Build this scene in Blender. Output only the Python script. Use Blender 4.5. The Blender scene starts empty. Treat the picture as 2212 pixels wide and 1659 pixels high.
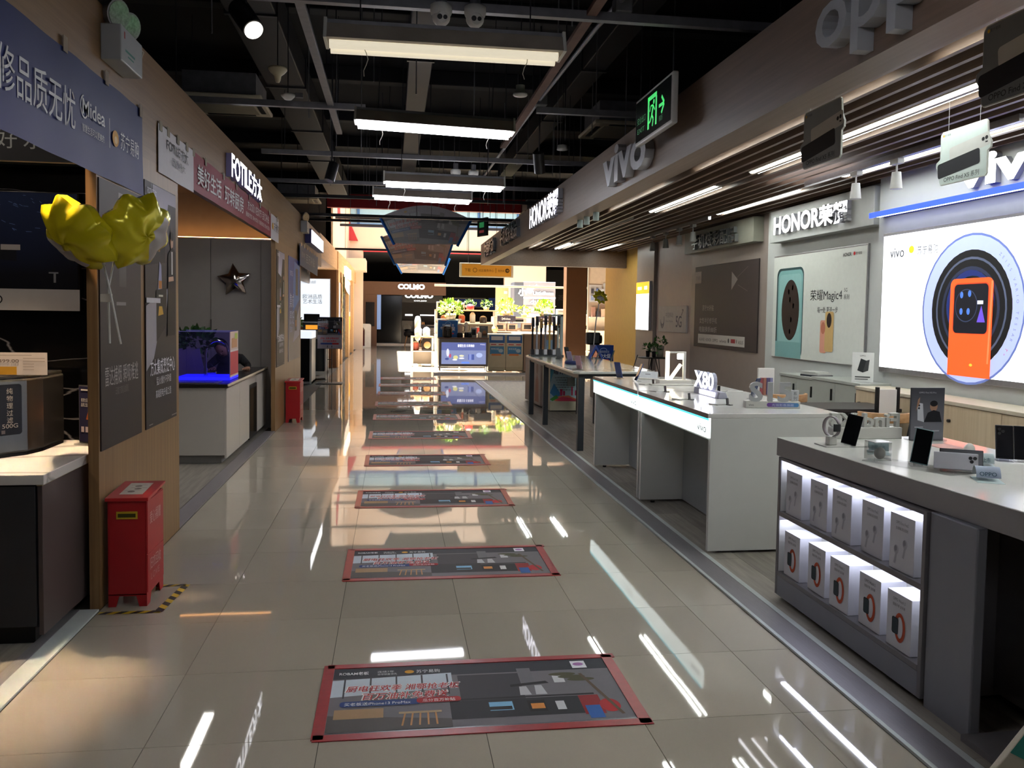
import bpy, math, random
from mathutils import Vector, Matrix
random.seed(7)
scene = bpy.context.scene
COL = scene.collection

# ------------------------------------------------------------------ camera
cam_data = bpy.data.cameras.new('camera')
cam = bpy.data.objects.new('camera', cam_data)
COL.objects.link(cam)
cam_data.sensor_fit = 'HORIZONTAL'; cam_data.sensor_width = 36.0
cam_data.lens = 36.0 * 1818.98 / 2212.0
cam_data.shift_y = -58.1 / 2212.0
cam_data.clip_start = 0.05; cam_data.clip_end = 200
def cam_axes(yaw, pitch, roll):
    f = Vector((math.sin(yaw)*math.cos(pitch), math.cos(yaw)*math.cos(pitch), math.sin(pitch)))
    r = Vector((math.cos(yaw), -math.sin(yaw), 0)); u = r.cross(f)
    return r*math.cos(roll)+u*math.sin(roll), u*math.cos(roll)-r*math.sin(roll), f
_r, _u, _f = cam_axes(.1406, -.0519, .0154)
cam.matrix_world = Matrix(((_r.x, _u.x, -_f.x, .851), (_r.y, _u.y, -_f.y, -3.0118), (_r.z, _u.z, -_f.z, 1.5346), (0, 0, 0, 1)))
scene.camera = cam

# ------------------------------------------------------------------ world, sun, exposure
world = bpy.data.worlds.new('World'); scene.world = world
world.use_nodes = True
_bg = world.node_tree.nodes['Background']
_bg.inputs['Color'].default_value = (.80, .90, 1.0, 1); _bg.inputs['Strength'].default_value = 3.6
sun_d = bpy.data.lights.new('sun', 'SUN'); sun_d.energy = 85; sun_d.angle = math.radians(.6); sun_d.color = (1, .93, .82)
sun = bpy.data.objects.new('sun', sun_d); COL.objects.link(sun)
sun.rotation_euler = Vector((-.10, .12, 1)).to_track_quat('Z', 'Y').to_euler()
scene.view_settings.view_transform = 'Standard'
scene.view_settings.look = 'None'
scene.view_settings.gamma = 1
scene.view_settings.use_curve_mapping = False
scene.view_settings.exposure = 0.22
scene.cycles.use_denoising = True
scene.cycles.max_bounces = 7; scene.cycles.diffuse_bounces = 3; scene.cycles.glossy_bounces = 4
scene.cycles.transmission_bounces = 3; scene.cycles.transparent_max_bounces = 10
scene.cycles.sample_clamp_indirect = 4.0; scene.cycles.caustics_reflective = False; scene.cycles.caustics_refractive = False
scene.cycles.blur_glossy = 0.5

# ------------------------------------------------------------------ materials
def lin(c):
    c /= 255.0
    return c/12.92 if c <= .04045 else ((c+.055)/1.055)**2.4
def hx(h):
    return tuple(lin(int(h[i:i+2], 16)) for i in (0, 2, 4)) + (1.0,)
MATS = {}
def mat(name, h, rough=.5, metal=0.0, noise=.06, scale=9.0, bump=0.0, emit=0.0, eh=None, spec=.5, stretch=None, trans=0.0, ior=1.45, coat=0.0, alpha=1.0):
    """Principled material whose colour and roughness are modulated by a noise texture."""
    if name in MATS: return MATS[name]
    m = bpy.data.materials.new(name); m.use_nodes = True
    nt = m.node_tree; N = nt.nodes; L = nt.links
    b = N['Principled BSDF']; c = hx(h)
    b.inputs['Roughness'].default_value = rough; b.inputs['Metallic'].default_value = metal
    b.inputs['Specular IOR Level'].default_value = spec; b.inputs['IOR'].default_value = ior
    b.inputs['Transmission Weight'].default_value = trans; b.inputs['Coat Weight'].default_value = coat
    b.inputs['Alpha'].default_value = alpha
    tc = N.new('ShaderNodeTexCoord'); mp = N.new('ShaderNodeMapping'); nz = N.new('ShaderNodeTexNoise')
    nz.inputs['Scale'].default_value = scale; nz.inputs['Detail'].default_value = 4
    if stretch: mp.inputs['Scale'].default_value = stretch
    L.new(tc.outputs['Object'], mp.inputs['Vector']); L.new(mp.outputs['Vector'], nz.inputs['Vector'])
    mr = N.new('ShaderNodeMapRange'); mr.inputs['From Min'].default_value = .25; mr.inputs['From Max'].default_value = .75
    mr.inputs['To Min'].default_value = 1-noise; mr.inputs['To Max'].default_value = 1+noise
    L.new(nz.outputs['Fac'], mr.inputs['Value'])
    mx = N.new('ShaderNodeVectorMath'); mx.operation = 'SCALE'; mx.inputs[0].default_value = c[:3]
    L.new(mr.outputs['Result'], mx.inputs['Scale']); L.new(mx.outputs['Vector'], b.inputs['Base Color'])
    if bump:
        bp = N.new('ShaderNodeBump'); bp.inputs['Strength'].default_value = bump; bp.inputs['Distance'].default_value = .004
        L.new(nz.outputs['Fac'], bp.inputs['Height']); L.new(bp.outputs['Normal'], b.inputs['Normal'])
    if emit:
        b.inputs['Emission Color'].default_value = hx(eh or h); b.inputs['Emission Strength'].default_value = emit
    MATS[name] = m; return m
def C(h, rough=.45):                      # flat print / plain paint
    return mat('paint_%s_%d' % (h, rough*100), h, max(rough, .5) if rough == .45 else rough, noise=.03, scale=20, spec=.2 if rough >= .35 else .5)
def E(h, s):                              # something that gives off light
    return mat('glow_%s_%d' % (h, s*10), h, .5, emit=s, noise=.02)
def wood(name, h1, h2, axis='x', rough=.45, scale=3.0, bump=.05):
    if name in MATS: return MATS[name]
    m = bpy.data.materials.new(name); m.use_nodes = True
    nt = m.node_tree; N = nt.nodes; L = nt.links; b = N['Principled BSDF']
    b.inputs['Roughness'].default_value = rough
    tc = N.new('ShaderNodeTexCoord'); mp = N.new('ShaderNodeMapping'); nz = N.new('ShaderNodeTexNoise'); n2 = N.new('ShaderNodeTexNoise')
    mp.inputs['Scale'].default_value = {'x': (.35, 12, 12), 'y': (12, .35, 12), 'z': (12, 12, .35)}[axis]
    nz.inputs['Scale'].default_value = scale; nz.inputs['Detail'].default_value = 6; nz.inputs['Roughness'].default_value = .65
    n2.inputs['Scale'].default_value = 1.1
    L.new(tc.outputs['Object'], mp.inputs['Vector']); L.new(mp.outputs['Vector'], nz.inputs['Vector']); L.new(tc.outputs['Object'], n2.inputs['Vector'])
    ad = N.new('ShaderNodeMath'); ad.operation = 'MULTIPLY_ADD'; ad.inputs[1].default_value = .3; L.new(n2.outputs['Fac'], ad.inputs[0]); L.new(nz.outputs['Fac'], ad.inputs[2])
    cr = N.new('ShaderNodeValToRGB'); cr.color_ramp.elements[0].position = .45; cr.color_ramp.elements[1].position = .85
    cr.color_ramp.elements[0].color = hx(h1); cr.color_ramp.elements[1].color = hx(h2)
    L.new(ad.outputs[0], cr.inputs['Fac']); L.new(cr.outputs['Color'], b.inputs['Base Color'])
    bp = N.new('ShaderNodeBump'); bp.inputs['Strength'].default_value = bump; bp.inputs['Distance'].default_value = .003
    L.new(nz.outputs['Fac'], bp.inputs['Height']); L.new(bp.outputs['Normal'], b.inputs['Normal'])
    MATS[name] = m; return m
def marble(name, base, vein, amount=.03, scale=1.6, rough=.15):
    m = bpy.data.materials.new(name); m.use_nodes = True
    nt = m.node_tree; N = nt.nodes; L = nt.links; b = N['Principled BSDF']; b.inputs['Roughness'].default_value = rough
    tc = N.new('ShaderNodeTexCoord'); mp = N.new('ShaderNodeMapping'); mp.inputs['Rotation'].default_value = (0, math.radians(-38), 0)
    mp.inputs['Scale'].default_value = (.45, 1, 1.7)
    nz = N.new('ShaderNodeTexNoise'); nz.inputs['Scale'].default_value = 3; nz.inputs['Detail'].default_value = 5
    mi = N.new('ShaderNodeMix'); mi.data_type = 'VECTOR'; mi.inputs['Factor'].default_value = .16
    vo = N.new('ShaderNodeTexVoronoi'); vo.feature = 'DISTANCE_TO_EDGE'; vo.inputs['Scale'].default_value = scale
    cr = N.new('ShaderNodeValToRGB'); cr.color_ramp.elements[0].color = hx(vein); cr.color_ramp.elements[1].color = hx(base)
    cr.color_ramp.elements[0].position = 0; cr.color_ramp.elements[1].position = amount
    L.new(tc.outputs['Object'], mp.inputs['Vector']); L.new(mp.outputs['Vector'], nz.inputs['Vector'])
    L.new(mp.outputs['Vector'], mi.inputs[4]); L.new(nz.outputs['Color'], mi.inputs[5]); L.new(mi.outputs[1], vo.inputs['Vector'])
    L.new(vo.outputs['Distance'], cr.inputs['Fac']); L.new(cr.outputs['Color'], b.inputs['Base Color'])
    MATS[name] = m; return m
def glass(name, h='ffffff', rough=.02, alpha=.16):
    """thin clear sheet: mostly see-through with a dielectric gloss"""
    if name in MATS: return MATS[name]
    m = bpy.data.materials.new(name); m.use_nodes = True
    nt = m.node_tree; N = nt.nodes; L = nt.links; N.clear()
    o = N.new('ShaderNodeOutputMaterial'); t = N.new('ShaderNodeBsdfTransparent'); g = N.new('ShaderNodeBsdfPrincipled'); mx = N.new('ShaderNodeMixShader')
    nz = N.new('ShaderNodeTexNoise'); nz.inputs['Scale'].default_value = 4
    mr = N.new('ShaderNodeMapRange'); mr.inputs['To Min'].default_value = alpha*.9; mr.inputs['To Max'].default_value = alpha*1.1
    L.new(nz.outputs['Fac'], mr.inputs['Value']); L.new(mr.outputs['Result'], mx.inputs['Fac'])
    t.inputs['Color'].default_value = hx(h); g.inputs['Base Color'].default_value = tuple(c*.12 for c in hx(h)[:3])+(1,); g.inputs['Roughness'].default_value = rough
    L.new(t.outputs[0], mx.inputs[1]); L.new(g.outputs[0], mx.inputs[2]); L.new(mx.outputs[0], o.inputs['Surface'])
    MATS[name] = m; return m

# ------------------------------------------------------------------ mesh building
class MB:
    def __init__(s): s.v = []; s.f = []; s.m = []; s.s = []
    def add(s, vs, fs, mi=0, smooth=False):
        b = len(s.v); s.v += [tuple(v) for v in vs]
        for f in fs: s.f.append([i+b for i in f]); s.m.append(mi); s.s.append(smooth)
        return s
    def box(s, x0, x1, y0, y1, z0, z1, mi=0, M=None):
        vs = [(x, y, z) for x in (x0, x1) for y in (y0, y1) for z in (z0, z1)]
        if M: vs = [M @ Vector(v) for v in vs]
        return s.add(vs, [(0, 1, 3, 2), (4, 6, 7, 5), (0, 4, 5, 1), (2, 3, 7, 6), (0, 2, 6, 4), (1, 5, 7, 3)], mi)
    def prism(s, pts, ax, a0, a1, mi=0, M=None):
        """extrude a 2-D outline along axis ax ('x': pts are (y,z); 'y': (x,z); 'z': (x,y))"""
        def P(p, a): 
            q = {'x': (a, p[0], p[1]), 'y': (p[0], a, p[1]), 'z': (p[0], p[1], a)}[ax]
            return M @ Vector(q) if M else q
        n = len(pts); vs = [P(p, a0) for p in pts]+[P(p, a1) for p in pts]
        return s.add(vs, [tuple(range(n-1, -1, -1)), tuple(range(n, 2*n))]+[(i, (i+1) % n, n+(i+1) % n, n+i) for i in range(n)], mi)
    def cyl(s, p0, p1, r0, r1=None, n=12, mi=0, caps=True):
        r1 = r0 if r1 is None else r1; p0 = Vector(p0); p1 = Vector(p1); d = (p1-p0).normalized()
        a = d.orthogonal().normalized(); b = d.cross(a); vs = []
        for p, r in ((p0, r0), (p1, r1)):
            vs += [p+(a*math.cos(t)+b*math.sin(t))*r for t in (2*math.pi*i/n for i in range(n))]
        s.add(vs, [(i, (i+1) % n, n+(i+1) % n, n+i) for i in range(n)], mi, True)
        if caps: s.add(vs, [tuple(range(n-1, -1, -1)), tuple(range(n, 2*n))], mi)
        return s
    def tube(s, pts, r, n=6, mi=0):
        pts = [Vector(p) for p in pts]; rings = []
        for i, p in enumerate(pts):
            d = (pts[min(i+1, len(pts)-1)]-pts[max(i-1, 0)]).normalized()
            ref = Vector((0, 0, 1)) if abs(d.z) < .9 else Vector((1, 0, 0))
            a = d.cross(ref).normalized(); b = d.cross(a)
            rr = r[i] if isinstance(r, (list, tuple)) else r
            rings += [p+(a*math.cos(2*math.pi*k/n)+b*math.sin(2*math.pi*k/n))*rr for k in range(n)]
        m = len(pts)
        fs = [(j*n+k, j*n+(k+1) % n, (j+1)*n+(k+1) % n, (j+1)*n+k) for j in range(m-1) for k in range(n)]
        s.add(rings, fs, mi, True); s.add(rings, [tuple(range(n-1, -1, -1)), tuple(range((m-1)*n, m*n))], mi)
        return s
    def lathe(s, prof, c=(0, 0, 0), n=16, mi=0, M=None):
        """revolve (r,z) profile about z through c"""
        vs = []
        for r, z in prof:
            for k in range(n):
                t = 2*math.pi*k/n; q = Vector((r*math.cos(t), r*math.sin(t), z))
                vs.append((M @ q if M else q)+Vector(c))
        m = len(prof)
        fs = [(j*n+k, j*n+(k+1) % n, (j+1)*n+(k+1) % n, (j+1)*n+k) for j in range(m-1) for k in range(n)]
        return s.add(vs, fs, mi, True)
    def ball(s, c, r, nu=14, nv=9, mi=0, M=None):
        r = (r, r, r) if not isinstance(r, (tuple, list)) else r
        vs = []; 
        for j in range(nv+1):
            ph = math.pi*j/nv
            for k in range(nu):
                t = 2*math.pi*k/nu
                q = Vector((r[0]*math.sin(ph)*math.cos(t), r[1]*math.sin(ph)*math.sin(t), r[2]*math.cos(ph)))
                vs.append((M @ q if M else q)+Vector(c))
        fs = [(j*nu+k, (j+1)*nu+k, (j+1)*nu+(k+1) % nu, j*nu+(k+1) % nu) for j in range(nv) for k in range(nu)]
        return s.add(vs, fs, mi, True)
    def mesh(s, name, mats):
        me = bpy.data.meshes.new(name); me.from_pydata(s.v, [], s.f)
        for m in (mats if isinstance(mats, (list, tuple)) else [mats]): me.materials.append(m)
        me.polygons.foreach_set('material_index', s.m); me.polygons.foreach_set('use_smooth', s.s); me.update()
        return me
    def build(s, name, mats, parent=None, bevel=0.0, loc=None):
        return link(name, s.mesh(name, mats), parent, bevel, loc)
def link(name, me, parent=None, bevel=0.0, loc=None):
    o = bpy.data.objects.new(name, me); COL.objects.link(o)
    if parent: o.parent = parent
    if loc: o.location = loc
    if bevel:
        b = o.modifiers.new('bevel', 'BEVEL'); b.width = bevel; b.segments = 2; b.limit_method = 'ANGLE'
    return o
def bx(*a, M=None): return MB().box(*a, M=M)
def T(name, label, cat, loc=(0, 0, 0), rz=0.0, group=None):
    o = bpy.data.objects.new(name, None); COL.objects.link(o); o.empty_display_size = .1
    o.location = loc; o.rotation_euler = (0, 0, rz); o['label'] = label; o['category'] = cat
    if group: o['group'] = group
    return o
def tag(o, label, cat, group=None):
    o['label'] = label; o['category'] = cat
    if group: o['group'] = group
    return o
def struct(o, label=None):
    o['kind'] = 'structure'
    if label: o['label'] = label
    return o
def copy_tree(o, parent=None):
    c = o.copy(); COL.objects.link(c); c.parent = parent
    for ch in [x for x in o.children]: copy_tree(ch, c)
    return c
def dup(o, loc, label, rz=None):
    c = copy_tree(o); c.location = loc; c['label'] = label
    if rz is not None: c.rotation_euler = (0, 0, rz)
    return c
def Rz(a): return Matrix.Rotation(a, 4, 'Z')
def Rx(a): return Matrix.Rotation(a, 4, 'X')
def Ry(a): return Matrix.Rotation(a, 4, 'Y')
def Tr(*p): return Matrix.Translation(p)

# ------------------------------------------------------------------ lettering and flat print
_TX = {}
def tx(s, bold=0.0, ext=0.0):
    k = (s, bold, ext)
    if k not in _TX:
        c = bpy.data.curves.new('t', 'FONT'); c.body = s; c.offset = bold; c.resolution_u = 3; c.extrude = ext; c.size = 1
        o = bpy.data.objects.new('t', c); me = o.to_mesh()
        vs = [tuple(v.co) for v in me.vertices]; fs = [tuple(p.vertices) for p in me.polygons]
        o.to_mesh_clear(); bpy.data.objects.remove(o); bpy.data.curves.remove(c)
        x0 = min((v[0] for v in vs), default=0); x1 = max((v[0] for v in vs), default=0)
        _TX[k] = (vs, fs, x0, x1)
    return _TX[k]
AX = {'L': (Vector((0, 1, 0)), Vector((0, 0, 1))), 'R': (Vector((0, -1, 0)), Vector((0, 0, 1))),
      'F': (Vector((1, 0, 0)), Vector((0, 0, 1))), 'U': (Vector((1, 0, 0)), Vector((0, 1, 0)))}
class Pr:
    """flat print: coloured shapes and lettering laid over each other in thin layers, one mesh"""
    def __init__(s): s.v = []; s.f = []; s.mi = []; s.mats = []; s.k = 0
    def _put(s, pts, fs, m, up=1):
        if m not in s.mats: s.mats.append(m)
        s.k += up; b = len(s.v); s.v += [(p[0], p[1], s.k) for p in pts]
        for f in fs: s.f.append([i+b for i in f]); s.mi.append(s.mats.index(m))
        return s
    def poly(s, pts, m, up=1): return s._put(pts, [tuple(range(len(pts)))], m, up)
    def rect(s, x, y, w, h, m, up=1): return s.poly([(x, y), (x+w, y), (x+w, y+h), (x, y+h)], m, up)
    def rrect(s, x, y, w, h, r, m, up=1, n=5):
        pts = []
        for cx, cy, a in ((x+w-r, y+r, -90), (x+w-r, y+h-r, 0), (x+r, y+h-r, 90), (x+r, y+r, 180)):
            pts += [(cx+r*math.cos(math.radians(a+90*i/n)), cy+r*math.sin(math.radians(a+90*i/n))) for i in range(n+1)]
        return s.poly(pts, m, up)
    def ell(s, x, y, rx, ry, m, up=1, n=28, a0=0, a1=360):
        return s.poly([(x+rx*math.cos(math.radians(a0+(a1-a0)*i/n)), y+ry*math.sin(math.radians(a0+(a1-a0)*i/n))) for i in range(n)], m, up)
    def ring(s, x, y, rx, ry, t, m, up=1, n=36, a0=0, a1=360):
        pts = []; full = abs(a1-a0) >= 360; q = n if full else n+1
        for i in range(q):
            t_ = math.radians(a0+(a1-a0)*i/n); c, d = math.cos(t_), math.sin(t_)
            pts += [(x+rx*c, y+ry*d), (x+(rx-t)*c, y+(ry-t)*d)]
        fs = [(2*i, (2*i+2) % (2*q), (2*i+3) % (2*q), 2*i+1) for i in range(n if full else n)]
        return s._put(pts, fs, m, up)
    def line(s, p, q, w, m, up=1):
        d = Vector((q[0]-p[0], q[1]-p[1])).normalized(); n = Vector((-d.y, d.x))*w/2
        return s.poly([(p[0]-n.x, p[1]-n.y), (q[0]-n.x, q[1]-n.y), (q[0]+n.x, q[1]+n.y), (p[0]+n.x, p[1]+n.y)], m, up)
    def text(s, t, x, y, h, m, sx=1.0, al='l', bold=0.0, shear=0.0, up=1, w=None, rot=0.0):
        vs, fs, x0, x1 = tx(t, bold)
        if w: sx = w/((x1-x0)*h)
        off = {'l': 0, 'c': -(x1-x0)/2, 'r': -(x1-x0)}[al]; c, d = math.cos(rot), math.sin(rot)
        pts = []
        for v in vs:
            a = (v[0]-x0+off+shear*v[1])*h*sx; b = v[1]*h
            pts.append((x+a*c-b*d, y+a*d+b*c))
        return s._put(pts, fs, m, up)
    def build(s, name, parent, o, ax='F', step=.0004, base=0.0):
        u, v = AX[ax] if isinstance(ax, str) else ax; n = u.cross(v); o = Vector(o)
        me = bpy.data.meshes.new(name)
        me.from_pydata([tuple(o+u*p[0]+v*p[1]+n*(base+step*p[2])) for p in s.v], [], s.f)
        for m in s.mats: me.materials.append(m)
        me.polygons.foreach_set('material_index', s.mi); me.update()
        return link(name, me, parent)
def letters(parent, t, o, ax, h, depth, m, bold=0.0, w=None, shear=0.0, face=None, name='letter', gap=0.0):
    """stand-off letters, one mesh each; o is the lower left corner of the line"""
    u, v = AX[ax] if isinstance(ax, str) else ax; n = u.cross(v); o = Vector(o)
    mix = any(c.isascii() and c.isalpha() for c in t); _, _, X0, X1 = tx(t, bold); sx = (w/((X1-X0)*h)) if w else 1.0; cur = 0.0; out = []
    for i, ch in enumerate(t):
        if ch == ' ':
            cur += .35; continue
        full0 = tx(t[:i+1], bold); vs, fs, x0, x1 = tx(ch, bold, .5)
        st = full0[3]-(x1-x0)-X0 + gap*i
        me = bpy.data.meshes.new(name); P = []
        for p in vs:
            k = .82 if (mix and ord(ch) > 0x2e80) else 1.0
            a = (p[0]-x0+st+shear*p[1])*h*sx; P.append(tuple(o+u*a+v*((p[1]*k+(.03 if k < 1 else 0))*h)+n*((p[2]+.5)*depth)))
        me.from_pydata(P, [], fs); me.materials.append(m)
        if face:
            me.materials.append(face)
            for pl in me.polygons:
                if (pl.normal.dot(n) > .9): pl.material_index = 1
        me.update(); out.append(link(name, me, parent))
    return out
WX, WY, WZ = Vector((1, 0, 0)), Vector((0, 1, 0)), Vector((0, 0, 1))
def banner_print(W, H, lift=0.0):
    """the kitchen advertisement that is on every floor mat and hanging banner (unit: metres, W x H)"""
    p = Pr(); s = H
    def C(h, lift=lift, base=globals()['C']):          # hanging version: inks blended paler, standing in for light on the banners
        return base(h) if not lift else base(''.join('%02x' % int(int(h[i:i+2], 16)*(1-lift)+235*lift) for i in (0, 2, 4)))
    p.rect(0, 0, W, H, C('6f6b70')); p.rect(0, .82*H, W, .18*H, C('2c2e36'))
    p.poly([(0, .52*H), (.42*W, .60*H), (.42*W, .86*H), (0, .80*H)], C('c7d2dd'))
    for i in range(5): p.rect((.04+.09*i)*W, .5*H, .006*W, .34*H, C('3a3b42'), up=0 if i else 1)
    p.rect(.44*W, .36*H, .22*W, .44*H, C('37353b')); p.rect(.66*W, .55*H, .05*W, .33*H, C('6a686d'))
    p.poly([(.62*W, .56*H), (.76*W, .60*H), (.75*W, .64*H), (.62*W, .60*H)], C('17171b'))
    p.poly([(.645*W, .42*H), (.685*W, .42*H), (.675*W, .56*H), (.65*W, .56*H)], C('b9b9bd')); p.poly([(.70*W, .42*H), (.74*W, .42*H), (.73*W, .57*H), (.705*W, .57*H)], C('b9b9bd'), 0)
    p.rect(.40*W, .38*H, .50*W, .025*H, C('1c1b20')); p.rect(.40*W, .10*H, .44*W, .27*H, C('222228'))
    p.rect(.53*W, .20*H, .08*W, .13*H, C('7fb4d8')); p.rect(.53*W, .21*H, .075*W, .05*H, C('16161a'))
    p.rect(.66*W, .16*H, .06*W, .17*H, C('120f10')); p.rect(.67*W, .20*H, .045*W, .08*H, C('d98a3e')); p.rect(.755*W, .17*H, .03*W, .13*H, C('cfcfd2'), 0)
    p.rect(.78*W, .60*H, .04*W, .12*H, C('c9c9cc')); p.rect(.84*W, .08*H, .07*W, .29*H, C('8e1f25')); p.ell(.935*W, .2*H, .035*W, .1*H, C('b3262d'))
    p.rect(.85*W, .02*H, .05*W, .19*H, C('2a5ea6')); p.rect(.87*W, .84*H, .055*W, .13*H, C('e6e4ea')); p.ell(.897*W, .91*H, .02*W, .03*H, C('b07ab8'))
    for i in range(3): p.ell((.82+.03*i)*W, (.74-.05*i)*H, .05*W, .03*H, C('4b4a32'), up=0 if i else 1)
    p.line((.965*W, .06*H), (.885*W, .74*H), .012*W, C('5b4a38')); p.poly([(0, 0), (.40*W, 0), (.40*W, .12*H), (0, .24*H)], C('55504e'), 1)
    p.rect(.02*W, .18*H, .16*W, .14*H, C('a58560')); p.rect(.23*W, .22*H, .14*W, .03*H, C('b39a77'))
    for i in range(5): p.line(((.25+.025*i)*W, .22*H), ((.24+.028*i)*W, .05*H), .006*W, C('c08b5a'), up=0 if i else 1)
    p.text('厨电狂欢季 湘鄂抢老板', .045*W, .60*H, .105*H, C('f1f1f1'), bold=.05, shear=.18, w=.40*W); p.text('厨电狂欢季 湘鄂抢老板', .05*W, .60*H, .105*H, C('b6272d'), bold=.012, shear=.18, w=.39*W)
    p.text('百万油补免费送', .10*W, .465*H, .115*H, C('f1f1f1'), bold=.05, shear=.18, w=.30*W); p.text('百万油补免费送', .105*W, .465*H, .115*H, C('b6272d'), bold=.012, shear=.18, w=.29*W)
    p.rrect(.035*W, .355*H, .27*W, .085*H, .03*H, C('1f3a78')); p.rrect(.29*W, .37*H, .15*W, .08*H, .03*H, C('a8242b'))
    p.text('买老板送iPhone13 ProMax', .05*W, .375*H, .055*H, C('f4f4f4'), w=.22*W); p.text('瓜分百万补贴', .31*W, .388*H, .05*H, C('f4f4f4'), w=.11*W)
    p.text('ROBAM老板', .02*W, .885*H, .06*H, C('e8e8ea'), bold=.015, w=.105*W); p.text('连续7年', .155*W, .905*H, .04*H, C('d8d8da'), w=.06*W); p.text('全球销量领先', .155*W, .862*H, .035*H, C('d8d8da'), w=.07*W)
    p.ell(.27*W, .90*H, .017*W, .03*H, C('e2a637')); p.text('苏宁易购', .295*W, .875*H, .065*H, C('e8e8ea'), w=.085*W)
    return p
# ------------------------------------------------------------------ shared materials
M_WOOD = wood('oak_laminate', '755634', '8f6e47', 'z')
M_WOODH = wood('oak_laminate_across', '6c5031', '836543', 'y')
M_WOODR = wood('walnut_laminate', '6b5748', '7d6858', 'y')
M_SLAT = wood('slat_wood', '5d4a3e', '7a6555', 'y')
M_BLACK = mat('ceiling_black', '0c0c0e', .9, noise=.3, scale=2)
M_DARKM = mat('dark_steel', '26262a', .5, .3, noise=.15)
M_GREYM = mat('galvanised_steel', '77767a', .45, .6, noise=.15, scale=15)
M_WHITE = mat('white_lacquer', 'dcdcd8', .25, noise=.02)
M_WPL = mat('white_plastic', 'd8d6d0', .35, noise=.03)
M_BLKP = mat('black_plastic', '101012', .35, noise=.1)
M_CHROME = mat('chrome', 'd0d0d4', .12, 1.0, noise=.02)
M_ALU = mat('brushed_aluminium', 'a5a4a6', .35, .8, noise=.08, scale=30)
M_CLEAR = glass('clear_acrylic')

def tile_material(name, h, rough, wav, grout=False):
    m = bpy.data.materials.new(name); m.use_nodes = True
    nt = m.node_tree; N = nt.nodes; L = nt.links; b = N['Principled BSDF']
    b.inputs['Roughness'].default_value = rough; b.inputs['Specular IOR Level'].default_value = .62
    g = N.new('ShaderNodeNewGeometry'); n1 = N.new('ShaderNodeTexNoise'); n1.inputs['Scale'].default_value = 1.3; n1.inputs['Detail'].default_value = 5
    n2 = N.new('ShaderNodeTexNoise'); n2.inputs['Scale'].default_value = 2.2; n2.inputs['Detail'].default_value = 1
    L.new(g.outputs['Position'], n1.inputs['Vector']); L.new(g.outputs['Position'], n2.inputs['Vector'])
    oi = N.new('ShaderNodeObjectInfo'); mr = N.new('ShaderNodeMapRange'); mr.inputs['To Min'].default_value = .93; mr.inputs['To Max'].default_value = 1.05
    L.new(oi.outputs['Random'], mr.inputs['Value'])
    m1 = N.new('ShaderNodeMapRange'); m1.inputs['To Min'].default_value = .92; m1.inputs['To Max'].default_value = 1.08; L.new(n1.outputs['Fac'], m1.inputs['Value'])
    mu = N.new('ShaderNodeMath'); mu.operation = 'MULTIPLY'; L.new(mr.outputs[0], mu.inputs[0]); L.new(m1.outputs[0], mu.inputs[1])
    sc = N.new('ShaderNodeVectorMath'); sc.operation = 'SCALE'; sc.inputs[0].default_value = hx(h)[:3]; L.new(mu.outputs[0], sc.inputs['Scale'])
    if grout:
        br = N.new('ShaderNodeTexBrick'); br.offset = 0; br.inputs['Scale'].default_value = 1; br.inputs['Brick Width'].default_value = .6; br.inputs['Row Height'].default_value = .6
        br.inputs['Mortar Size'].default_value = .0025; br.inputs['Mortar'].default_value = (.05, .045, .04, 1)
        L.new(g.outputs['Position'], br.inputs['Vector']); L.new(sc.outputs[0], br.inputs['Color1']); L.new(sc.outputs[0], br.inputs['Color2']); L.new(br.outputs['Color'], b.inputs['Base Color'])
    else: L.new(sc.outputs[0], b.inputs['Base Color'])
    bp = N.new('ShaderNodeBump'); bp.inputs['Strength'].default_value = wav; bp.inputs['Distance'].default_value = .02
    L.new(n2.outputs['Fac'], bp.inputs['Height']); L.new(bp.outputs['Normal'], b.inputs['Normal'])
    return m
M_TILE = tile_material('polished_tile', 'b3aa9b', .03, .010)
M_TILEF = tile_material('polished_tile_field', 'b3aa9b', .035, .008, True)

def plank_material():
    m = bpy.data.materials.new('grey_vinyl_plank'); m.use_nodes = True
    nt = m.node_tree; N = nt.nodes; L = nt.links; b = N['Principled BSDF']; b.inputs['Roughness'].default_value = .42
    g = N.new('ShaderNodeNewGeometry'); mp = N.new('ShaderNodeMapping'); mp.inputs['Scale'].default_value = (14, 1.2, 1); nz = N.new('ShaderNodeTexNoise'); nz.inputs['Scale'].default_value = 2.2; nz.inputs['Detail'].default_value = 6
    L.new(g.outputs['Position'], mp.inputs['Vector']); L.new(mp.outputs[0], nz.inputs['Vector'])
    oi = N.new('ShaderNodeObjectInfo'); ad = N.new('ShaderNodeMath'); ad.operation = 'MULTIPLY_ADD'; ad.inputs[1].default_value = .35
    L.new(oi.outputs['Random'], ad.inputs[0]); L.new(nz.outputs['Fac'], ad.inputs[2])
    cr = N.new('ShaderNodeValToRGB'); cr.color_ramp.elements[0].position = .35; cr.color_ramp.elements[1].position = 1.0
    cr.color_ramp.elements[0].color = hx('6d675f'); cr.color_ramp.elements[1].color = hx('a59e92')
    L.new(ad.outputs[0], cr.inputs['Fac']); L.new(cr.outputs[0], b.inputs['Base Color'])
    return m
M_PLANK = plank_material()

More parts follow.
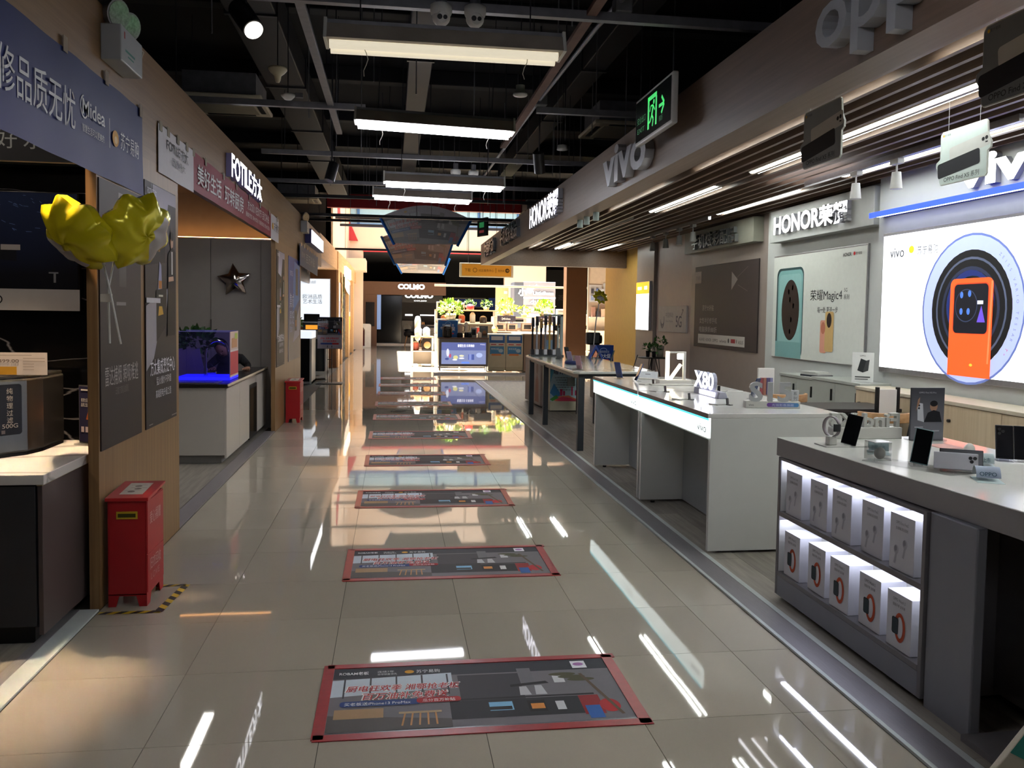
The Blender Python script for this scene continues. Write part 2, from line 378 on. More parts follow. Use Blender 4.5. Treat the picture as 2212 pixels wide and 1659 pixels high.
# ------------------------------------------------------------------ floor
fl = struct(bx(-9, 16, -8, 40, -.3, -.005).build('floor', mat('grout', '4a463e', .8)), 'polished cream tile floor of the shop aisle')
xs = [-.607, 0, .6, 1.2, 1.8, 2.4, 2.68]
tile_me = {}
for r in range(-1, 27):
    for c in range(6):
        w = xs[c+1]-xs[c]
        if c not in tile_me:
            g = .0014
            tile_me[c] = MB().prism([(g, g), (w-g, g), (w-g, .6-g), (g, .6-g)], 'z', -.008, 0).mesh('tile', M_TILE)
        link('tile', tile_me[c], fl, 0, (xs[c], r*.6, 0))
t = MB()
t.box(-.607, 2.68, -8, -.6, -.006, 0); t.box(-.62, 16, 16.2, 40, -.006, 0); t.box(2.9, 16, 15.72, 16.2, -.006, 0); t.box(2.68, 2.9, 15.72, 16.2, -.006, 0)
o = t.build('tile_field', M_TILEF, fl); o['kind'] = 'stuff'
# right shop floor: vinyl planks
fr = struct(bx(2.86, 6.4, -8, 15.7, -.006, .001).build('floor_right_shop', mat('plank_gap', '3c3833', .8)), 'grey wood-look vinyl floor of the phone shops')
pk = {}
for c in range(7):
    for r in range(8):
        y0 = -1.6+1.2*r-(.42*c % 1.2)
        if 'p' not in pk: pk['p'] = bx(.0008, .1792, .0008, 1.1992, 0, .004).mesh('plank', M_PLANK)
        link('plank', pk['p'], fr, 0, (2.862+.18*c, y0, .001))
bx(4.13, 6.4, -8, 15.7, .001, .005).build('plank_field', M_PLANK, fr)['kind'] = 'stuff'
bx(2.862, 4.13, 6.6, 15.7, .001, .0044).build('plank_field', M_PLANK, fr)['kind'] = 'stuff'
fs_ = struct(bx(-5, -.75, -8, 11, -.006, .004).build('floor_left_shop', M_PLANK), 'wood-look vinyl floor of the kitchen stalls')
# metal trims
def trim(n, pieces, label):
    o = None
    for i, (a, m) in enumerate(pieces):
        q = bx(*a).build(n if i == 0 else 'strip', m, o, .001)
        if i == 0: o = struct(q, label)
    return o
M_TRIMG = mat('ribbed_grey_strip', '8d898c', .38, .35, noise=.10, scale=60, stretch=(8, .2, 1))
M_TRIMW = mat('pale_edge_strip', 'c4cbc9', .4, noise=.05)
trim('trim_1', [((2.70, 2.83, -8, 15.7, 0, .010), M_TRIMG), ((2.68, 2.70, -8, 15.7, 0, .012), M_TRIMW), ((2.83, 2.862, -8, 15.7, 0, .011), M_TRIMW)], 'grey metal threshold strip along the phone shops')
trim('trim_2', [((-.70, -.61, -8, 1.42, 0, .010), M_TRIMW), ((-.75, -.70, -8, 1.42, 0, .012), M_TRIMG)], 'pale threshold strip beside the dark counter')
trim('trim_3', [((-.74, -.61, 3.05, 7.82, 0, .012), M_TRIMG)], 'grey threshold strip before the white sink cabinet')
trim('trim_4', [((1.85, 7.0, 17.80, 17.92, 0, .04), M_ALU)], 'metal step edge before the appliance island')
trim('trim_5', [((2.68, 5.2, 15.70, 15.80, 0, .012), M_TRIMG)], 'grey threshold strip at the end of the phone shops')

# ------------------------------------------------------------------ left side shell
def S(a, n, m, label=None): return struct(bx(*a).build(n, m), label)
S((-.66, -.61, 1.44, 3.04, 0, 2.42), 'wall_left', M_WOOD, 'oak veneer panel carrying two tall posters')
S((-.66, -.61, 7.83, 10.75, 0, 2.42), 'wall_left.001', M_WOOD, 'oak veneer panel behind the second red bin')
S((-.68, -.61, -6, 14.6, 2.42, 3.05), 'wall_left.002', M_WOODH, 'oak veneer fascia above the kitchen stalls')
S((-5, -.68, 14.45, 14.6, 2.42, 3.05), 'wall_left.003', M_WOODH)
M_MARB = marble('black_marble', '0a0a0c', '7a7a80', .009, 2.3)
S((-4.6, -.66, 2.0, 2.06, 0, 3.0), 'wall_left.004', M_MARB, 'black marble partition with fine white veins')
M_GREYP = mat('warm_grey_panel', '938d88', .5, noise=.03)
S((-4.6, -.66, 2.06, 2.10, 0, 3.0), 'wall_left.005', M_GREYP)
S((-4.6, -.66, 8.34, 8.44, 0, 3.0), 'wall_left.006', mat('beige_wall', '9a8a76', .7), 'beige wall above the stall cabinets')
S((-4.7, -4.6, -6, 22, 0, 3.0), 'wall_left.007', M_GREYP)
S((-4.6, -.68, -6, 8.4, 3.0, 3.05), 'ceiling_left_stalls', mat('stall_ceiling', '5d5650', .8))
S((-4.6, -.68, 8.44, 14.6, 3.0, 3.05), 'ceiling_left_stalls.001', mat('stall_ceiling_b', '4a3b30', .8))
# third stall and beyond (brown walls, oak fascia and pillars)
M_BROWN = mat('brown_wall', '6a4c36', .6, noise=.05)
S((-4.6, -.66, 20.0, 20.1, 0, 3.0), 'wall_left.008', M_BROWN, 'brown wall behind the white light box')
M_OAKL = wood('light_oak_laminate', 'b58a5e', 'd0a878', 'y')
S((-4.6, -.64, 14.7, 20.2, 2.62, 3.12), 'wall_left.009', M_OAKL, 'light oak header of the third stall')
S((-.72, -.62, 20.0, 37, 2.62, 3.12), 'wall_left.010', M_OAKL, 'light oak fascia of the far stalls')
for i, (y0, y1) in enumerate(((20.1, 20.9), (21.6, 22.2), (25.4, 26.4), (28.6, 29.2), (32.0, 33.0))):
    S((-.78, -.62, y0, y1, 0, 2.62), 'wall_left.%03d' % (11+i), M_OAKL, '%s light oak pillar of the far stalls from the front' % ('first', 'second', 'third', 'fourth', 'fifth')[i])
S((-4.6, -1.6, 20.1, 37, 0, 3.0), 'wall_left.020', M_BROWN)
S((-4.6, -.72, 20.1, 37, 3.0, 3.05), 'ceiling_left_stalls.002', M_BROWN)
# ------------------------------------------------------------------ near ceiling, outer walls
S((-9, 16, -8, 16, 4.5, 4.7), 'ceiling', M_BLACK, 'black painted open ceiling')
S((-9.2, -9, -8, 40, 0, 8.6), 'wall_left.030', M_BLACK)
S((3.25, 16, 37.1, 37.3, 0, 3.92), 'wall_far.001', M_BLACK)
S((16, 16.2, -8, 40, 0, 8.6), 'wall_right', M_BLACK)
S((-9, 16, -8.2, -8, 0, 4.6), 'wall_back', mat('back_wall', '8a847c', .7))
S((-9, 16, 40, 40.2, 0, 4.6), 'wall_far', M_BLACK)
# ------------------------------------------------------------------ atrium
M_CREAM = mat('cream_wall', 'd9c0aa', .8, noise=.03, scale=2)
M_REDP = mat('red_band', 'a5242c', .6, noise=.05)
S((-9, -.95, 22.0, 22.2, 3.05, 8.5), 'wall_atrium', M_BLACK)
S((-9, 16, 15.9, 16.0, 4.5, 8.6), 'wall_atrium.001', M_CREAM)
S((-.6, 4.0, 15.86, 16.02, 3.79, 4.08), 'trim_6', M_REDP, 'dark red band along the ceiling edge')
S((-9, 16, 15.7, 16.02, 4.08, 4.5), 'wall_atrium.002', M_BLACK)
S((-1.1, -.9, 22.0, 31.2, 3.06, 8.5), 'wall_atrium.003', M_CREAM, 'tall cream wall rising over the far stalls')
S((-.92, -.86, 30.9, 31.2, 3.06, 8.5), 'trim_7', M_CREAM)
M_WALLF = M_CREAM
S((-.9, 16, 31.0, 31.3, 3.98, 4.85), 'wall_atrium.004', M_CREAM, 'cream upper wall above the far shop front')
S((-.9, 16, 31.0, 31.3, 5.65, 8.5), 'wall_atrium.005', M_CREAM)
S((-.9, -.35, 31.0, 31.3, 0, 3.98), 'wall_atrium.006', M_CREAM)
S((-.35, 16, 30.93, 31.0, 3.88, 3.98), 'trim_8', M_REDP, 'red sill under the cream upper wall')
S((5.3, 7.0, 30.9, 31.2, 0, 3.9), 'wall_atrium.007', M_CREAM)
w = struct(bx(-.9, 16, 31.2, 31.28, 4.85, 5.65).build('window_1', mat('blue_glazing', '8fb2c8', .1, noise=.05)), 'pale blue glazing band high in the atrium')
for i in range(9): bx(-.6+1.6*i, -.5+1.6*i, 31.1, 31.2, 4.85, 5.65).build('window_frame', C('40618c'), w)
bx(-.9, 16, 31.08, 31.2, 4.85, 4.98).build('window_frame', C('2c4f96'), w)
S((-.9, -.2, 29, 31.0, 3.06, 3.5), 'wall_atrium.008', M_CREAM)
tri = MB().prism([(-.9, 4.3), (-.55, 4.3), (-.9, 5.1)], 'y', 30.86, 30.99).build('trim_9', M_REDP); struct(tri)
tri = MB().prism([(24.0, 4.45), (25.6, 4.45), (24.0, 5.6)], 'x', -.9, -.885).build('trim_10', M_REDP); struct(tri)
# roof with a skylight opening
for i, a in enumerate(((-9, .15, 15.9, 40), (7.4, 16, 15.9, 40), (.15, 7.4, 15.9, 19.7), (.15, 7.4, 31.0, 40))):
    S((a[0], a[1], a[2], a[3], 8.5, 8.7), 'ceiling.%03d' % (i+1), M_CREAM)
S((-9, 16, 31.3, 40, 3.92, 4.1), 'ceiling.010', M_BLACK, 'black ceiling over the far shops')

# ------------------------------------------------------------------ right canopy
S((2.75, 2.92, -6, 15.33, 2.585, 3.03), 'wall_right.001', M_WOODR, 'walnut fascia carrying the phone brand letters')
S((2.75, 6.10, 15.33, 15.55, 2.585, 3.03), 'wall_right.002', M_WOODR, 'walnut end beam of the phone shop canopy')
S((2.92, 6.0, -6, 15.33, 3.10, 3.16), 'ceiling_right_canopy', mat('canopy_void', '2b2421', .9), 'dark void above the slatted canopy')
can = struct(bx(2.95, 5.85, -6, -5.96, 2.94, 3.06).build('ceiling_slats', M_SLAT), 'brown slatted canopy ceiling of the phone shops')
sl = bx(-.018, .018, -5.9, 15.3, 2.93, 3.03).mesh('slat', M_SLAT)
for i in range(20): link('slat', sl, can, 0, (3.03+.145*i, 0, 0))
for i in range(8): bx(2.93, 5.8, -5+2.7*i, -4.95+2.7*i, 3.03, 3.06).build('crossbar', M_DARKM, can)
M_WG = mat('pale_grey_wall', 'c3c6c4', .55, noise=.02); M_WT = mat('taupe_wall', '8c807a', .4, noise=.04); M_WB = mat('pink_taupe_wall', 'ab9a93', .45, noise=.04)
S((5.82, 6.1, -6, 7.75, 0, 3.1), 'wall_right.003', M_WG, 'pale grey wall behind the phone counters')
S((5.70, 5.82, 1.4, 4.95, 0, 3.08), 'wall_right.004', M_WG)
S((5.82, 6.1, 7.75, 10.65, 0, 3.1), 'wall_right.005', M_WT, 'taupe wall around the dark poster')
S((5.84, 6.1, 10.65, 12.62, 0, 3.1), 'wall_right.006', M_WB, 'pinkish wall panel around the network board')
S((5.78, 6.1, 12.62, 13.75, 0, 3.1), 'wall_right.007', M_WT, 'taupe pillar with the yellow-headed light box')
M_YEL = mat('mustard_column', 'c9a04e', .6, noise=.04)
S((6.0, 6.4, 13.75, 17.2, 0, 3.1), 'wall_right.008', M_YEL, 'mustard yellow column at the shop corner')
S((5.4, 5.95, 19.0, 19.4, 0, 2.9), 'wall_right.009', M_BROWN, 'dark brown post beside the lit shelf')
S((6.1, 6.12, -6, 20, 3.1, 4.5), 'wall_right.010', M_BLACK)
# ================================================================== floor mats
def grad(name, h1, h2, axis, a, b, rough=.5):
    """printed colour gradient along an object axis"""
    if name in MATS: return MATS[name]
    m = bpy.data.materials.new(name); m.use_nodes = True; nt = m.node_tree; N = nt.nodes; L = nt.links; bs = N['Principled BSDF']; bs.inputs['Roughness'].default_value = rough; bs.inputs['Specular IOR Level'].default_value = .2
    tc = N.new('ShaderNodeTexCoord'); sp = N.new('ShaderNodeSeparateXYZ'); mr = N.new('ShaderNodeMapRange'); cr = N.new('ShaderNodeValToRGB')
    mr.inputs['From Min'].default_value = a; mr.inputs['From Max'].default_value = b; cr.color_ramp.elements[0].color = hx(h1); cr.color_ramp.elements[1].color = hx(h2)
    L.new(tc.outputs['Object'], sp.inputs[0]); L.new(sp.outputs['XYZ'.index(axis)], mr.inputs['Value']); L.new(mr.outputs[0], cr.inputs['Fac']); L.new(cr.outputs[0], bs.inputs['Base Color'])
    MATS[name] = m; return m
M_TAPE = mat('red_tape', '9c1f24', .3, noise=.12, scale=25, bump=.1)
mt = T('floor_mat', 'red-taped kitchen advertisement on the floor, nearest the camera', 'floor sticker', (1.2, .3, 0), 0, 'taped advertising stickers along the aisle')
bx(-.60, .60, -.295, .305, 0, .001).build('sheet', C('6f6b70', .22), mt)
banner_print(1.17, .55).build('print', mt, (-.585, -.27, .001), 'U', .00006)
for a in ((-.625, .635, -.33, -.285), (-.615, .645, .285, .325), (-.63, -.585, -.32, .32), (.585, .632, -.325, .315)): bx(*a, .001, .0045).build('tape', M_TAPE, mt, .001)
for k in range(1, 10):
    dup(mt, (1.2+(.004 if k % 2 else -.006), .3+1.8*k, 0), 'red-taped kitchen advertisement on the floor, %s from the camera' % ('second', 'third', 'fourth', 'fifth', 'sixth', 'seventh', 'eighth', 'ninth', 'tenth')[k-1], random.uniform(-.008, .008))
# ================================================================== near left stall (water purifiers)
t = T('blue_banner', 'dark blue fabric banner with white lettering taped on the oak fascia', 'banner', (-.605, 0, 2.19))
M_BLUEG = grad('blue_banner_print', '35386f', '1a2858', 'Z', 0, .49)
m = MB(); n = 40
for i in range(n+1):
    y = -2+4.2*i/n; w = .004*math.sin(i*1.1)+.006
    m.v += [(w-.004, y+(.02 if i == n else 0), -.0), (w-.004, y, .245), (w-.004, y, .49)]
for i in range(n):
    for j in (0, 1): a = 3*i+j; m.f.append((a, a+3, a+4, a+1)); m.m.append(0); m.s.append(True)
m.build('cloth', M_BLUEG, t)
p = Pr(); Wt = C('e8e8ea'); p.text('修品质无忧', .365, .165, .19, Wt, w=.77)
p.ring(1.25, .285, .05, .055, .008, Wt, a0=100, a1=330); p.text('Midea', 1.225, .25, .105, Wt, w=.31, bold=.01); p.text('智慧生活可以更美的', 1.22, .17, .04, Wt, w=.30); p.rect(1.60, .16, .005, .15, Wt)
p.ell(1.695, .225, .05, .042, C('e2a33a')); p.ell(1.70, .218, .025, .02, C('f0cf8c')); p.text('苏宁易购', 1.775, .195, .10, Wt, w=.32)
p.build('lettering', t, (.008, 0, 0), 'L')
for y, z in ((.3, .47), (1.0, .47), (1.55, .47), (2.13, .44)): bx(.008, .010, y, y+.05, z, z+.07).build('tape_patch', C('8a7a66', .3), t)
def emergency(x, y, z, label, s=1.0):
    t = T('emergency_light', label, 'emergency light', (x, y, z), 0, 'twin-head emergency lights')
    bx(0, .10*s, -.18*s, .18*s, -.09*s, .09*s).build('box', mat('emergency_case', 'a3a6a8', .4), t, .006); p = Pr(); p.rect(-.14*s, .03*s, .02*s, .035*s, C('9c4a4a')); p.rect(-.12*s, -.03*s, .16*s, .012*s, C('5a8a80'), 0); p.rect(-.08*s, -.05*s, .1*s, .008*s, C('5a8a80'), 0); p.build('print', t, (.101*s, 0, 0), 'L')
    for dy in (-.095, .10):
        d = Vector((.80, -.42, -.22)).normalized(); c0 = Vector((.04*s, dy*s, .165*s)); h = MB()
        h.cyl(c0-d*.03*s, c0+d*.03*s, .058*s, .072*s, 22); h.cyl(c0-d*.06*s, c0-d*.03*s, .035*s, .058*s, 18); hd = h.build('lamp_head', mat('lamp_rim_grey', '8b8788', .35, .3), t)
        MB().cyl(c0+d*.031*s, c0+d*.034*s, .063*s, n=22).build('lens', mat('prismatic_lens', 'b9bab4', .12, .4, noise=.35, scale=70), hd); MB().cyl((.04*s, dy*s, .08*s), c0, .012*s, n=8).build('neck', M_GREYM, hd)
    MB().tube([(.06*s, .11*s, .10*s), (.10*s, .20*s, .06*s), (.06*s, .205*s, -.05*s), (.0, .20*s, -.08*s)], .004*s, 6).build('cable', C('b0a89a'), t)
emergency(-.61, 1.70, 2.865, 'grey emergency light with two round heads, nearest on the oak fascia'); emergency(-.61, 10.9, 2.86, 'small far emergency light above the blue banner on the oak fascia')
t = T('dark_counter', 'dark counter with a white stone top in the corner at left', 'counter', (-.69, .953, 0))
M_DKF = mat('charcoal_laminate', '2b2b2f', .5, noise=.05); M_TPE = mat('taupe_laminate', '4a3f3d', .4, noise=.05)
bx(-1.6, -.025, .02, 1.03, .09, .74).build('body', M_DKF, t); bx(-.02, 0, 0, 1.03, .06, .735).build('side_panel', M_TPE, t, .002)
for x0, x1 in ((-.55, -.03), (-1.1, -.56)): bx(x0, x1, 0, .02, .10, .735).build('door', M_DKF, t, .002)
bx(-1.58, -.06, .06, 1.0, 0, .09).build('plinth', M_BLKP, t); bx(-1.62, .012, -.012, 1.03, .742, .788).build('worktop', marble('white_marble', 'e4dfd8', 'b0aaa4', .05, 3.0), t, .003); bx(-.022, .002, -.004, 1.02, .736, .742).build('edge_strip', C('9c8a6a', .3), t)
t = T('water_purifier', 'steel and black water purifier standing on the white stone top', 'appliance', (-1.05, 1.38, .788))
M_STEEL = mat('brushed_steel', '8e8d8d', .3, .9, noise=.06, scale=20, stretch=(1, 1, .05))
pts = [(-.42, .03), (-.30, -.02), (-.01, -.02), (.09, .10), (.12, .22), (.12, .50), (-.42, .50)]
MB().prism(pts, 'z', .015, .385).build('body', M_STEEL, t, .012); MB().prism([(x*.97-.005, y*.98+.005) for x, y in pts], 'z', .385, .40).build('top', C('3a3836', .3), t, .004); MB().prism([(x*.95, y*.97+.01) for x, y in pts], 'z', 0, .015).build('base', M_BLKP, t)
bx(-.235, -.085, -.030, -.015, .03, .375).build('black_panel', C('0b0b0d', .12), t, .003)
f = bx(-.205, -.120, -.033, -.030, .17, .33).build('display', C('050506', .1), t)
p = Pr(); p.rect(-.207, .168, .089, .0025, C('8a8a8e')); p.rect(-.207, .330, .089, .0025, C('8a8a8e'), 0); p.rect(-.207, .168, .0025, .164, C('8a8a8e'), 0); p.rect(-.1205, .168, .0025, .164, C('8a8a8e'), 0); p.build('outline', t, (0, -.0335, 0), 'F')
d = (Vector((.10, .12, 0))).normalized(); ax = (d, Vector((0, 0, 1)))
p = Pr(); p.rrect(.015, .11, .115, .25, .015, C('16151a', .2)); Lg = C('b9b6b2')
for i, ch in enumerate('纯物理过滤'): p.text(ch, .072, .315-.036*i, .032, Lg, al='c', up=0 if i else 1)
p.text('500G', .072, .145, .03, Lg, al='c', w=.075); p.rect(.03, .118, .018, .018, C('6d6a70')); p.build('label', t, (-.01, -.022, 0), ax, base=.002)
t = T('price_card', 'acrylic price card standing on top of the water purifier', 'price card', (-1.09, 1.44, 1.189), .02)
bx(-.26, .24, .0, .004, .004, .115).build('card', C('efe2d8'), t); bx(-.26, .24, -.02, .03, 0, .004).build('foot', M_CLEAR, t)
p = Pr(); p.rect(-.10, .005, .20, .04, C('e0a83c')); p.text('7499.00', .0, .065, .024, C('7a6a60'), w=.11)
for i in range(5): p.rect(.13, .085-.014*i, .10 if i < 2 else .05, .003, C('b8a89c'), up=0 if i else 1)
p.rect(-.08, .10, .25, .003, C('b8a89c')); p.build('print', t, (0, -.0005, 0), 'F')
t = T('leaflet_stand', 'small upright leaflet stand with an orange tent picture beside the purifier', 'leaflet stand', (-.775, 1.78, .788), -.5)
bx(-.065, .065, .0, .008, .01, .325).build('frame', M_ALU, t, .002); bx(-.07, .07, -.03, .05, 0, .01).build('foot', M_CLEAR, t)
p = Pr(); p.rect(-.06, .018, .12, .30, C('2b2a44')); p.poly([(-.012, .14), (.045, .13), (.058, .15), (.03, .27)], C('a5562c')); p.poly([(0, .142), (.045, .133), (.028, .215)], C('e8b58e')); p.text('尊享生活', -.045, .235, .022, C('d8d4d0'), w=.045); p.text('品质之选', -.045, .21, .022, C('d8d4d0'), w=.045)
for i in range(3): p.rect(-.045+.03*i, .07, .02, .03, C('b9aab0'), up=0 if i else 1)
p.rect(-.045, .295, .05, .008, C('d8d4d0')); p.build('print', t, (0, -.001, 0), 'F')
t = T('wall_board', 'framed dark picture board with a white lower strip on the marble wall', 'board', (-1.4, 2.0, 1.51))
bx(-.7, .525, -.03, 0, 0, .65).build('panel', C('101218', .25), t, .002)
p = Pr(); p.rect(-.70, .12, 1.215, .525, grad('night_picture', '0c0e1a', '1c2b52', 'Z', .2, .62)); 
rb = random.Random(5)
for i in range(70): x = rb.uniform(-.3, .48); y = rb.uniform(.42, .63); p.line((x, y), (x+rb.uniform(.01, .03), y-rb.uniform(0, .012)), .0022, C('5b79b8'), up=0 if i else 1)
p.poly([(-.2, .30), (.20, .27), (.20, .34), (-.2, .36)], C('17181f')); p.rect(.12, .33, .10, .03, C('a9a3a0')); p.rect(.39, .155, .012, .05, C('8a8f98')); p.rect(.365, .205, .05, .008, C('8a8f98'), 0)
p.rect(-.70, 0, 1.225, .118, C('c4c2c4')); p.text('O', .075, .035, .07, C('26262a')); p.build('print', t, (0, -.0305, 0), 'F')
t = T('stall_header', 'dark header panel with pale characters high in the near left stall', 'sign', (-1.4, 2.0, 2.31))
bx(-2, .72, -.12, 0, 0, .55).build('panel', C('2c2d33'), t); p = Pr(); p.text('好', .14, .075, .115, C('a4a8ac')); p.text('水', .28, .075, .115, C('a4a8ac')); p.build('lettering', t, (0, -.1205, 0), 'F'); bx(-2, .72, -.125, -.115, -.006, 0).build('light_line', mat('bronze_line', '8a7350', .3, .5), t)
t = T('downlight', 'warm recessed downlight over the dark counter', 'light', (-.80, 1.32, 2.97)); MB().lathe([(0, .03), (.05, .03), (.055, 0), (.04, 0), (.035, .015), (0, .015)], n=18).build('can', M_WPL, t)
ld = bpy.data.lights.new('downlight_lamp', 'SPOT'); ld.energy = 420; ld.color = (1, .70, .42); ld.spot_size = math.radians(62); ld.spot_blend = .6; ld.shadow_soft_size = .04
lo = bpy.data.objects.new('downlight_lamp', ld); COL.objects.link(lo); lo.parent = t; lo.location = (0, 0, -.02); lo.rotation_euler = (math.radians(-6), math.radians(12), 0)
t = T('strip_light', 'unseen white strip light added on the ceiling of the near left stall', 'strip light', (-1.6, .9, 2.93)); bx(-.05, .05, -1.2, 1.0, .01, .07).build('profile', M_WPL, t); bx(-.04, .04, -1.19, .99, 0, .01).build('diffuser', E('fff0dc', 14), t)  # out-of-view lamp added to brighten the marble, board and header
# yellow foil balloons
M_FOIL = mat('yellow_foil', 'c9bd1c', .22, .25, noise=.12, scale=6, bump=.35); M_FOILW = mat('pale_foil', 'b9b2ae', .3, .1, noise=.05)
def basis(n, x):
    n = Vector(n).normalized(); x = Vector(x); x = (x-n*x.dot(n)).normalized(); y = n.cross(x)
    return Matrix(((x.x, y.x, n.x), (x.y, y.y, n.y), (x.z, y.z, n.z))).to_4x4()
def foil(t, c, R, D, M, lobes=9, cut=.16, patch=True):
    m = MB(); nu, nv = 54, 9; c = Vector(c)
    for side in (1, -1):
        b = len(m.v)
        for j in range(nv+1):
            for k in range(nu):
                a = 2*math.pi*k/nu; q = j/nv; tri = abs(((a*lobes/(2*math.pi)) % 1)*2-1)
                rr = R*q*(1+cut*(tri-.5)*q*q*2); z = side*D*(1-q**2.2)**.62*(1+.05*math.sin(5*a+j)) if q < 1 else 0
                m.v.append(tuple(M @ Vector((rr*math.cos(a), rr*math.sin(a), z))+c))
        for j in range(nv):
            for k in range(nu):
                f = (b+j*nu+k, b+j*nu+(k+1) % nu, b+(j+1)*nu+(k+1) % nu, b+(j+1)*nu+k)
                m.f.append(f if side < 0 else f[::-1]); a = 360*k/nu
                m.m.append(1 if (patch and side > 0 and 2 <= j <= 6 and (215 < a < 325)) else 0); m.s.append(True)
    return m.build('foil_body', [M_FOIL, M_FOILW], t)
t = T('foil_balloon', 'left yellow foil balloon with pointed edge on a white stick', 'balloon', (-.60, 1.34, 1.40), 0, 'yellow foil balloons at the oak panel')
foil(t, (-.035, -.06, .485), .185, .10, basis((-.42, -.62, -.55), (.80, 0, -.60)), 8, .15)
MB().tube([(.05, 0, .36), (.075, .02, .22), (.13, 0, -.045)], .005, 8).build('stick', M_WPL, t); MB().cyl((.045, 0, .40), (.055, 0, .34), .011, .007, 10).build('cup', M_WPL, t)
t = T('foil_balloon', 'right yellow foil balloon overlapping the tall grey poster', 'balloon', (-.50, 1.40, 1.40), 0, 'yellow foil balloons at the oak panel')
foil(t, (.085, 0, .515), .185, .095, basis((.72, -.52, -.34), (.38, 0, .92)), 8, .13)
MB().tube([(-.01, 0, .40), (-.045, 0, .22), (-.04, 0, -.045)], .005, 8).build('stick', M_WPL, t); bx(-.08, -.03, -.01, .012, .16, .20).build('tape', C('c9c2b8', .3), t)
# ================================================================== posters on the first oak panel
t = T('wall_poster', 'tall dark grey-brown poster on the oak panel behind the balloons', 'poster', (-.61, 1.46, .805))
bx(0, .006, 0, .69, 0, 1.375).build('sheet', C('3a3334', .35), t)
p = Pr(); p.rect(0, 0, .69, 1.375, grad('smoke_poster', '2f292a', '4a4242', 'Z', 0, 1.3)); p.rect(.30, .84, .12, .50, grad('grey_glow', '4a4242', '837d80', 'Z', .8, 1.1)); p.rect(.25, .74, .16, .018, C('8a8486')); p.text('雷达捕烟 瞬吸难逃', .06, .33, .11, C('b0a9aa'), w=.56); p.text('云魔方智能油烟机', .22, .27, .045, C('6d6768'), w=.22); p.build('print', t, (.0065, 0, 0), 'L')
def cook_poster(y, w, label):
    t = T('wall_poster', label, 'poster', (-.61, y, .805)); H = 1.485
    bx(0, .006, 0, w, 0, H).build('sheet', C('2c2728', .35), t); p = Pr(); s = w/.71
    p.rect(0, 0, w, H, grad('cook_poster_base', '343031', '3b3536', 'Z', 0, 1.4)); p.poly([(.20*s, 1.48), (.71*s, 1.48), (.71*s, 1.40), (.52*s, 1.40), (.36*s, 1.05), (.14*s, 1.12), (.17*s, 1.48)], grad('hood_light', 'e2dcea', '9a95a5', 'Z', 1.1, 1.5)); p.line((.11*s, 1.13), (.14*s, 1.48), .012, C('7d7884'))
    p.poly([(0, .98), (.44*s, 1.02), (.44*s, 1.15), (.12*s, 1.2), (0, 1.2)], C('1d1b1d')); p.rect(.27*s, 1.08, .012, .03, C('d08a3c')); p.rect(.30*s, 1.08, .012, .05, C('d08a3c'), 0); p.poly([(.26*s, .82), (.36*s, .82), (.34*s, 1.0), (.30*s, 1.02)], C('a9aacc')); p.rect(.28*s, .85, .07*s, .05, C('c07a34'))
    p.poly([(0, .35), (.16*s, .42), (.42*s, .80), (.46*s, .72), (.50*s, .86), (.0, .74)], C('a7a2aa')); p.poly([(.22*s, .52), (.46*s, .62), (.46*s, .86), (.22*s, .84)], C('211d1e')); p.poly([(.26*s, .68), (.38*s, .69), (.35*s, .74), (.28*s, .74)], C('d0a240')); p.rect(.27*s, .80, .10*s, .012, C('e0dcd0'))
    p.ell(.59*s, 1.17, .035*s, .055, C('c9a088')); p.poly([(.47*s, .55), (.66*s, .55), (.69*s, 1.1), (.60*s, 1.13), (.50*s, 1.08)], C('17161a')); p.rect(.575*s, .95, .03*s, .15, C('e0dede')); p.poly([(.50*s, .90), (.63*s, .91), (.62*s, .94), (.50*s, .93)], C('c9a088')); p.ell(.59*s, 1.20, .037*s, .03, C('1a1515'))
    p.rect(0, .76, .30*s, .03, C('d5d2d8')); p.text('方太集成烹饪中心', .07*s, .325, .105, C('eceaf2'), w=.57*s, bold=.008); p.text('猛火爆炒不跑烟', .20*s, .255, .055, C('d6d4dc'), w=.34*s); p.text('高端厨电升级之选', .18*s, .175, .055, C('d6d4dc'), w=.36*s); p.text('FOTILE方太', .03*s, 1.41, .05, C('e8e8f0'), w=.19*s, bold=.015); p.rect(.03*s, .02, .08*s, .006, C('8a8484')); p.rect(.55*s, .02, .13*s, .006, C('8a8484'), 0)
    p.build('print', t, (.0065, 0, 0), 'L')
cook_poster(2.24, .71, 'tall glossy cooking poster next to the dark grey poster'); cook_poster(7.90, .78, 'tall cooking poster on the second oak panel by the red bin')
t = T('wall_poster', 'tall blue kitchen poster on the second oak panel, nearer the far stalls', 'poster', (-.61, 9.13, .805)); bx(0, .006, 0, 1.45, 0, 1.49).build('sheet', C('8a8aa0', .35), t)
p = Pr(); p.rect(0, 0, 1.45, 1.49, grad('blue_poster_base', 'a3968c', '4656a6', 'Z', .3, 1.0)); p.poly([(.5, .7), (1.4, .9), (1.4, 1.4), (.7, 1.45), (.55, 1.1)], C('6f93dc')); p.rect(.85, .95, .3, .4, C('4a4a58')); p.poly([(.5, .25), (1.0, .62), (1.38, .80), (1.38, .35)], C('c9c2cc')); p.rect(.75, .42, .25, .3, C('5a4c46')); p.rect(.82, .48, .12, .1, C('d08a4c'))
p.text('集成', .12, .78, .22, C('dfe4ff'), w=.5); p.text('烹饪', .12, .54, .22, C('dfe4ff'), w=.5); p.text('方太', .12, .42, .10, C('c8d0f4'), w=.3); p.text('FOTILE', .12, 1.22, .10, C('c8d0f4'), w=.35); p.build('print', t, (.0065, 0, 0), 'L')
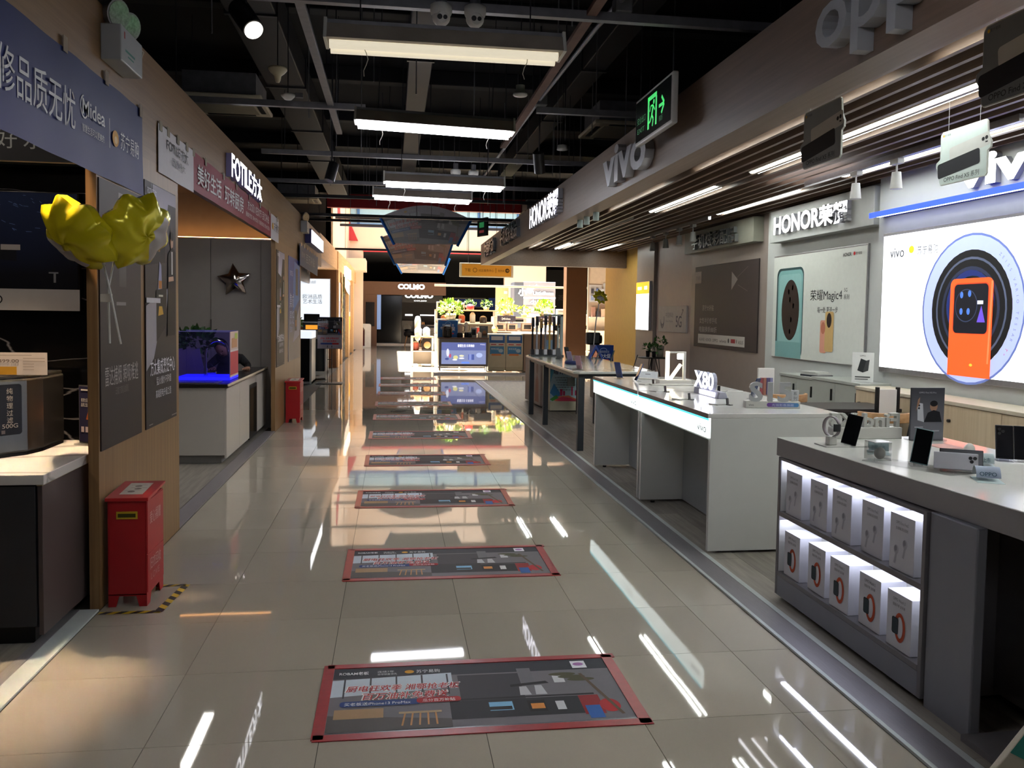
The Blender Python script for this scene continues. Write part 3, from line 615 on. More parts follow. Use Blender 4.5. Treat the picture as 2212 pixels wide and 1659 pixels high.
# ================================================================== cooking stall banner and glowing letters
t = T('stall_banner', 'white and maroon banner taped over the cooking stall opening', 'banner', (-.605, 2.53, 2.37)); cl = MB()
for a, b, k in ((0, .92, 0), (.92, 4.86, 1), (4.86, 5.55, 0)):
    n = int((b-a)/.12)+1
    for i in range(n):
        y0 = a+(b-a)*i/n; y1 = a+(b-a)*(i+1)/n; w0 = .004+.003*math.sin(y0*9); w1 = .004+.003*math.sin(y1*9); cl.add([(w0, y0, .03*(1 if k else .3)), (w1, y1, .03*(1 if k else .3)), (w1, y1, .31), (w0, y0, .31)], [(0, 1, 2, 3)], k)
cl.build('cloth', [C('c9c5c8'), C('7c1f33')], t); p = Pr(); Wt = C('dcd8d8')
p.text('FOTILE', .18, .185, .085, C('26262c'), w=.34, bold=.01); p.text('方太', .55, .18, .095, C('26262c'), w=.20); p.text('因爱伟大', .32, .105, .06, C('55525a'), w=.34); p.text('美好生活', 1.03, .10, .165, Wt, w=.88, bold=.012); p.text('玩转厨房', 2.05, .10, .165, Wt, w=.92, bold=.012); p.text('方太双11狂欢节 百亿补贴', 3.2, .17, .10, Wt, w=1.45); p.text('厨房烹饪 净水饮水 洗碗清洁 热水洗浴', 3.1, .09, .05, Wt, w=1.6); p.ell(4.98, .17, .05, .04, C('d8a338')); p.text('苏宁易购', 5.06, .13, .11, C('3a3a40'), w=.42)
p.build('lettering', t, (.009, 0, 0), 'L')
for i, y in enumerate((.02, .2, .45, .7, .9, 1.3, 2.0, 2.6, 3.3, 4.0, 4.7, 5.4)): bx(.007, .009, y, y+.06, .27, .33).build('tape_patch', C('a39a88', .25), t)
t = T('wall_letters', 'glowing white FOTILE letters on the oak fascia', 'sign', (-.61, 4.70, 2.70)); letters(t, 'FOTILE方太', (.002, 0, .0), 'L', .28, .05, mat('letter_side_violet', '8a86b8', .4), .02, w=1.72, face=E('fbfaff', 5))
# ================================================================== cooking stall interior
t = T('panel_wall', 'tall warm grey cupboard fronts at the back of the cooking stall', 'cupboard', (-.83, 8.18, 0))
for i in range(6): bx(-.005-.62*(i+1)+.004, -.005-.62*i-.004, 0, .022, .06, 2.42).build('door', M_GREYP, t, .002)
bx(-3.74, .17, .022, .16, 0, 2.42).build('carcass', M_GREYP, t); bx(.0, .17, .0, .02, .06, 2.42).build('filler', M_GREYP, t); bx(-.63, -.615, -.02, 0, 1.25, 1.40).build('handle', C('55504c'), t)
led = T('cove_light', 'warm glowing cove strip above the grey cupboard fronts', 'light strip', (-.83, 8.2, 2.425)); bx(-3.7, .16, .0, .03, 0, .012).build('channel', M_ALU, led); bx(-3.7, .16, .006, .024, .012, .020).build('diffuser', E('ffb46a', 14), led)
t = T('strip_light', 'white strip light on the ceiling inside the cooking stall', 'strip light', (-1.13, 5.55, 2.93)); bx(-.06, .06, -1.2, .9, .01, .07).build('profile', M_WPL, t); bx(-.05, .05, -1.19, .89, 0, .01).build('diffuser', E('f6f2ea', 24), t)
t = T('sink_cabinet', 'white sink cabinet with dark worktop in the cooking stall', 'cabinet', (-.77, 5.56, 0))
M_CABW = mat('warm_white_front', 'c8c1b8', .35, noise=.02)
bx(-.75, -.02, 0, 1.85, .09, .755).build('body', M_CABW, t); bx(-.16, -.02, 1.85, 2.6, .09, .755).build('bar_panel', M_CABW, t)
for a, b in ((.004, .72), (.725, 1.33), (1.87, 2.6)): bx(-.02, 0, a, b, .06, .75).build('door', M_CABW, t, .002)
g = bx(-.02, .002, 1.335, 1.865, .04, .66).build('glass_door', C('17171a'), t, .003); bx(.002, .004, 1.37, 1.83, .08, .62).build('pane', glass('smoked_pane', 'b8b0a4', .03, .5), g); bx(-.018, .0015, 1.4, 1.8, .10, .60).build('shelf_picture', mat('wine_interior', '6d5f52', .3, noise=.5, scale=9), g)
bx(-.62, -.06, .06, 2.4, 0, .09).build('plinth', C('8f8b88'), t); MB().prism([(-.78, -.02), (.02, -.02), (.02, 2.62), (-.18, 2.62), (-.18, 1.87), (-.78, 1.87)], 'z', .76, .795).build('worktop', C('24211f', .25), t, .004); bx(.012, .0205, -.02, 2.62, .775, .796).build('edge_band', C('d8c8ac', .25), t)
s = bx(-.66, -.10, .05, .36, .795, .80).build('sink_rim', M_STEEL, t, .002); bx(-.62, -.14, .08, .33, .7965, .802).build('basin', C('3b3733', .25), s)
t = T('water_tank', 'clear acrylic demonstration tank glowing blue on the sink cabinet', 'tank', (-1.08, 6.20, .80))
bx(-.27, .27, -.23, .23, 0, .03).build('base', mat('blue_glow_base', '1a1ae0', .4, emit=.9, eh='2222ff'), t, .004)
for a in ((-.27, .27, -.23, -.225), (-.27, .27, .225, .23), (-.27, -.265, -.225, .225)): bx(*a, .03, .50).build('pane', glass('blue_tint_acrylic', 'e4e2ff', .02, .05), t)
for a in ((-.27, .27, -.232, -.222), (-.27, .27, .222, .232)): bx(*a, .497, .503).build('edge', C('8a86e0', .2), t)
bx(.262, .27, -.225, .225, .03, .50).build('printed_side', C('d8b8b0', .3), t); p = Pr(); p.rect(-.22, .05, .44, .24, C('cf4a58')); p.rect(-.22, .29, .44, .02, C('efe0e0')); p.rect(-.15, .33, .3, .10, C('d8a078')); p.rect(.02, .42, .15, .06, C('c3d46a')); p.build('print', t, (.2705, 0, 0), 'L')
MB().tube([(-.02, 0, .03), (-.02, 0, .28)]+[(.10-.12*math.cos(a), 0, .28+.12*math.sin(a)) for a in [math.pi*i/8 for i in range(1, 7)]]+[(.21, 0, .30)], .013, 10).build('faucet_spout', M_CHROME, t); MB().cyl((.205, 0, .32), (.225, 0, .24), .016, .02, 12).build('faucet_head', M_CHROME, t); MB().cyl((-.02, 0, .06), (.09, -.02, .065), .012, n=10).build('faucet_lever', M_CHROME, t); MB().cyl((-.02, 0, .03), (-.02, 0, .11), .022, n=14).build('faucet_body', M_CHROME, t)
t = T('price_sign', 'row of leaning acrylic price labels behind the glowing tank', 'price label', (-1.42, 6.6, .797))
for i in range(3): bx(-.05, .05, -.004, .004, 0, .30, M=Tr(.09*i, 0, 0) @ Ry(-.22) @ Rx(-.1)).build('label', C('8d7f86', .3), t)
LEAFP = [(0, 0), (.35, .22), (.3, .62), (0, 1), (-.3, .62), (-.35, .22)]
def leafy(parent, c, R, n, size, mats, seed, squash=.7, name='foliage'):
    r = random.Random(seed); m = MB()
    for i in range(n):
        d = Vector((r.gauss(0, 1), r.gauss(0, 1), r.gauss(.25, .8))).normalized(); q = r.uniform(.35, 1)**.6
        pos = Vector(c)+Vector((d.x*R*q, d.y*R*q, d.z*R*q*squash)); s = size*r.uniform(.6, 1.2)
        u = Vector((r.uniform(-1, 1), r.uniform(-1, 1), r.uniform(-.6, .3))).normalized(); v = (d*.8+Vector((r.uniform(-.5, .5), r.uniform(-.5, .5), r.uniform(-.3, .5)))).normalized(); u = (u-v*u.dot(v)).normalized(); w = u.cross(v)
        m.add([pos+u*(a*s)+v*(b*s)+w*(.18*s*(abs(a)*2)) for a, b in LEAFP], [(0, 1, 2, 3), (0, 3, 4, 5)], r.randrange(len(mats)), True)
    return m.build(name, mats, parent)
GL = [mat('leaf_dark', '2c4a22', .45, noise=.2), mat('leaf_mid', '3f6a2c', .45, noise=.2), mat('leaf_light', '5c8a3a', .45, noise=.2)]
GY = [mat('leaf_lime', '8aa63a', .5, noise=.15), mat('leaf_yellowgreen', 'a9b84e', .5, noise=.15), mat('leaf_fresh', '6f9434', .5, noise=.15)]
t = T('potted_plant', 'dark leafy plant in a pot behind the acrylic tank', 'plant', (-1.38, 7.0, .795)); MB().lathe([(0, 0), (.08, 0), (.10, .18), (.09, .18), (.085, .16), (0, .16)], n=18).build('pot', C('4a4542'), t); leafy(t, (.0, 0, .36), .20, 150, .09, GL[:2], 11)['kind'] = 'stuff'
t = T('foil_balloon', 'silver star balloon stuck on the grey cupboard front', 'balloon', (-1.15, 8.10, 1.90)); m = MB(); c = []
for i in range(10): a = math.pi/2+math.pi*i/5+.10; r_ = .205 if i % 2 == 0 else .105; c.append((r_*math.cos(a), r_*math.sin(a)))
for s in (-1, 1):
    b = len(m.v); m.v += [(0, s*.055, 0)]+[(x*.55, s*.045, z*.55) for x, z in c]+[(x, 0, z) for x, z in c]
    for i in range(10):
        j = (i+1) % 10
        for f in ((b, b+1+i, b+1+j), (b+1+i, b+11+i, b+11+j, b+1+j)): m.f.append(f if s < 0 else f[::-1]); m.m.append(0); m.s.append(True)
m.build('foil_body', mat('silver_foil', 'b8aea8', .12, 1.0, noise=.05), t)
p = Pr()
for i in range(10):
    j = (i+1) % 10; p.poly([(c[i][0], c[i][1]), (c[j][0], c[j][1]), (c[j][0]*1.06, c[j][1]*1.06), (c[i][0]*1.06, c[i][1]*1.06)], mat('silver_foil', 'b8aea8', .12, 1.0), up=0)
p.build('seam', t, (0, 0, 0), 'F')
# red collection bins
M_REDB = mat('red_bin_paint', 'a51c22', .4, noise=.05)
def red_bin(x, y, label, rz=0.0):
    t = T('collection_bin', label, 'bin', (x, y, 0), rz, 'red steel collection bins'); w, d = .092, .155
    m = MB(); m.prism([(-w, .55), (-w, 0), (-w+.035, 0), (-w+.05, .055), (w-.05, .055), (w-.035, 0), (w, 0), (w, .55)], 'y', -d, -d+.004); m.prism([(-w, .55), (-w, 0), (-w+.035, 0), (-w+.05, .055), (w-.05, .055), (w-.035, 0), (w, 0), (w, .55)], 'y', d-.004, d)
    for s in (-1, 1): m.prism([(-d, .55), (-d, 0), (-d+.06, 0), (-d+.08, .055), (d-.08, .055), (d-.06, 0), (d, 0), (d, .55)], 'x', s*w-.002, s*w+.002)
    m.box(-w, w, -d, d, .06, .065); m.build('body', M_REDB, t)
    bx(w+.001, w+.006, -d+.006, d-.006, .27, .545).build('door_panel', M_REDB, t, .001); bx(w+.001, w+.006, -d+.006, d-.006, .07, .265).build('lower_panel', M_REDB, t, .001)
    lid = MB().prism([(-d-.012, .548), (d+.012, .575), (d+.012, .588), (-d-.012, .566)], 'x', -w-.012, w+.014).build('lid', mat('red_lid', 'b3262a', .35), t, .002)
    u = Vector((0, 1, .08)).normalized(); p = Pr(); p.rect(-.055, -.10, .115, .21, C('cfc6ba')); 
    for a, b in ((0, .05), (.01, 0), (-.01, -.05)): p.ell(a, b, .018, .014, C('5a3a34'), up=0); p.rect(a-.04, b+.018, .08, .004, C('8a5a50'), 0)
    p.build('sticker', lid, (0, 0, .5785), (WX, u))
    f = bx(-.052, .052, -d-.005, -d, .455, .495).build('slot_frame', C('b79a2c', .35), t, .002); bx(-.043, .043, -d-.0065, -d-.004, .465, .484).build('slot', C('3d3a1a'), f)
    p = Pr(); p.text('爱心捐赠', -.11, .42, .07, C('d0a8a4'), w=.2); p.text('旧衣回收', -.11, .18, .07, C('d0a8a4'), w=.2); p.text('LOVE', -.10, .12, .05, C('c08a88'), w=.16); p.build('lettering', t, (w+.0065, 0, 0), 'L')
red_bin(-.487, 1.625, 'red steel collection bin nearest, standing by the hazard tape'); red_bin(-.49, 8.86, 'red steel collection bin farther off at the second oak panel', -.04)
t = T('hazard_tape', 'yellow and black hazard tape stuck on the floor around the near bin', 'tape', (-.6, 1.38, 0))
def haz(a, b, w):
    p = Pr(); a = Vector(a); b = Vector(b); d = (b-a); L = d.length; d.normalize(); u = Vector((d.x, d.y, 0)); v = Vector((-d.y, d.x, 0)); p.rect(0, -w/2, L, w, C('c9a51e', .35)); n = max(2, int(L/.075)); q = L/n
    for i in range(n): p.poly([(i*q, -w/2), (i*q+q*.5, -w/2), (min(L, i*q+q*.5+.03), w/2), (min(L, i*q+.03), w/2)], C('1b1a1c', .35), up=0 if i else 1)
    return p.build('tape_strip', t, (a.x, a.y, .0012), (u, v), .0002)
haz((-.0, .0), (.30, -.0), .038); haz((.285, -.01), (.325, .425), .042); haz((.20, .41), (.325, .415), .036)
# ================================================================== third stall and far left side
t = T('lit_sign', 'small overexposed glowing sign at the end of the oak fascia', 'sign', (-.61, 12.6, 2.77)); bx(0, .10, -1.2, 1.25, -.12, .12).build('box', C('4a4a80'), t, .003); bx(.10, .104, -1.15, 1.2, -.105, .105).build('face', E('ffffff', 3.5), t)
t = T('blue_banner', 'slate blue banner hanging below the small glowing sign', 'banner', (-.58, 11.8, 2.2)); MB().prism([(-1.5, .03), (1.5, -.02), (1.62, .34), (-1.5, .36)], 'x', 0, .006).build('cloth', C('3c557e'), t); p = Pr(); p.text('百万补贴', .9, .12, .17, C('a9b4c4'), w=1.5); p.text('厨电', .25, .17, .10, C('8a98b0'), w=.5); p.build('lettering', t, (.007, -1.5, 0), 'L')
for i in range(7): bx(.006, .012, -1.35+.42*i, -1.25+.42*i, .33, .38).build('tape_patch', C('c8b898', .25), t)
t = T('hanging_sign', 'translucent grey rounded sign panel below the slate blue banner', 'sign', (-.72, 11.9, 2.03)); MB().prism([(-1.4, 0), (1.2, 0), (1.3, .05), (1.3, .3), (-1.4, .3)], 'x', 0, .02).build('panel', C('8f9093', .2), t, .004); p = Pr(); p.text('STE', .4, .16, .16, C('aeb0b4')); p.build('lettering', t, (.021, -1.4, 0), 'L')
t = T('lightbox_poster', 'glowing pale blue light box with grey characters in the third stall', 'light box', (-1.55, 20.0, 1.25)); bx(-.9, .745, -.06, 0, 0, 1.14).build('frame', M_ALU, t); p = Pr(); p.rect(-.88, .02, 1.605, 1.10, E('dfeaf6', .95)); K = E('6d7884', .3); p.text('rdior 法迪欧', .0, 1.0, .085, K, w=.36); p.text('欧洲品质', .02, .60, .13, K, w=.50); p.text('艺术生活', .02, .47, .13, K, w=.50); p.build('print', t, (0, -.0605, 0), 'F')
t = T('display_counter', 'dark glass-fronted display counter with glowing white top', 'counter', (-1.02, 14.85, 0)); bx(-.35, .16, 0, .9, .05, .95).build('body', C('15161a', .15), t, .004); bx(-.37, .20, -.02, .92, .95, 1.10).build('top_box', E('e6eef8', .9), t, .004); bx(.16, .20, -.01, .9, .0, .95).build('side_post', M_WPL, t); bx(-.36, .2, 0, .9, 0, .05).build('plinth', M_ALU, t)
t = T('oven_tower', 'built-in oven with glowing window below a black panel in the third stall', 'oven', (-1.1, 17.2, 0)); bx(-.3, .25, 0, .6, 0, 1.06).build('cabinet', M_WPL, t, .004); bx(-.14, .24, -.01, .5, 1.06, 1.24).build('oven', C('1c1a1a', .2), t, .004); bx(-.08, .20, -.014, -.01, 1.09, 1.19).build('oven_window', E('e0902c', 1.1), t); bx(-.16, .25, -.01, .5, 1.24, 1.27).build('shelf', M_ALU, t); bx(-.12, .24, -.02, .02, 1.27, 1.45).build('panel', C('1a1b1e', .15), t, .004)
t = T('potted_plant', 'small leafy plant on the counter of the third stall', 'plant', (-1.2, 15.4, 1.10)); MB().lathe([(0, 0), (.05, 0), (.06, .09), (.05, .09), (0, .08)], n=14).build('pot', C('3a3432'), t); leafy(t, (0, 0, .17), .13, 70, .07, GL, 13)['kind'] = 'stuff'
t = T('low_cabinet', 'low dark glass cabinet between white posts in the third stall', 'cabinet', (-.78, 16.1, 0)); bx(-.14, .12, 0, .5, .18, .90).build('body', C('20262a', .12), t, .003)
for x in (-.16, .14): bx(x, x+.03, -.01, .5, 0, .95).build('post', M_WPL, t)
bx(-.16, .17, 0, .5, .10, .18).build('base', M_WPL, t)
t = T('sign_stand', 'black floor stand holding the kitchen advertisement board', 'sign stand', (-.47, 15.05, 0)); bx(-.27, .27, -.22, .22, 0, .015).build('base', M_BLKP, t, .004)
for x in (-.045, .045): MB().cyl((x, 0, .01), (x, 0, .8), .009, n=8).build('pole', M_BLKP, t)
bx(-.045, .045, -.006, .006, .50, .515).build('crossbar', M_BLKP, t); M = Tr(0, 0, .73) @ Rx(-.12); bx(-.255, .255, -.01, .01, 0, .67, M=M).build('board', C('37343a'), t)
p = banner_print(.5, .36); u, v = WX, (M.to_3x3() @ WZ); p.build('picture', t, M @ Vector((-.25, -.0105, .29)), (u, v), .0002); p = Pr(); p.rect(0, 0, .5, .29, C('a39aa6')); p.text('厨电狂欢季 湘鄂抢老板', .06, .20, .04, C('c0242c'), w=.38, bold=.02); p.text('百万油补免费送', .11, .14, .045, C('c0242c'), w=.28, bold=.02); p.rrect(.06, .085, .26, .035, .015, C('36468a')); p.rrect(.30, .085, .14, .035, .015, C('b0282f')); p.build('picture_foot', t, M @ Vector((-.25, -.0105, .005)), (u, v), .0002)
def vine(x, y, label, seed):
    t = T('ivy_vine', label, 'vine', (x, y, .3)); r = random.Random(seed); MB().tube([(r.uniform(-.02, .02), r.uniform(-.03, .03), 2.2-.11*i) for i in range(20)], .006, 5).build('stem', GL[0], t)
    m = MB()
    for i in range(26):
        c = Vector((r.uniform(0, .06), r.uniform(-.12, .06), 2.2-.084*i)); s = r.uniform(.05, .10); m.add([c+Vector((0, -s*.6, 0)), c+Vector((.02, 0, -s)), c+Vector((0, s*.6, 0)), c+Vector((.02, 0, s*.5))], [(0, 1, 2, 3)], r.randrange(3), True)
    m.build('leaves', GL, t)
vine(-.615, 21.58, 'ivy garland climbing the nearer light oak pillar', 2); vine(-.615, 22.3, 'ivy garland climbing the far edge of the oak pillar', 4)
t = T('lit_sign', 'overexposed white shop sign on the light oak fascia', 'sign', (-.62, 24.3, 2.72)); bx(0, .06, -1.5, 1.5, -.16, .16).build('box', E('fff2e0', 1.6), t); p = Pr(); p.text('厨卫电器', .4, .08, .17, C('a09080'), w=1.6); p.build('lettering', t, (.061, -1.5, -.12), 'L')
t = T('paper_banner', 'white paper banner drooping under the overexposed shop sign', 'banner', (-.60, 24.2, 2.2)); MB().prism([(-1.4, .05), (-.5, -.06), (.6, -.12), (1.4, -.15), (1.4, .3), (-1.4, .36)], 'x', 0, .004).build('sheet', C('efe4d8'), t)
t = T('wall_poster', 'narrow white and yellow poster on the third light oak pillar', 'poster', (-.615, 25.5, .9)); bx(0, .01, .05, .75, 0, 1.6).build('sheet', C('d8d0c8'), t); bx(.01, .012, .05, .75, 0, .45).build('foot_print', C('e0a83a'), t); bx(.01, .012, .15, .65, .6, 1.5).build('picture', C('4a4a58'), t)
t = T('wall_poster', 'narrow white poster on the first light oak pillar', 'poster', (-.615, 20.15, .6)); bx(0, .01, .05, .65, 0, 1.7).build('sheet', C('d5d2dc'), t); bx(.01, .012, .2, .5, .5, 1.2).build('picture', C('8a94b8'), t)
t = T('door_panel', 'dark brown glass door between the far oak pillars', 'door', (-.72, 23.6, 0)); bx(0, .05, -.9, .9, 0, 2.1).build('leaf', C('241c1a', .15), t); bx(.05, .07, .5, .53, .9, 1.3).build('handle', M_ALU, t)
t = T('display_arch', 'white arch-shaped display unit standing far down the left side', 'display', (-.32, 33.2, 0)); MB().prism([(-.22, 0), (.24, 0), (.24, .96), (.18, 1.0), (-.24, 1.0), (-.26, .96), (-.12, .9), (-.02, .75), (-.02, .06), (-.22, .06)], 'y', -.2, .2).build('arch', mat('display_white', 'efe8de', .4), t, .01); bx(-.2, -.02, -.1, .15, .06, .72).build('goods', C('6a2a2c'), t)
# ================================================================== ceiling equipment
M_TUBE = E('f4f6ff', 24); M_TUBEDIM = mat('cream_diffuser', 'e8dfc4', .5, emit=.55, eh='fff3d8', noise=.03)
M_HOUS = mat('fixture_enamel', '8f857a', .5, noise=.18, scale=6)
def fixture(x, y, z, tilt, lit, label):
    t = T('fluorescent_fixture', label, 'ceiling light', (x, y, z), 0, 'fluorescent fixtures over the aisle'); t.rotation_euler = (0, tilt, 0)
    L = .625
    MB().prism([(-.10, 0), (.10, 0), (.055, .085), (-.055, .085)], 'x', -L, L).build('housing', M_HOUS, t)
    bx(-L, L, -.04, .04, .085, .11).build('top_rail', M_GREYM, t, .002)
    for s in (-1, 1):
        MB().prism([(-.105, -.004), (.105, -.004), (.06, .112), (-.06, .112)], 'x', s*L-.008, s*L+.008).build('end_cap', M_WPL, t)
        MB().cyl((s*.45, 0, .11), (s*.45, 0, 4.5-z), .004, n=6).build('suspension_rod', M_DARKM, t)
        pts = [(s*.42+.012*math.sin(k*1.3+s), -.05+.006*k, -.03-.028*k) for k in range(5+(1 if s < 0 else 0))]
        MB().tube(pts, .0022, 5).build('loose_wire', C('b9b4aa'), t)
    MB().cyl((-L+.02, -.045, -.018), (L-.03, -.045, -.018), .024, n=12).build('tube', M_TUBE if lit else M_TUBEDIM, t)
    MB().cyl((-L+.02, .045, -.018), (L-.03, .045, -.018), .024, n=12).build('tube', M_TUBE if lit else M_TUBEDIM, t)
    return t
fixture(1.118, 1.55, 2.93, 0, False, 'unlit long fluorescent fixture nearest the camera below two domes')
fixture(1.169, 3.80, 3.0, .03, True, 'bright long fluorescent fixture, second from the front')
fixture(1.37, 5.90, 2.865, .01, True, 'bright fluorescent fixture below the farther camera pair')
fixture(1.209, 7.90, 2.985, .02, True, 'farthest fluorescent fixture before the hanging banners')
fixture(1.15, -.9, 2.98, 0, True, 'fluorescent fixture overhead, out of the picture')
fixture(1.15, -5.0, 2.98, 0, True, 'fluorescent fixture behind the viewpoint')

def rail_x(y, x0, x1, z, label, m=M_GREYM):
    t = T('cable_rail', label, 'rail', (x0, y, z), 0, 'steel rails across the ceiling')
    MB().prism([(-.025, 0), (.025, 0), (.025, .05), (.018, .05), (.018, .007), (-.018, .007), (-.018, .05), (-.025, .05)], 'x', 0, x1-x0).build('channel', m, t)
    n = max(2, int((x1-x0)/1.1))
    for i in range(n): MB().cyl((.25+i*(x1-x0-.5)/(n-1), 0, .01), (.25+i*(x1-x0-.5)/(n-1), 0, 4.5-z), .005, n=6).build('hanger_rod', M_DARKM, t)
    return t
rail_x(1.90, -.4, 3.4, 3.25, 'galvanised rail holding the nearer pair of dome cameras')
rail_x(4.42, -1.2, .6, 3.25, 'galvanised rail to the left of the second fixture')
rail_x(4.20, 2.05, 3.3, 3.25, 'short galvanised rail behind the exit sign')
rail_x(6.65, -.6, 3.1, 3.25, 'galvanised rail holding the farther dome cameras')
rail_x(8.75, -.9, 3.6, 3.25, 'galvanised rail crossing above the third fixture')
rail_x(10.6, -.9, 3.4, 3.3, 'thin dark rail crossing before the red band', M_DARKM)
rail_x(12.3, -.9, 3.4, 3.2, 'thin dark rail just in front of the hanging banners', M_DARKM)
rail_x(14.6, -.9, 3.2, 3.35, 'dark rail right under the red band', M_DARKM)
rail_x(18.5, -.6, 6.0, 3.05, 'dark rail low over the atrium edge', M_DARKM)
def rail_y(x, y0, y1, z, m, w, label):
    t = T('ceiling_channel', label, 'channel', (x, y0, z)); L = y1-y0
    bx(-w/2, w/2, 0, L, 0, .03).build('channel', m, t, .002)
    for i in range(4): MB().cyl((0, .2+i*(L-.4)/3, .03), (0, .2+i*(L-.4)/3, 4.5-z), .005, n=6).build('hanger_rod', M_DARKM, t)
    return t
rail_y(.31, .9, 5.55, 3.27, M_GREYM, .055, 'pale channel running lengthwise on the left, ending at a black spotlight')
rail_y(1.98, .3, 5.9, 3.27, mat('rusty_brown', '5b3b2e', .7, noise=.2), .06, 'rusty brown channel running lengthwise to the right of the fixtures')
c = T('conduit', 'grey conduit pipe with junction boxes slanting along the ceiling', 'pipe', (2.22, .6, 3.34))
MB().tube([(0, 0, .02), (-.1, 1.7, .02), (-.16, 3.6, 0), (-.22, 9.8, 0)], .016, 8).build('pipe', M_GREYM, c)
for y in (1.3, 3.55): bx(-.05-.04*y, .05-.04*y, y-.05, y+.05, -.04, .05).build('junction_box', mat('junction_grey', '5c5c5e', .6), c, .006)
def duct(x0, x1, y0, y1, z0, z1, label, h='1d1d20'):
    t = T('air_duct', label, 'duct', ((x0+x1)/2, y0, z0), 0, 'dark ducts under the ceiling'); w = (x1-x0)/2
    n = max(1, int((y1-y0)/2.2)); m = mat('duct_'+h, h, .6, .2, noise=.15, scale=3)
    for i in range(n):
        a = (y1-y0)*i/n; b = (y1-y0)*(i+1)/n
        bx(-w, w, a+.02, b-.02, 0, z1-z0).build('duct_section', m, t, .01)
        bx(-w-.015, w+.015, b-.03, b+.01, -.015, z1-z0+.015).build('flange', M_DARKM, t)
    return t
duct(-.52, -.12, 2.0, 15.6, 3.95, 4.25, 'wide dark duct on the left running lengthwise', '18181a')
duct(.98, 1.22, 3.0, 15.6, 4.02, 4.16, 'narrow grey duct along the middle of the ceiling', '2c2b2e')
duct(2.76, 3.0, 1.0, 12.6, 4.05, 4.3, 'dark duct on the right above the exit sign', '121214')
duct(-2.5, -2.0, 1.0, 15.0, 3.9, 4.3, 'dark duct over the kitchen stalls', '161618')
duct(4.7, 5.4, 1.0, 15.0, 3.9, 4.3, 'dark duct over the phone shop canopy', '161618')
for i, y in enumerate((2.6, 5.2, 7.6, 9.8, 11.8, 13.6)):
    b = tag(bx(-4, 7, y-.09, y+.09, 4.32, 4.5).build('ceiling_beam', mat('beam_black', '141417', .8, noise=.2), None, .01), '%s black roof beam across the aisle, counted from the front' % ('First', 'Second', 'Third', 'Fourth', 'Fifth', 'Sixth')[i], 'beam', 'black roof beams')
rod = MB().cyl((0, 0, 0), (0, 0, 1.4), .005, n=6).mesh('threaded_rod', M_GREYM)
rr = random.Random(3)
for i in range(44):
    x = rr.uniform(1.5, 3.2) if i % 3 else rr.uniform(-.4, 1.2); y = rr.uniform(2.2, 14.5)
    o = link('threaded_rod', rod, None, 0, (x, y, rr.uniform(3.1, 3.5))); o.scale.z = (4.5-o.location.z)/1.4
    tag(o, 'thin threaded rod hanging straight down from the black ceiling', 'rod', 'threaded rods under the ceiling')
def dome(x, y, z, yaw, label, s=1.0):
    t = T('dome_camera', label, 'security camera', (x, y, z), yaw, 'white turret security cameras')
    MB().lathe([(0, .03*s), (.05*s, .03*s), (.062*s, .022*s), (.062*s, -.012*s), (.055*s, -.03*s), (.05*s, -.034*s)], n=20).build('base', M_WPL, t)
    MB().cyl((0, 0, .02*s), (0, 0, .10*s), .03*s).build('mount', M_GREYM, t)
    b = MB().ball((0, 0, -.04*s), .052*s, 18, 12).build('eyeball', M_WPL, t)
    q = Matrix.Rotation(math.radians(108), 4, 'X')
    f = MB().cyl(Vector((0, 0, -.04*s))+q @ Vector((0, 0, .045*s)), Vector((0, 0, -.04*s))+q @ Vector((0, 0, .0535*s)), .034*s, .030*s, 20).build('face', M_WPL, b)
    for dx, rr_ in ((-.0155, .0145), (.0155, .012)):
        p = Vector((dx*s, .002*s, 0)); 
        MB().cyl(Vector((0, 0, -.04*s))+q @ (p+Vector((0, 0, .052*s))), Vector((0, 0, -.04*s))+q @ (p+Vector((0, 0, .055*s))), rr_*s, n=14).build('lens', M_BLKP, b)
    return t
dome(1.105, 1.85, 3.24, .1, 'white turret camera, left one of the nearer pair'); dome(1.295, 1.83, 3.235, .1, 'white turret camera, right one of the nearer pair')
dome(1.54, 6.66, 3.13, -.9, 'white turret camera turned away, left one of the farther pair', .95); dome(1.74, 6.64, 3.12, 0, 'white turret camera, right one of the farther pair', .95)
t = T('smoke_detector', 'cream bell-shaped detector high on the left', 'detector', (.01, 3.35, 3.22))
MB().lathe([(0, .06), (.066, .06), (.068, .045), (.05, .022), (.026, .002), (.02, -.03), (.012, -.045), (0, -.047)], n=20).build('bell', mat('cream_plastic', 'bdb394', .5), t); MB().cyl((0, 0, .05), (0, 0, 1.28), .004, n=6).build('rod', M_DARKM, t)
t = T('motion_sensor', 'white saucer-shaped sensor beside the left channel', 'sensor', (-.02, 4.2, 3.28))
MB().lathe([(0, .02), (.06, .02), (.055, .005), (.03, -.02), (0, -.022)], n=18).build('saucer', M_WPL, t); MB().cyl((0, 0, .02), (0, 0, 1.22), .004, n=6).build('rod', M_DARKM, t); bx(.06, .12, -.02, .02, 0, .035).build('cable_box', mat('junction_grey', '5c5c5e', .6), t)
t = T('ceiling_speaker', 'round white speaker hanging right of the first fixture', 'speaker', (1.81, 3.53, 3.22))
MB().lathe([(0, .075), (.035, .075), (.035, .015), (.055, .012), (.057, 0), (.05, -.006), (0, -.008)], n=20).build('can', M_WPL, t); MB().cyl((0, 0, .07), (0, 0, 1.28), .004, n=6).build('rod', M_DARKM, t)
t = T('downlight', 'small round downlight hanging near the air conditioner on the right', 'light', (2.62, 5.9, 3.28))
MB().lathe([(0, .05), (.05, .05), (.06, .01), (.06, 0), (0, 0)], n=18).build('can', M_WPL, t); MB().cyl((0, 0, .05), (0, 0, 1.2), .004, n=6).build('rod', M_DARKM, t)
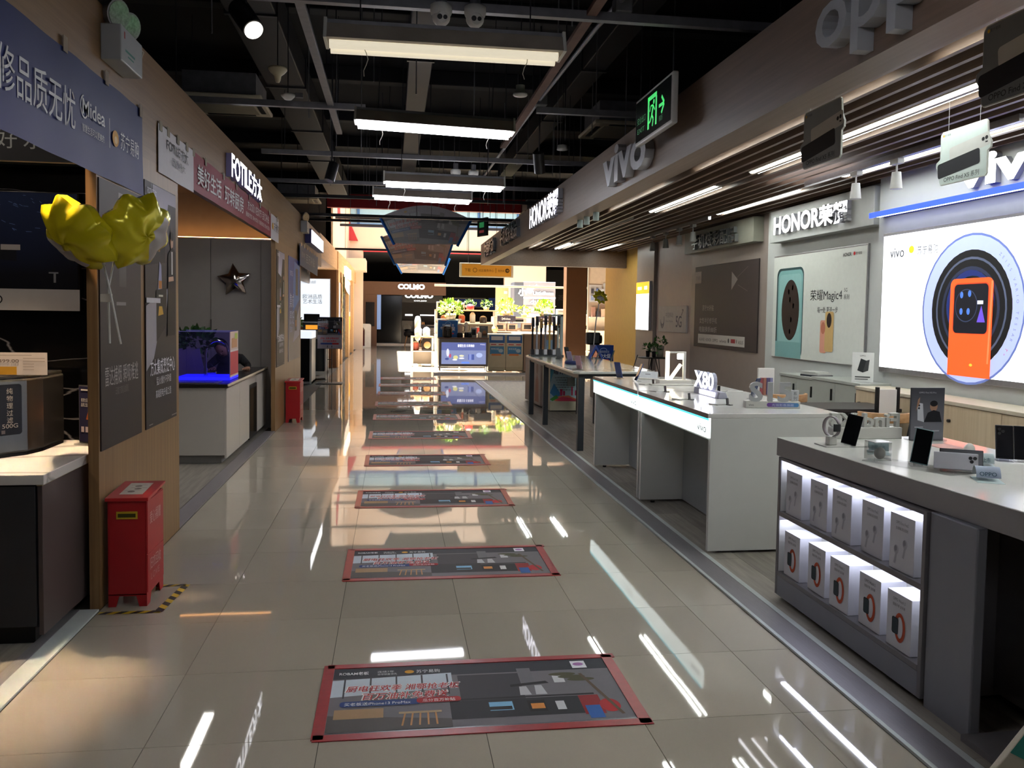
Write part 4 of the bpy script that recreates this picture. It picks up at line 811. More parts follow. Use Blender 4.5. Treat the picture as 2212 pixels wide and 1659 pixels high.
def spot(x, y, z, aim, label, lit=False, s=1.0):
    t = T('track_spotlight', label, 'spotlight', (x, y, z)); d = Vector(aim).normalized()
    MB().cyl((0, 0, .0), (0, 0, 4.5-z), .008*s, n=8).build('stem', M_DARKM, t)
    MB().cyl(d*-.09*s, d*.11*s, .055*s, .055*s, 20).build('barrel', M_BLKP, t)
    MB().cyl(d*.1105*s, d*.113*s, .047*s, n=20).build('lens', E('fff4e0', 9) if lit else M_CHROME, t)
    return t
spot(.19, 6.25, 3.02, (-.25, -.2, -1), 'black cylinder spotlight at the end of the left channel')
spot(.02, 1.95, 3.16, (.45, -.55, -.7), 'black spotlight with a glowing mouth at the top edge', True, 1.1)
spot(2.25, 5.2, 3.02, (.2, .5, -1), 'black cylinder spotlight beside the right channel')
def cassette(x, y, z, w, label):
    t = T('air_conditioner', label, 'air conditioner', (x, y, z), 0, 'ceiling cassette air conditioners'); h = w/2
    bx(-h, h, -h, h, 0, .04).build('panel', mat('cassette_ivory', 'b5ab95', .5), t, .012); bx(-h+.12, h-.12, -h+.12, h-.12, -.006, .01).build('grille', mat('cassette_grille', '8e8672', .6), t, .004)
    for k in range(4):
        M = Rz(k*math.pi/2); bx(-h*.6, h*.6, -h+.045, -h+.095, -.004, .004, M=M).build('louvre', M_BLKP, t)
    bx(-h+.06, h-.06, -h+.06, h-.06, .04, .26).build('body', M_GREYM, t)
    for sx in (-1, 1): MB().cyl((sx*h*.8, 0, .2), (sx*h*.8, 0, 4.5-z), .005, n=6).build('hanger_rod', M_DARKM, t)
cassette(-.86, 6.05, 3.6, .82, 'ivory cassette air conditioner on the left, nearest')
cassette(3.42, 6.40, 3.6, .86, 'ivory cassette air conditioner behind the exit sign')
cassette(-.95, 13.5, 3.6, .8, 'ivory cassette air conditioner far on the left')
cassette(3.9, 14.6, 3.62, .8, 'ivory cassette air conditioner far on the right beside the red band')
# exit sign
t = T('exit_sign', 'dark exit sign with glowing green running figure and arrow', 'sign', (2.62, 2.65, 2.93))
bx(-.02, .02, -.415, .415, -.165, .165).build('case', M_WPL, t, .01)
bx(-.024, -.02, -.39, .39, -.142, .142).build('panel', C('0c1511', .2), t)
G = E('45c96a', .85); G2 = E('2f7a48', .35); p = Pr()
p.rect(-.10, -.105, .035, .215, G); p.rect(-.10, .085, .20, .03, G, 0); p.rect(.075, -.105, .03, .19, G, 0); p.ell(.035, .06, .017, .017, G, 0)
for a, b, w in (((.025, .04), (-.005, -.02), .028), ((-.005, -.02), (.03, -.055), .018), ((.03, -.055), (.01, -.10), .016), ((-.005, -.02), (-.04, -.06), .018), ((-.04, -.06), (-.085, -.065), .014), ((.025, .035), (.06, .0), .012), ((.02, .04), (-.03, .045), .012), ((-.03, .045), (-.05, .01), .011)): p.line(a, b, w, G, 0)
p.line((.15, 0), (.26, 0), .022, G, 0); p.line((.26, .004), (.205, .055), .022, G, 0); p.line((.26, -.004), (.205, -.055), .022, G, 0)
p.text('安全出口', -.35, -.02, .055, G2, w=.20); p.text('EXIT', -.34, -.09, .05, G2, w=.17); p.text('前方', .16, -.10, .04, G2)
p.build('symbols', t, (-.0245, 0, 0), 'R')
for s in (-1, 1): MB().cyl((0, s*.36, .16), (0, s*.36, 1.57), .005, n=6).build('suspension_rod', M_DARKM, t)
# hanging banners
def hang_banner(y, x0, x1, zt, za, xb0, xb1, zb, label):
    t = T('hanging_banner', label, 'banner', ((x0+x1)/2, y, zb), 0, 'hanging advertising banners'); cx = (x0+x1)/2
    n = 14; top = [(x1-cx-(x1-x0)*i/n, zt-zb+(za-zt)*math.sin(math.pi*i/n)) for i in range(n+1)]; bot = [(xb0-cx+(xb1-xb0)*i/n, .05*math.sin(math.pi*i/n)) for i in range(n+1)]
    MB().prism(bot+top, 'y', -.004, .004).build('board', C('cfccd6'), t)
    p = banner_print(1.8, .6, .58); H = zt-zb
    def wv(a, b):
        f = b/.6; l = (xb0-cx)+(x0-xb0)*f; r = (xb1-cx)+(x1-xb1)*f; s = a/1.8
        return l+(r-l)*s, .05*math.sin(math.pi*s)*(1-f)+f*(H+.93*(za-zt)*math.sin(math.pi*s))
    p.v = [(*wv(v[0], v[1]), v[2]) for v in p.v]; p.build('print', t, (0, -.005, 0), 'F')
    for a, b in ((x0, xb0), (x1, xb1)):
        MB().tube([(a-cx, 0, H+.02), (b-cx, 0, -.03)], .028, 8).build('blue_pole', C('1857a8'), t)
    for a in (x0+.3, x1-.3): MB().tube([(a-cx, 0, H+.1), (a-cx, 0, (4.5 if y < 15 else 4.3)-zb)], .002, 4).build('wire', C('c0c0c0'), t)
for yy, lb in ((17.4, 'nearest'), (20.03, 'second'), (23.0, 'third'), (25.24, 'farthest')):
    tag(bx(-.9, 16, yy-.03, yy+.03, 4.3, 4.38).build('atrium_bar', M_DARKM, None, .004), '%s dark steel bar spanning the atrium' % lb, 'bar', 'steel bars across the atrium')
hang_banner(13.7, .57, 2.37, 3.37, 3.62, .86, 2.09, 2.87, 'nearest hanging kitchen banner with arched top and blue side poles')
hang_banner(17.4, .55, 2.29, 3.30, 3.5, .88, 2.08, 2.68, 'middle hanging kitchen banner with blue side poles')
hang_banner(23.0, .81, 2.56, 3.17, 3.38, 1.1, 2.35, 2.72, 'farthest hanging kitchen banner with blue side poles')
# ================================================================== phone shop canopy
M_STRIP = E('f1f6f0', 30); M_STRIPOFF = mat('unlit_diffuser', 'a39c94', .5)
def strip(x, y0, y1, lit, label):
    t = T('strip_light', label, 'strip light', (x, y0, 2.93), 0, 'strip lights in the slatted canopy'); L = y1-y0
    bx(-.055, .055, 0, L, .02, .10).build('profile', M_WPL, t); bx(-.045, .045, .015, L-.015, .008, .02).build('diffuser', M_STRIP if lit else M_STRIPOFF, t, .004)
for x, nm in ((3.60, 'first row from the fascia'), (4.34, 'middle row'), (5.25, 'row nearest the wall')):
    strip(x, 5.83, 8.2, True, 'lit strip light in the slats, %s, third from the front' % nm)
    strip(x, 1.62, 4.92, True, 'lit strip light in the slats, %s, second from the front' % nm)
    strip(x, -2.0, 1.25, True, 'lit strip light in the slats, %s, nearest' % nm)
    strip(x, 9.0, 13.2, False, 'unlit strip light in the slats, %s' % nm)
    strip(x, 13.5, 15.0, True, 'short lit strip light by the end beam, %s' % nm)
t = T('panel_light', 'bright square panel light shining down between the slats', 'panel light', (4.85, 4.9, 3.045))
bx(-.3, .3, -.6, .6, .015, .05).build('case', M_WPL, t); bx(-.28, .28, -.58, .58, .008, .015).build('diffuser', E('f6f8ff', 6), t)
def track(x, y0, y1, ys, label, h='b9b9b6'):
    t = T('spot_track', label, 'spotlight track', (x, y0, 2.88)); L = y1-y0
    bx(-.02, .02, 0, L, .0, .05).build('track', M_ALU, t)
    m = mat('spot_'+h, h, .4)
    for y in ys:
        b = MB().cyl((0, y-y0, -.11), (0, y-y0, -.25), .036, .05, 18).build('spot_head', m, t)
        bx(-.03, .03, y-y0-.06, y-y0+.06, -.045, 0).build('adapter', m, b, .004); MB().cyl((0, y-y0, -.04), (0, y-y0, -.12), .008, n=8).build('stem', m, b)
        MB().cyl((0, y-y0, -.246), (0, y-y0, -.252), .043, n=18).build('lens', mat('spot_lens', 'cfcfcf', .3), b)
track(5.03, 2.2, 5.2, (4.25, 3.62), 'white ceiling track with two cone spotlights near the glowing wall letters'); track(5.2, 8.3, 12.0, (8.95, 9.55, 10.2, 10.9), 'grey ceiling track with four cone spotlights before the taupe wall', '8d8d8a')
for i, y in enumerate((5.5, 5.92, 6.25)):
    tag(MB().cyl((2.905, y, 2.50), (2.905, y, 2.585), .032, n=16).build('can_light', mat('can_green_grey', '93a39b', .4)), 'small grey-green can light under the fascia edge, %s of three' % ('nearest', 'middle', 'farthest')[i], 'can light', 'can lights under the fascia')
tag(MB().lathe([(0, 0), (.05, 0), (.05, -.02), (.03, -.05), (0, -.055)], c=(3.45, 2.6, 2.94), n=16).build('smoke_detector', M_WPL), 'white smoke detector among the slats beside the first strip light', 'detector')
# letters on the fascia (plane x = 2.75, facing the aisle)
M_LETG = mat('letter_grey', 'b4b6ba', .35, .2); M_LETW = E('f4f2ff', 4.5); M_LETD = mat('letter_dark_chrome', '6f747a', .2, .8); M_SIDE = mat('letter_side', '9a9aa0', .4)
t = T('wall_letters', 'big grey unlit letters reading oppo on the walnut fascia', 'sign', (2.75, .54, 2.70)); letters(t, 'oppo', (-.002, 0, .0), 'R', .38, .07, M_LETG, .012, w=1.05)
t = T('wall_letters', 'grey unlit letters reading vivo on the fascia beside the exit sign', 'sign', (2.75, 4.34, 2.66)); letters(t, 'vivo', (-.002, 0, 0.0), 'R', .44, .07, M_LETG, .03, w=1.28)
t = T('wall_letters', 'glowing white HONOR letters on the walnut fascia', 'sign', (2.75, 8.45, 2.68)); letters(t, 'HONOR荣耀', (-.002, 0, .02), 'R', .37, .06, M_SIDE, .02, w=2.0, face=M_LETW)
t = T('wall_letters', 'unlit dark chrome characters far along the fascia, five in a row', 'sign', (2.75, 11.7, 2.68)); letters(t, '手机炫彩配品', (-.002, 0, .05), 'R', .30, .06, M_LETD, .015, w=2.0)
t = T('wall_letters', 'unlit dark chrome characters at the far end of the fascia', 'sign', (2.75, 14.3, 2.66)); letters(t, '中国移动', (-.002, 0, .04), 'R', .30, .06, M_LETD, .015, w=1.6)
# hanging phone signs
def phone_sign(x, y, z, label, hb, rot=0.0):
    t = T('hanging_sign', label, 'sign', (x, y, z), rot, 'hanging phone advertising boards')
    pts = [(-.23, -.175), (.20, -.175), (.22, -.155), (.22, .16), (.205, .175), (-.205, .175), (-.22, .16), (-.22, .02), (-.245, 0), (-.245, -.02), (-.225, -.10), (-.23, -.16)]
    out = [(.22, -.175), (.235, -.16), (.235, -.02), (.262, -.005), (.265, .03), (.235, .075), (.225, .16), (.21, .175), (-.2, .175), (-.22, .155), (-.22, .0), (-.258, -.02), (-.262, -.045), (-.225, -.10), (-.22, -.16), (-.205, -.175)]
    MB().prism([(-a, b) for a, b in out], 'x', 0, .012).build('board', C('d5d8d2'), t, .001)
    p = Pr(); p.poly([(a*.985, b*.97) for a, b in out], C(hb)); d = math.radians(6)
    def rot(px): return [(a*math.cos(d)-b*math.sin(d), a*math.sin(d)+b*math.cos(d)) for a, b in px]
    def rr(x, y, w, h, m):
        q = Pr().rrect(x, y, w, h, .018, m); p._put(rot([(v[0], v[1]) for v in q.v]), [tuple(range(len(q.v)))], m)
    rr(-.12, -.015, .38, .085, C('cfd0cd')); rr(-.245, -.105, .41, .098, C('1c1d24')); p.ell(.195, .055, .013, .012, C('15151a')); p.ell(.225, .06, .013, .012, C('15151a'), 0); p.rect(.215, .03, .022, .008, C('15151a'), 0)
    p.text('OPPO Find X5 系列', -.17, -.155, .038, C('20242a'), w=.34); p.ell(-.185, .147, .008, .008, C('e0b23a')); p.text('苏宁易购', -.175, .14, .016, C('3c3f45'))
    p.build('print', t, (-.0005, 0, 0), 'R')
    for a in (-.15, .15): MB().tube([(.006, a, .17), (.006, a*1.02, 3.03-z)], .0012, 4).build('wire', C('d0d0d0'), t)
phone_sign(3.40, 1.83, 2.64, 'grey hanging phone board nearest the fascia, middle of the picture', '8f979d')
phone_sign(3.40, .20, 2.64, 'grey hanging phone board cut by the right picture edge', '7b8085')
phone_sign(4.45, 1.99, 2.60, 'pale mint hanging phone board before the glowing wall letters', 'cfdcd9')
# ------------------------------------------------------------------ right wall signs and posters (plane x = 5.82)
t = T('sign_box', 'grey wall sign box with glowing HONOR letters', 'sign', (5.82, 6.2, 2.68))
bx(-.15, 0, -1.2, 1.18, -.19, .21).build('box', mat('sign_box_grey', 'aeb0ae', .5), t, .004); letters(t, 'HONOR荣耀', (-.152, .97, -.095), 'R', .29, .05, M_SIDE, .03, w=1.75, face=E('ffffff', 3.5))
t = T('sign_box', 'grey-green wall sign box with unlit chrome characters', 'sign', (5.82, 9.2, 2.72))
bx(-.15, 0, -1.3, 1.42, -.16, .18).build('box', mat('sign_box_olive', '87867a', .45), t, .004); letters(t, '手机炫彩配品', (-.152, .95, -.10), 'R', .24, .05, mat('letter_chrome_grey', '7d8080', .25, .6), .01, w=1.75)
t = T('wall_letters', 'big glowing white vivo letters high on the right wall', 'sign', (5.70, 3.72, 2.70)); letters(t, 'vivo', (-.002, 0, -.035), 'R', .36, .05, M_SIDE, .04, w=1.2, face=E('ffffff', 4))
t = T('led_ledge', 'blue glowing ledge below the vivo wall letters', 'ledge', (5.70, 3.2, 2.545))
bx(-.16, 0, -1.6, 1.66, .0, .035).build('shelf', C('1c2fb0'), t, .003); bx(-.165, -.155, -1.6, 1.66, -.012, .038).build('led_line', E('1f3cff', 2.2), t); bx(-.12, -.09, -1.6, 1.6, -.006, 0).build('down_light', E('e8ecff', 7), t)
# glowing vivo poster
t = T('lightbox_poster', 'glowing white poster of an orange phone before a huge camera lens', 'light box', (5.70, 3.6, 1.04))
bx(-.04, 0, -2.0, 1.20, -.03, 1.34).build('frame', M_ALU, t, .004); W = 3.14; H = 1.29
p = Pr(); wh = E('f6f8ff', 1.05); p.rect(0, 0, W, H, wh)
cx, cy = 1.30, .57
p.ring(cx, cy, .64, .64, .02, E('6a7cc0', .4)); p.ring(cx, cy, .62, .62, .12, E('aab6e0', .75)); p.ell(cx, cy, .50, .50, E('0d0e14', .1), n=40); p.ring(cx, cy, .44, .44, .02, E('5b6480', .3)); p.ring(cx, cy, .36, .36, .03, E('2c3450', .3)); p.ell(cx, cy+.03, .30, .30, E('1c2f78', .35)); p.ell(cx+.02, cy, .28, .28, E('0a0c14', .1))
for i, ch in enumerate('ZEISS VARIO TESSAR T*'):
    a = math.radians(52-4.6*i)
    if ch != ' ': p.text(ch, cx+.545*math.cos(a), cy+.545*math.sin(a), .038, E('7f86a0', .5) if ch not in 'T*' or i < 19 else E('c03040', .5), al='c', rot=a-math.pi/2, up=0 if i else 1)
p.rrect(cx-.25, -.001, .53, .83, .06, E('ff5a24', .85)); p.rect(cx-.25, 0, .53, .2, E('ff5a24', .85)); p.rrect(cx-.205, .36, .44, .43, .05, E('c8401a', .6)); p.rrect(cx-.195, .365, .42, .415, .04, E('0d1020', .1))
p.ring(cx-.04, .60, .14, .14, .008, E('3a4668', .4)); 
for a, b in ((-.10, .69), (.0, .70), (-.10, .55), (-.01, .55)): p.ell(cx+a, b, .02, .028, E('4f7fe0', .5), up=0)
p.poly([(cx+.10, .46), (cx+.20, .46), (cx+.15, .60)], E('6a4fd0', .6)); p.rect(cx+.10, .61, .07, .03, E('dfe2ff', .8)); p.ell(cx+.05, .10, .02, .012, E('ffb23c', 1.0)); p.line((cx+.25, .12), (cx+.27, .8), .02, E('ff8050', .8))
p.text('vivo', .13, 1.07, .14, E('30323a', .1)); p.ell(.47, 1.13, .04, .035, E('f0b429', .9)); p.text('苏宁易购', .56, 1.08, .09, E('50545c', .15), w=.30)
p.build('print', t, (-.0405, 1.19, .02), 'R')
# HONOR poster
t = T('wall_poster', 'matt white poster of a teal phone with round camera', 'poster', (5.82, 6.4, 1.03))
bx(-.025, 0, -1.11, 1.10, -.01, 1.30).build('frame', M_ALU, t, .003); W = 2.19; H = 1.28
p = Pr(); p.rect(0, 0, W, H, C('d6d9d3')); p.rrect(.10, -.0, .72, 1.13, .10, C('2f4a4c')); p.rrect(.14, 0, .66, 1.10, .09, C('7fb0b0')); p.rrect(.18, 0, .58, 1.05, .06, C('8fbcbb')); p.rect(.10, 0, .70, .2, C('7aa8a8')); p.ell(.49, .60, .235, .38, C('2b211f'), n=36)
for a, b in ((.46, .70), (.42, .80), (.55, .62), (.50, .45), (.47, .30), (.52, .85)): p.rect(a, b, .035, .06, C('6d6a6c'), up=0)
p.text('荣耀Magic4', 1.00, .72, .14, C('26282a'), w=.72); p.text('5G', 1.76, .80, .06, C('3a3c3e')); p.text('系列', 1.76, .72, .06, C('3a3c3e')); p.text('每一处 更进一步', 1.18, .57, .08, C('2c2e30'), w=.46)
p.rrect(1.26, .10, .15, .38, .03, C('d89a86')); p.rrect(1.37, .12, .19, .46, .03, C('c9a870')); p.ell(1.46, .48, .055, .085, C('2b211f')); p.ell(1.33, .39, .05, .07, C('b9725c'))
p.text('HONOR', 1.72, 1.19, .055, C('1c1c1e'), bold=.02, w=.17); p.ell(1.95, 1.21, .02, .02, C('c0292f')); p.text('苏宁易购', 1.98, 1.195, .035, C('1c1c1e'), w=.12)
p.build('print', t, (-.0255, 1.095, .0), 'R')
# dark poster
t = T('wall_poster', 'dark brown poster with pale lettering on the taupe wall', 'poster', (5.82, 9.2, 1.05))
bx(-.02, 0, -1.22, 1.23, -.01, 1.29).build('frame', C('3b3534'), t, .003)
p = Pr(); p.rect(0, 0, 2.44, 1.28, C('3f3737')); L_ = C('b3aaa6'); p.rect(.0, 1.02, .27, .19, C('a59a94')); p.text('苏宁易购', .03, 1.08, .07, C('5a5250'), w=.2)
p.text('苏宁大补贴', .36, .58, .10, L_, w=.48); p.text('女性半价修手机', .24, .38, .10, L_, w=.75); p.text('电脑换新88折', .24, .24, .10, L_, w=.75); p.poly([(1.52, .88), (1.74, 1.03), (1.52, 1.15)], C('8f8682'))
p.line((1.7, 1.05), (2.1, 1.2), .006, C('6d6462')); p.line((1.75, .95), (2.1, .85), .006, C('6d6462')); p.rect(.20, .05, 1.85, .15, C('c9c2ba'))
for s, a, w in (('HUAWEI', .25, .24), ('HONOR', .54, .24), ('OPPO', .83, .22), ('vivo', 1.12, .26), ('ASUS', 1.83, .17)): p.text(s, a, .09, .07, C('3b3634'), w=w)
p.ell(1.47, .125, .025, .035, C('262222')); p.rect(1.56, .095, .16, .06, C('a03038')); p.ell(1.77, .125, .012, .03, C('6d6462'))
p.build('print', t, (-.0205, 1.22, .0), 'R')
t = T('wall_board', 'pale grey network board with 5G lettering', 'board', (5.84, 11.6, 1.24))
bx(-.03, 0, -.75, .76, 0, .47).build('board', mat('board_grey', 'a9a2a0', .5), t, .004); p = Pr(); D = C('5c5762')
for i in range(3): p.ring(.22, .23, .11, .17-.03*i, .018, D, a0=200-i*8, a1=380)
p.text('中国移动', .40, .27, .10, C('78727c'), w=.42); p.text('China Mobile', .40, .18, .05, C('78727c'), w=.42); p.text('5G', .98, .10, .28, D, w=.30, bold=.01); p.line((1.26, .30), (1.36, .40), .02, D); p.line((1.36, .40), (1.30, .40), .02, D, 0)
p.build('print', t, (-.0305, .75, 0), 'R')
t = T('lightbox', 'tall glowing white light box with a yellow head on the pillar', 'light box', (5.78, 13.17, 1.24))
bx(-.05, 0, -.44, .44, 0, .96).build('frame', M_ALU, t, .004); p = Pr(); p.rect(.01, .01, .86, .94, E('fbfdff', 1.6)); p.rect(.01, .72, .86, .23, E('ffc22e', 1.0)); p.rect(.1, .80, .28, .06, E('fff6d8', 1.2)); p.rect(.55, .80, .2, .07, E('fff6d8', 1.2)); p.rect(.09, .16, .015, .06, E('777777', .2)); p.rect(.45, .16, .015, .06, E('777777', .2)); p.build('print', t, (-.0505, .44, 0), 'R')
# ================================================================== phone counters on the right
M_CTOP = mat('counter_white', 'e2e1dd', .12, noise=.02); M_CEDGE = mat('counter_edge_grey', '8f8c8c', .35, noise=.03); M_CFR = mat('counter_frame_grey', '6d6a6c', .4, noise=.04); M_CDK = mat('counter_recess_dark', '3b3b40', .5, noise=.05); M_CPAN = mat('counter_panel_blue_grey', '7d7e86', .42, noise=.03)
t = T('phone_counter', 'grey phone counter with two lit shelves of white boxes, nearest right', 'counter', (2.93, 1.28, 0))
MB().prism([(-.004, .012), (.03, -1.2), (.10, -2.6), (.95, -2.6), (.945, .012)], 'z', .785, .885).build('worktop', [M_CTOP], t, .003)
MB().prism([(-.006, .013), (.028, -1.2), (.034, -1.2), (0, .013)], 'z', .787, .882).build('edge_band', M_CEDGE, t); MB().prism([(.028, -1.2), (.098, -2.6), (.104, -2.6), (.034, -1.2)], 'z', .787, .882).build('edge_band', M_CEDGE, t)
def fr(a, n='frame_rail'): return bx(*a).build(n, M_CFR, t, .002)
fr((0, .60, -.025, 0, .03, .78), 'side_panel'); fr((0, .60, -1.285, -1.262, .03, .78), 'side_panel'); fr((0, .30, -1.262, -.025, .765, .78)); fr((0, .30, -1.262, -.025, .462, .487), 'shelf'); fr((0, .30, -1.262, -.025, .135, .158), 'shelf'); bx(.0, .02, -1.262, -.025, .03, .135).build('base_panel', M_CPAN, t, .002); bx(.30, .32, -1.262, -.025, .03, .78).build('back_panel', M_WHITE, t); bx(.07, .5, -1.25, -.03, 0, .03).build('plinth', M_BLKP, t)
for z in (.765, .462): bx(.035, .06, -1.25, -.04, z-.008, z).build('led_strip', E('e6ebff', 16), t); bx(.24, .26, -1.25, -.04, z-.008, z).build('led_strip', E('e6ebff', 7), t)
for z in (.487, .158):
    for y0, y1 in ((-.0265, -.0255), (-1.2615, -1.2605)): bx(.005, .30, y0, y1, z, z+.28).build('liner', M_WHITE, t)
bx(.012, .055, -1.56, -1.29, .0, .785).build('leg_panel', M_CPAN, t, .006); bx(.33, .35, -2.6, -1.3, .05, .785).build('recess_panel', M_CDK, t); bx(.36, .42, -2.6, -1.3, 0, .10).build('plinth', M_BLKP, t); bx(-.02, .36, -2.6, -1.56, 0, .03).build('floor_board', M_CFR, t); bx(.32, .93, -2.6, 0, .05, .785).build('carcass', M_CFR, t); MB().tube([(.325, -1.75, .03), (.31, -1.77, .08), (.325, -1.8, .10)], .006, 6).build('cable', C('b9b9b9'), t)
M_BOXW = mat('white_carton', 'd6d6dc', .4, noise=.02)
def carton(kind):
    m = bx(0, .12, -.085, .085, 0, .235).build('carton', M_BOXW, None, .002); p = Pr(); g = C('8f8f98')
    if kind == 'bud':
        p.text('OPPO Enco Free2', 0, .195, .018, C('6f6f76'), al='c', w=.085); p.text('主动降噪 真无线耳机', 0, .172, .014, C('4a4a50'), al='c', w=.085)
        for dx, dz in ((-.035, -.02), (.025, .015)): p.ell(dx, .105+dz, .017, .02, C('bcbcc6')); p.ell(dx-.004, .108+dz, .010, .014, g); p.line((dx+.004, .10+dz), (dx-.010, .045+dz), .013, C('b2b2bc'))
    else:
        p.text('OPPO Watch 2', 0, .20, .018, C('5a5a60'), al='c', w=.085); p.text('智能手表 全天候', 0, .178, .014, C('4a4a50'), al='c', w=.085)
        p.ring(.01, .095, .038, .062, .017, C('b0482a')); p.rrect(-.045, .06, .045, .07, .01, C('1d2126')); p.rrect(-.041, .065, .037, .06, .008, C('2e3a40'))
    p.build('print', m, (-.0005, 0, 0), 'R', .0002); return m
order = ('first', 'second', 'third', 'fourth', 'fifth')
for kind, z, nm in (('bud', .488, 'white earbud carton on the upper lit shelf, %s from the left'), ('watch', .159, 'white watch carton with orange strap on the lower lit shelf, %s from the left')):
    b = carton(kind)
    for i in range(5):
        o = b if i == 0 else copy_tree(b); o.location = (2.945+.012*(i % 2), 1.125-.238*i, z); tag(o, nm % order[i], 'box', 'earbud cartons on the upper shelf' if kind == 'bud' else 'watch cartons on the lower shelf')
def phone(x, y, z, rz, tilt, label, h=.16, w=.074, back='111216', scr='0a0b0d', roll=0.0, stand=True, group='display phones on the counters', cam_face=False):
    t = T('display_phone', label, 'phone', (x, y, z), rz, group); M = Tr(0, 0, .012) @ Rx(-tilt) @ Ry(roll)
    bx(-w/2, w/2, 0, .008, 0, h, M=M).build('body', C(back, .25), t, .003); bx(-w/2+.003, w/2-.003, -.0008, 0, .004, h-.004, M=M).build('screen', C(scr, .08), t)
    if cam_face:
        for dx, dz in ((-.02, .02), (-.02, .04), (-.005, .03)): MB().cyl(M @ Vector((dx, -.003, h-dz)), M @ Vector((dx, 0, h-dz)), .007, n=10).build('lens', M_BLKP, t)
    if stand:
        bx(-.035, .035, -.02, .05, 0, .006).build('stand_base', M_CLEAR, t); bx(-.02, .02, .012, .018, .0, .06, M=Rx(-tilt)).build('stand_post', M_CLEAR, t)
    return t
Z1 = .885
t = T('watch_stand', 'smart watch with a slim band on a white stand', 'watch', (3.07, .99, Z1)); bx(-.06, .16, -.06, .06, 0, .006).build('base_plate', C('c9c9c4', .2), t, .001); bx(-.022, .022, -.02, .02, .006, .05).build('holder', M_WPL, t, .004); Mw = Tr(0, 0, .098) @ Rz(.35) @ Matrix.Rotation(math.pi/2, 4, 'Y')
q = MB(); n = 26
for k in range(n):
    a = 2*math.pi*k/n; b = 2*math.pi*(k+1)/n
    for r0, r1 in ((.047, .051),): q.add([Mw @ Vector((r*math.cos(g)*1.05, r*math.sin(g), s)) for g in (a, b) for r in (r0, r1) for s in (-.011, .011)], [(0, 1, 5, 4), (2, 6, 7, 3), (0, 4, 6, 2), (1, 3, 7, 5)], 0, True)
q.build('band', C('8a8084', .3), t); bx(-.018, .018, -.056, -.047, .078, .118).build('watch_case', C('1a1a1e', .15), t, .003)
phone(3.14, .95, Z1, -.5, .35, 'black phone leaning on its stand beside the smart watch', roll=.22)
phone(3.16, .40, Z1, -.45, .30, 'tall phone with a teal edge leaning before the dark leaflet stand', back='5a7a7e', roll=.18)
t = T('display_phone', 'white phone lying on its long side showing round cameras', 'phone', (3.235, .255, Z1), -.55, 'display phones on the counters'); M = Rx(-.25); bx(-.085, .085, 0, .008, .012, .085, M=M).build('body', C('b9b8c0', .2), t, .003)
for dx, dz in ((.055, .065), (.072, .065), (.06, .05)): MB().cyl(M @ Vector((dx, -.003, dz)), M @ Vector((dx, 0, dz)), .0075, n=12).build('lens', M_BLKP, t)
bx(-.06, .06, -.01, .04, 0, .012).build('stand_base', M_CLEAR, t)
t = T('display_phone', 'black phone lying on its long side behind the white one', 'phone', (3.30, .31, Z1), -.55, 'display phones on the counters'); M = Rx(-.25); bx(-.085, .085, 0, .008, .014, .09, M=M).build('body', C('15161c', .2), t, .003); bx(-.06, .06, -.01, .04, 0, .014).build('stand_base', M_CLEAR, t)
t = T('acrylic_tray', 'clear plastic tray under the leaning teal-edged phone', 'tray', (3.10, .40, Z1)); MB().prism([(-.12, .15), (.02, .20), (.22, -.18), (.06, -.22)], 'z', 0, .006).build('tray', M_CLEAR, t)
t = T('acrylic_cube', 'small clear cube holding an earphone case on the near counter', 'cube', (3.05, .54, Z1+.007)); h = .042
for a in ((-h, h, -h, -h+.002), (-h, h, h-.002, h), (-h, -h+.002, -h, h), (h-.002, h, -h, h)): bx(*a, 0, .085).build('pane', M_CLEAR, t)
bx(-h, h, -h, h, .083, .086).build('lid', C('d9dadc', .1), t); MB().ball((.01, 0, .03), (.026, .02, .028), 14, 10).build('case', M_WPL, t)
def tent(x, y, rz, label, txt, hb='8fa3a8'):
    t = T('price_tag', label, 'price tag', (x, y, Z1), rz, 'folded price tags on the near counter'); m = MB(); n = 9
    for i in range(n):
        a = math.radians(165-150*i/(n-1)); m.v += [(-.045, .045*math.cos(a), .055*math.sin(a)), (.045, .045*math.cos(a), .055*math.sin(a))]
    for i in range(n-1): m.f.append((2*i, 2*i+1, 2*i+3, 2*i+2)); m.m.append(0 if i < 5 else 1); m.s.append(True)
    m.build('folded_card', [C(hb), C('d0d2d2')], t); bx(-.05, .05, -.09, .05, 0, .0015).build('card_foot', C('b3c4c6'), t); p = Pr(); p.text(txt, -.033, .006, .024, C('2a4a58'), w=.062); p.build('lettering', t, (0, -.046, .016), (WX, Vector((0, .45, .9)).normalized()))
tent(3.20, .78, -.5, 'pale blue folded tag beside the smart watch', '新品上市'); tent(3.26, .10, -.45, 'pale grey folded tag in front of the white phone', 'OPPO', '9aa4b8'); tent(3.48, .42, -.5, 'folded tag under the black phones at the right edge', '新品上市', 'a3b0b4')
t = T('letter_block', 'white Find X5 letters on a long base seen from behind', 'sign', (3.40, 1.235, Z1)); bx(-.20, .20, -.03, .03, 0, .062).build('base', M_WPL, t, .003); letters(t, 'Find X5', (.19, -.02, .064), (Vector((-1, 0, 0)), WZ), .105, .028, mat('letter_ivory', 'c9c9c2', .4), .025, w=.40)
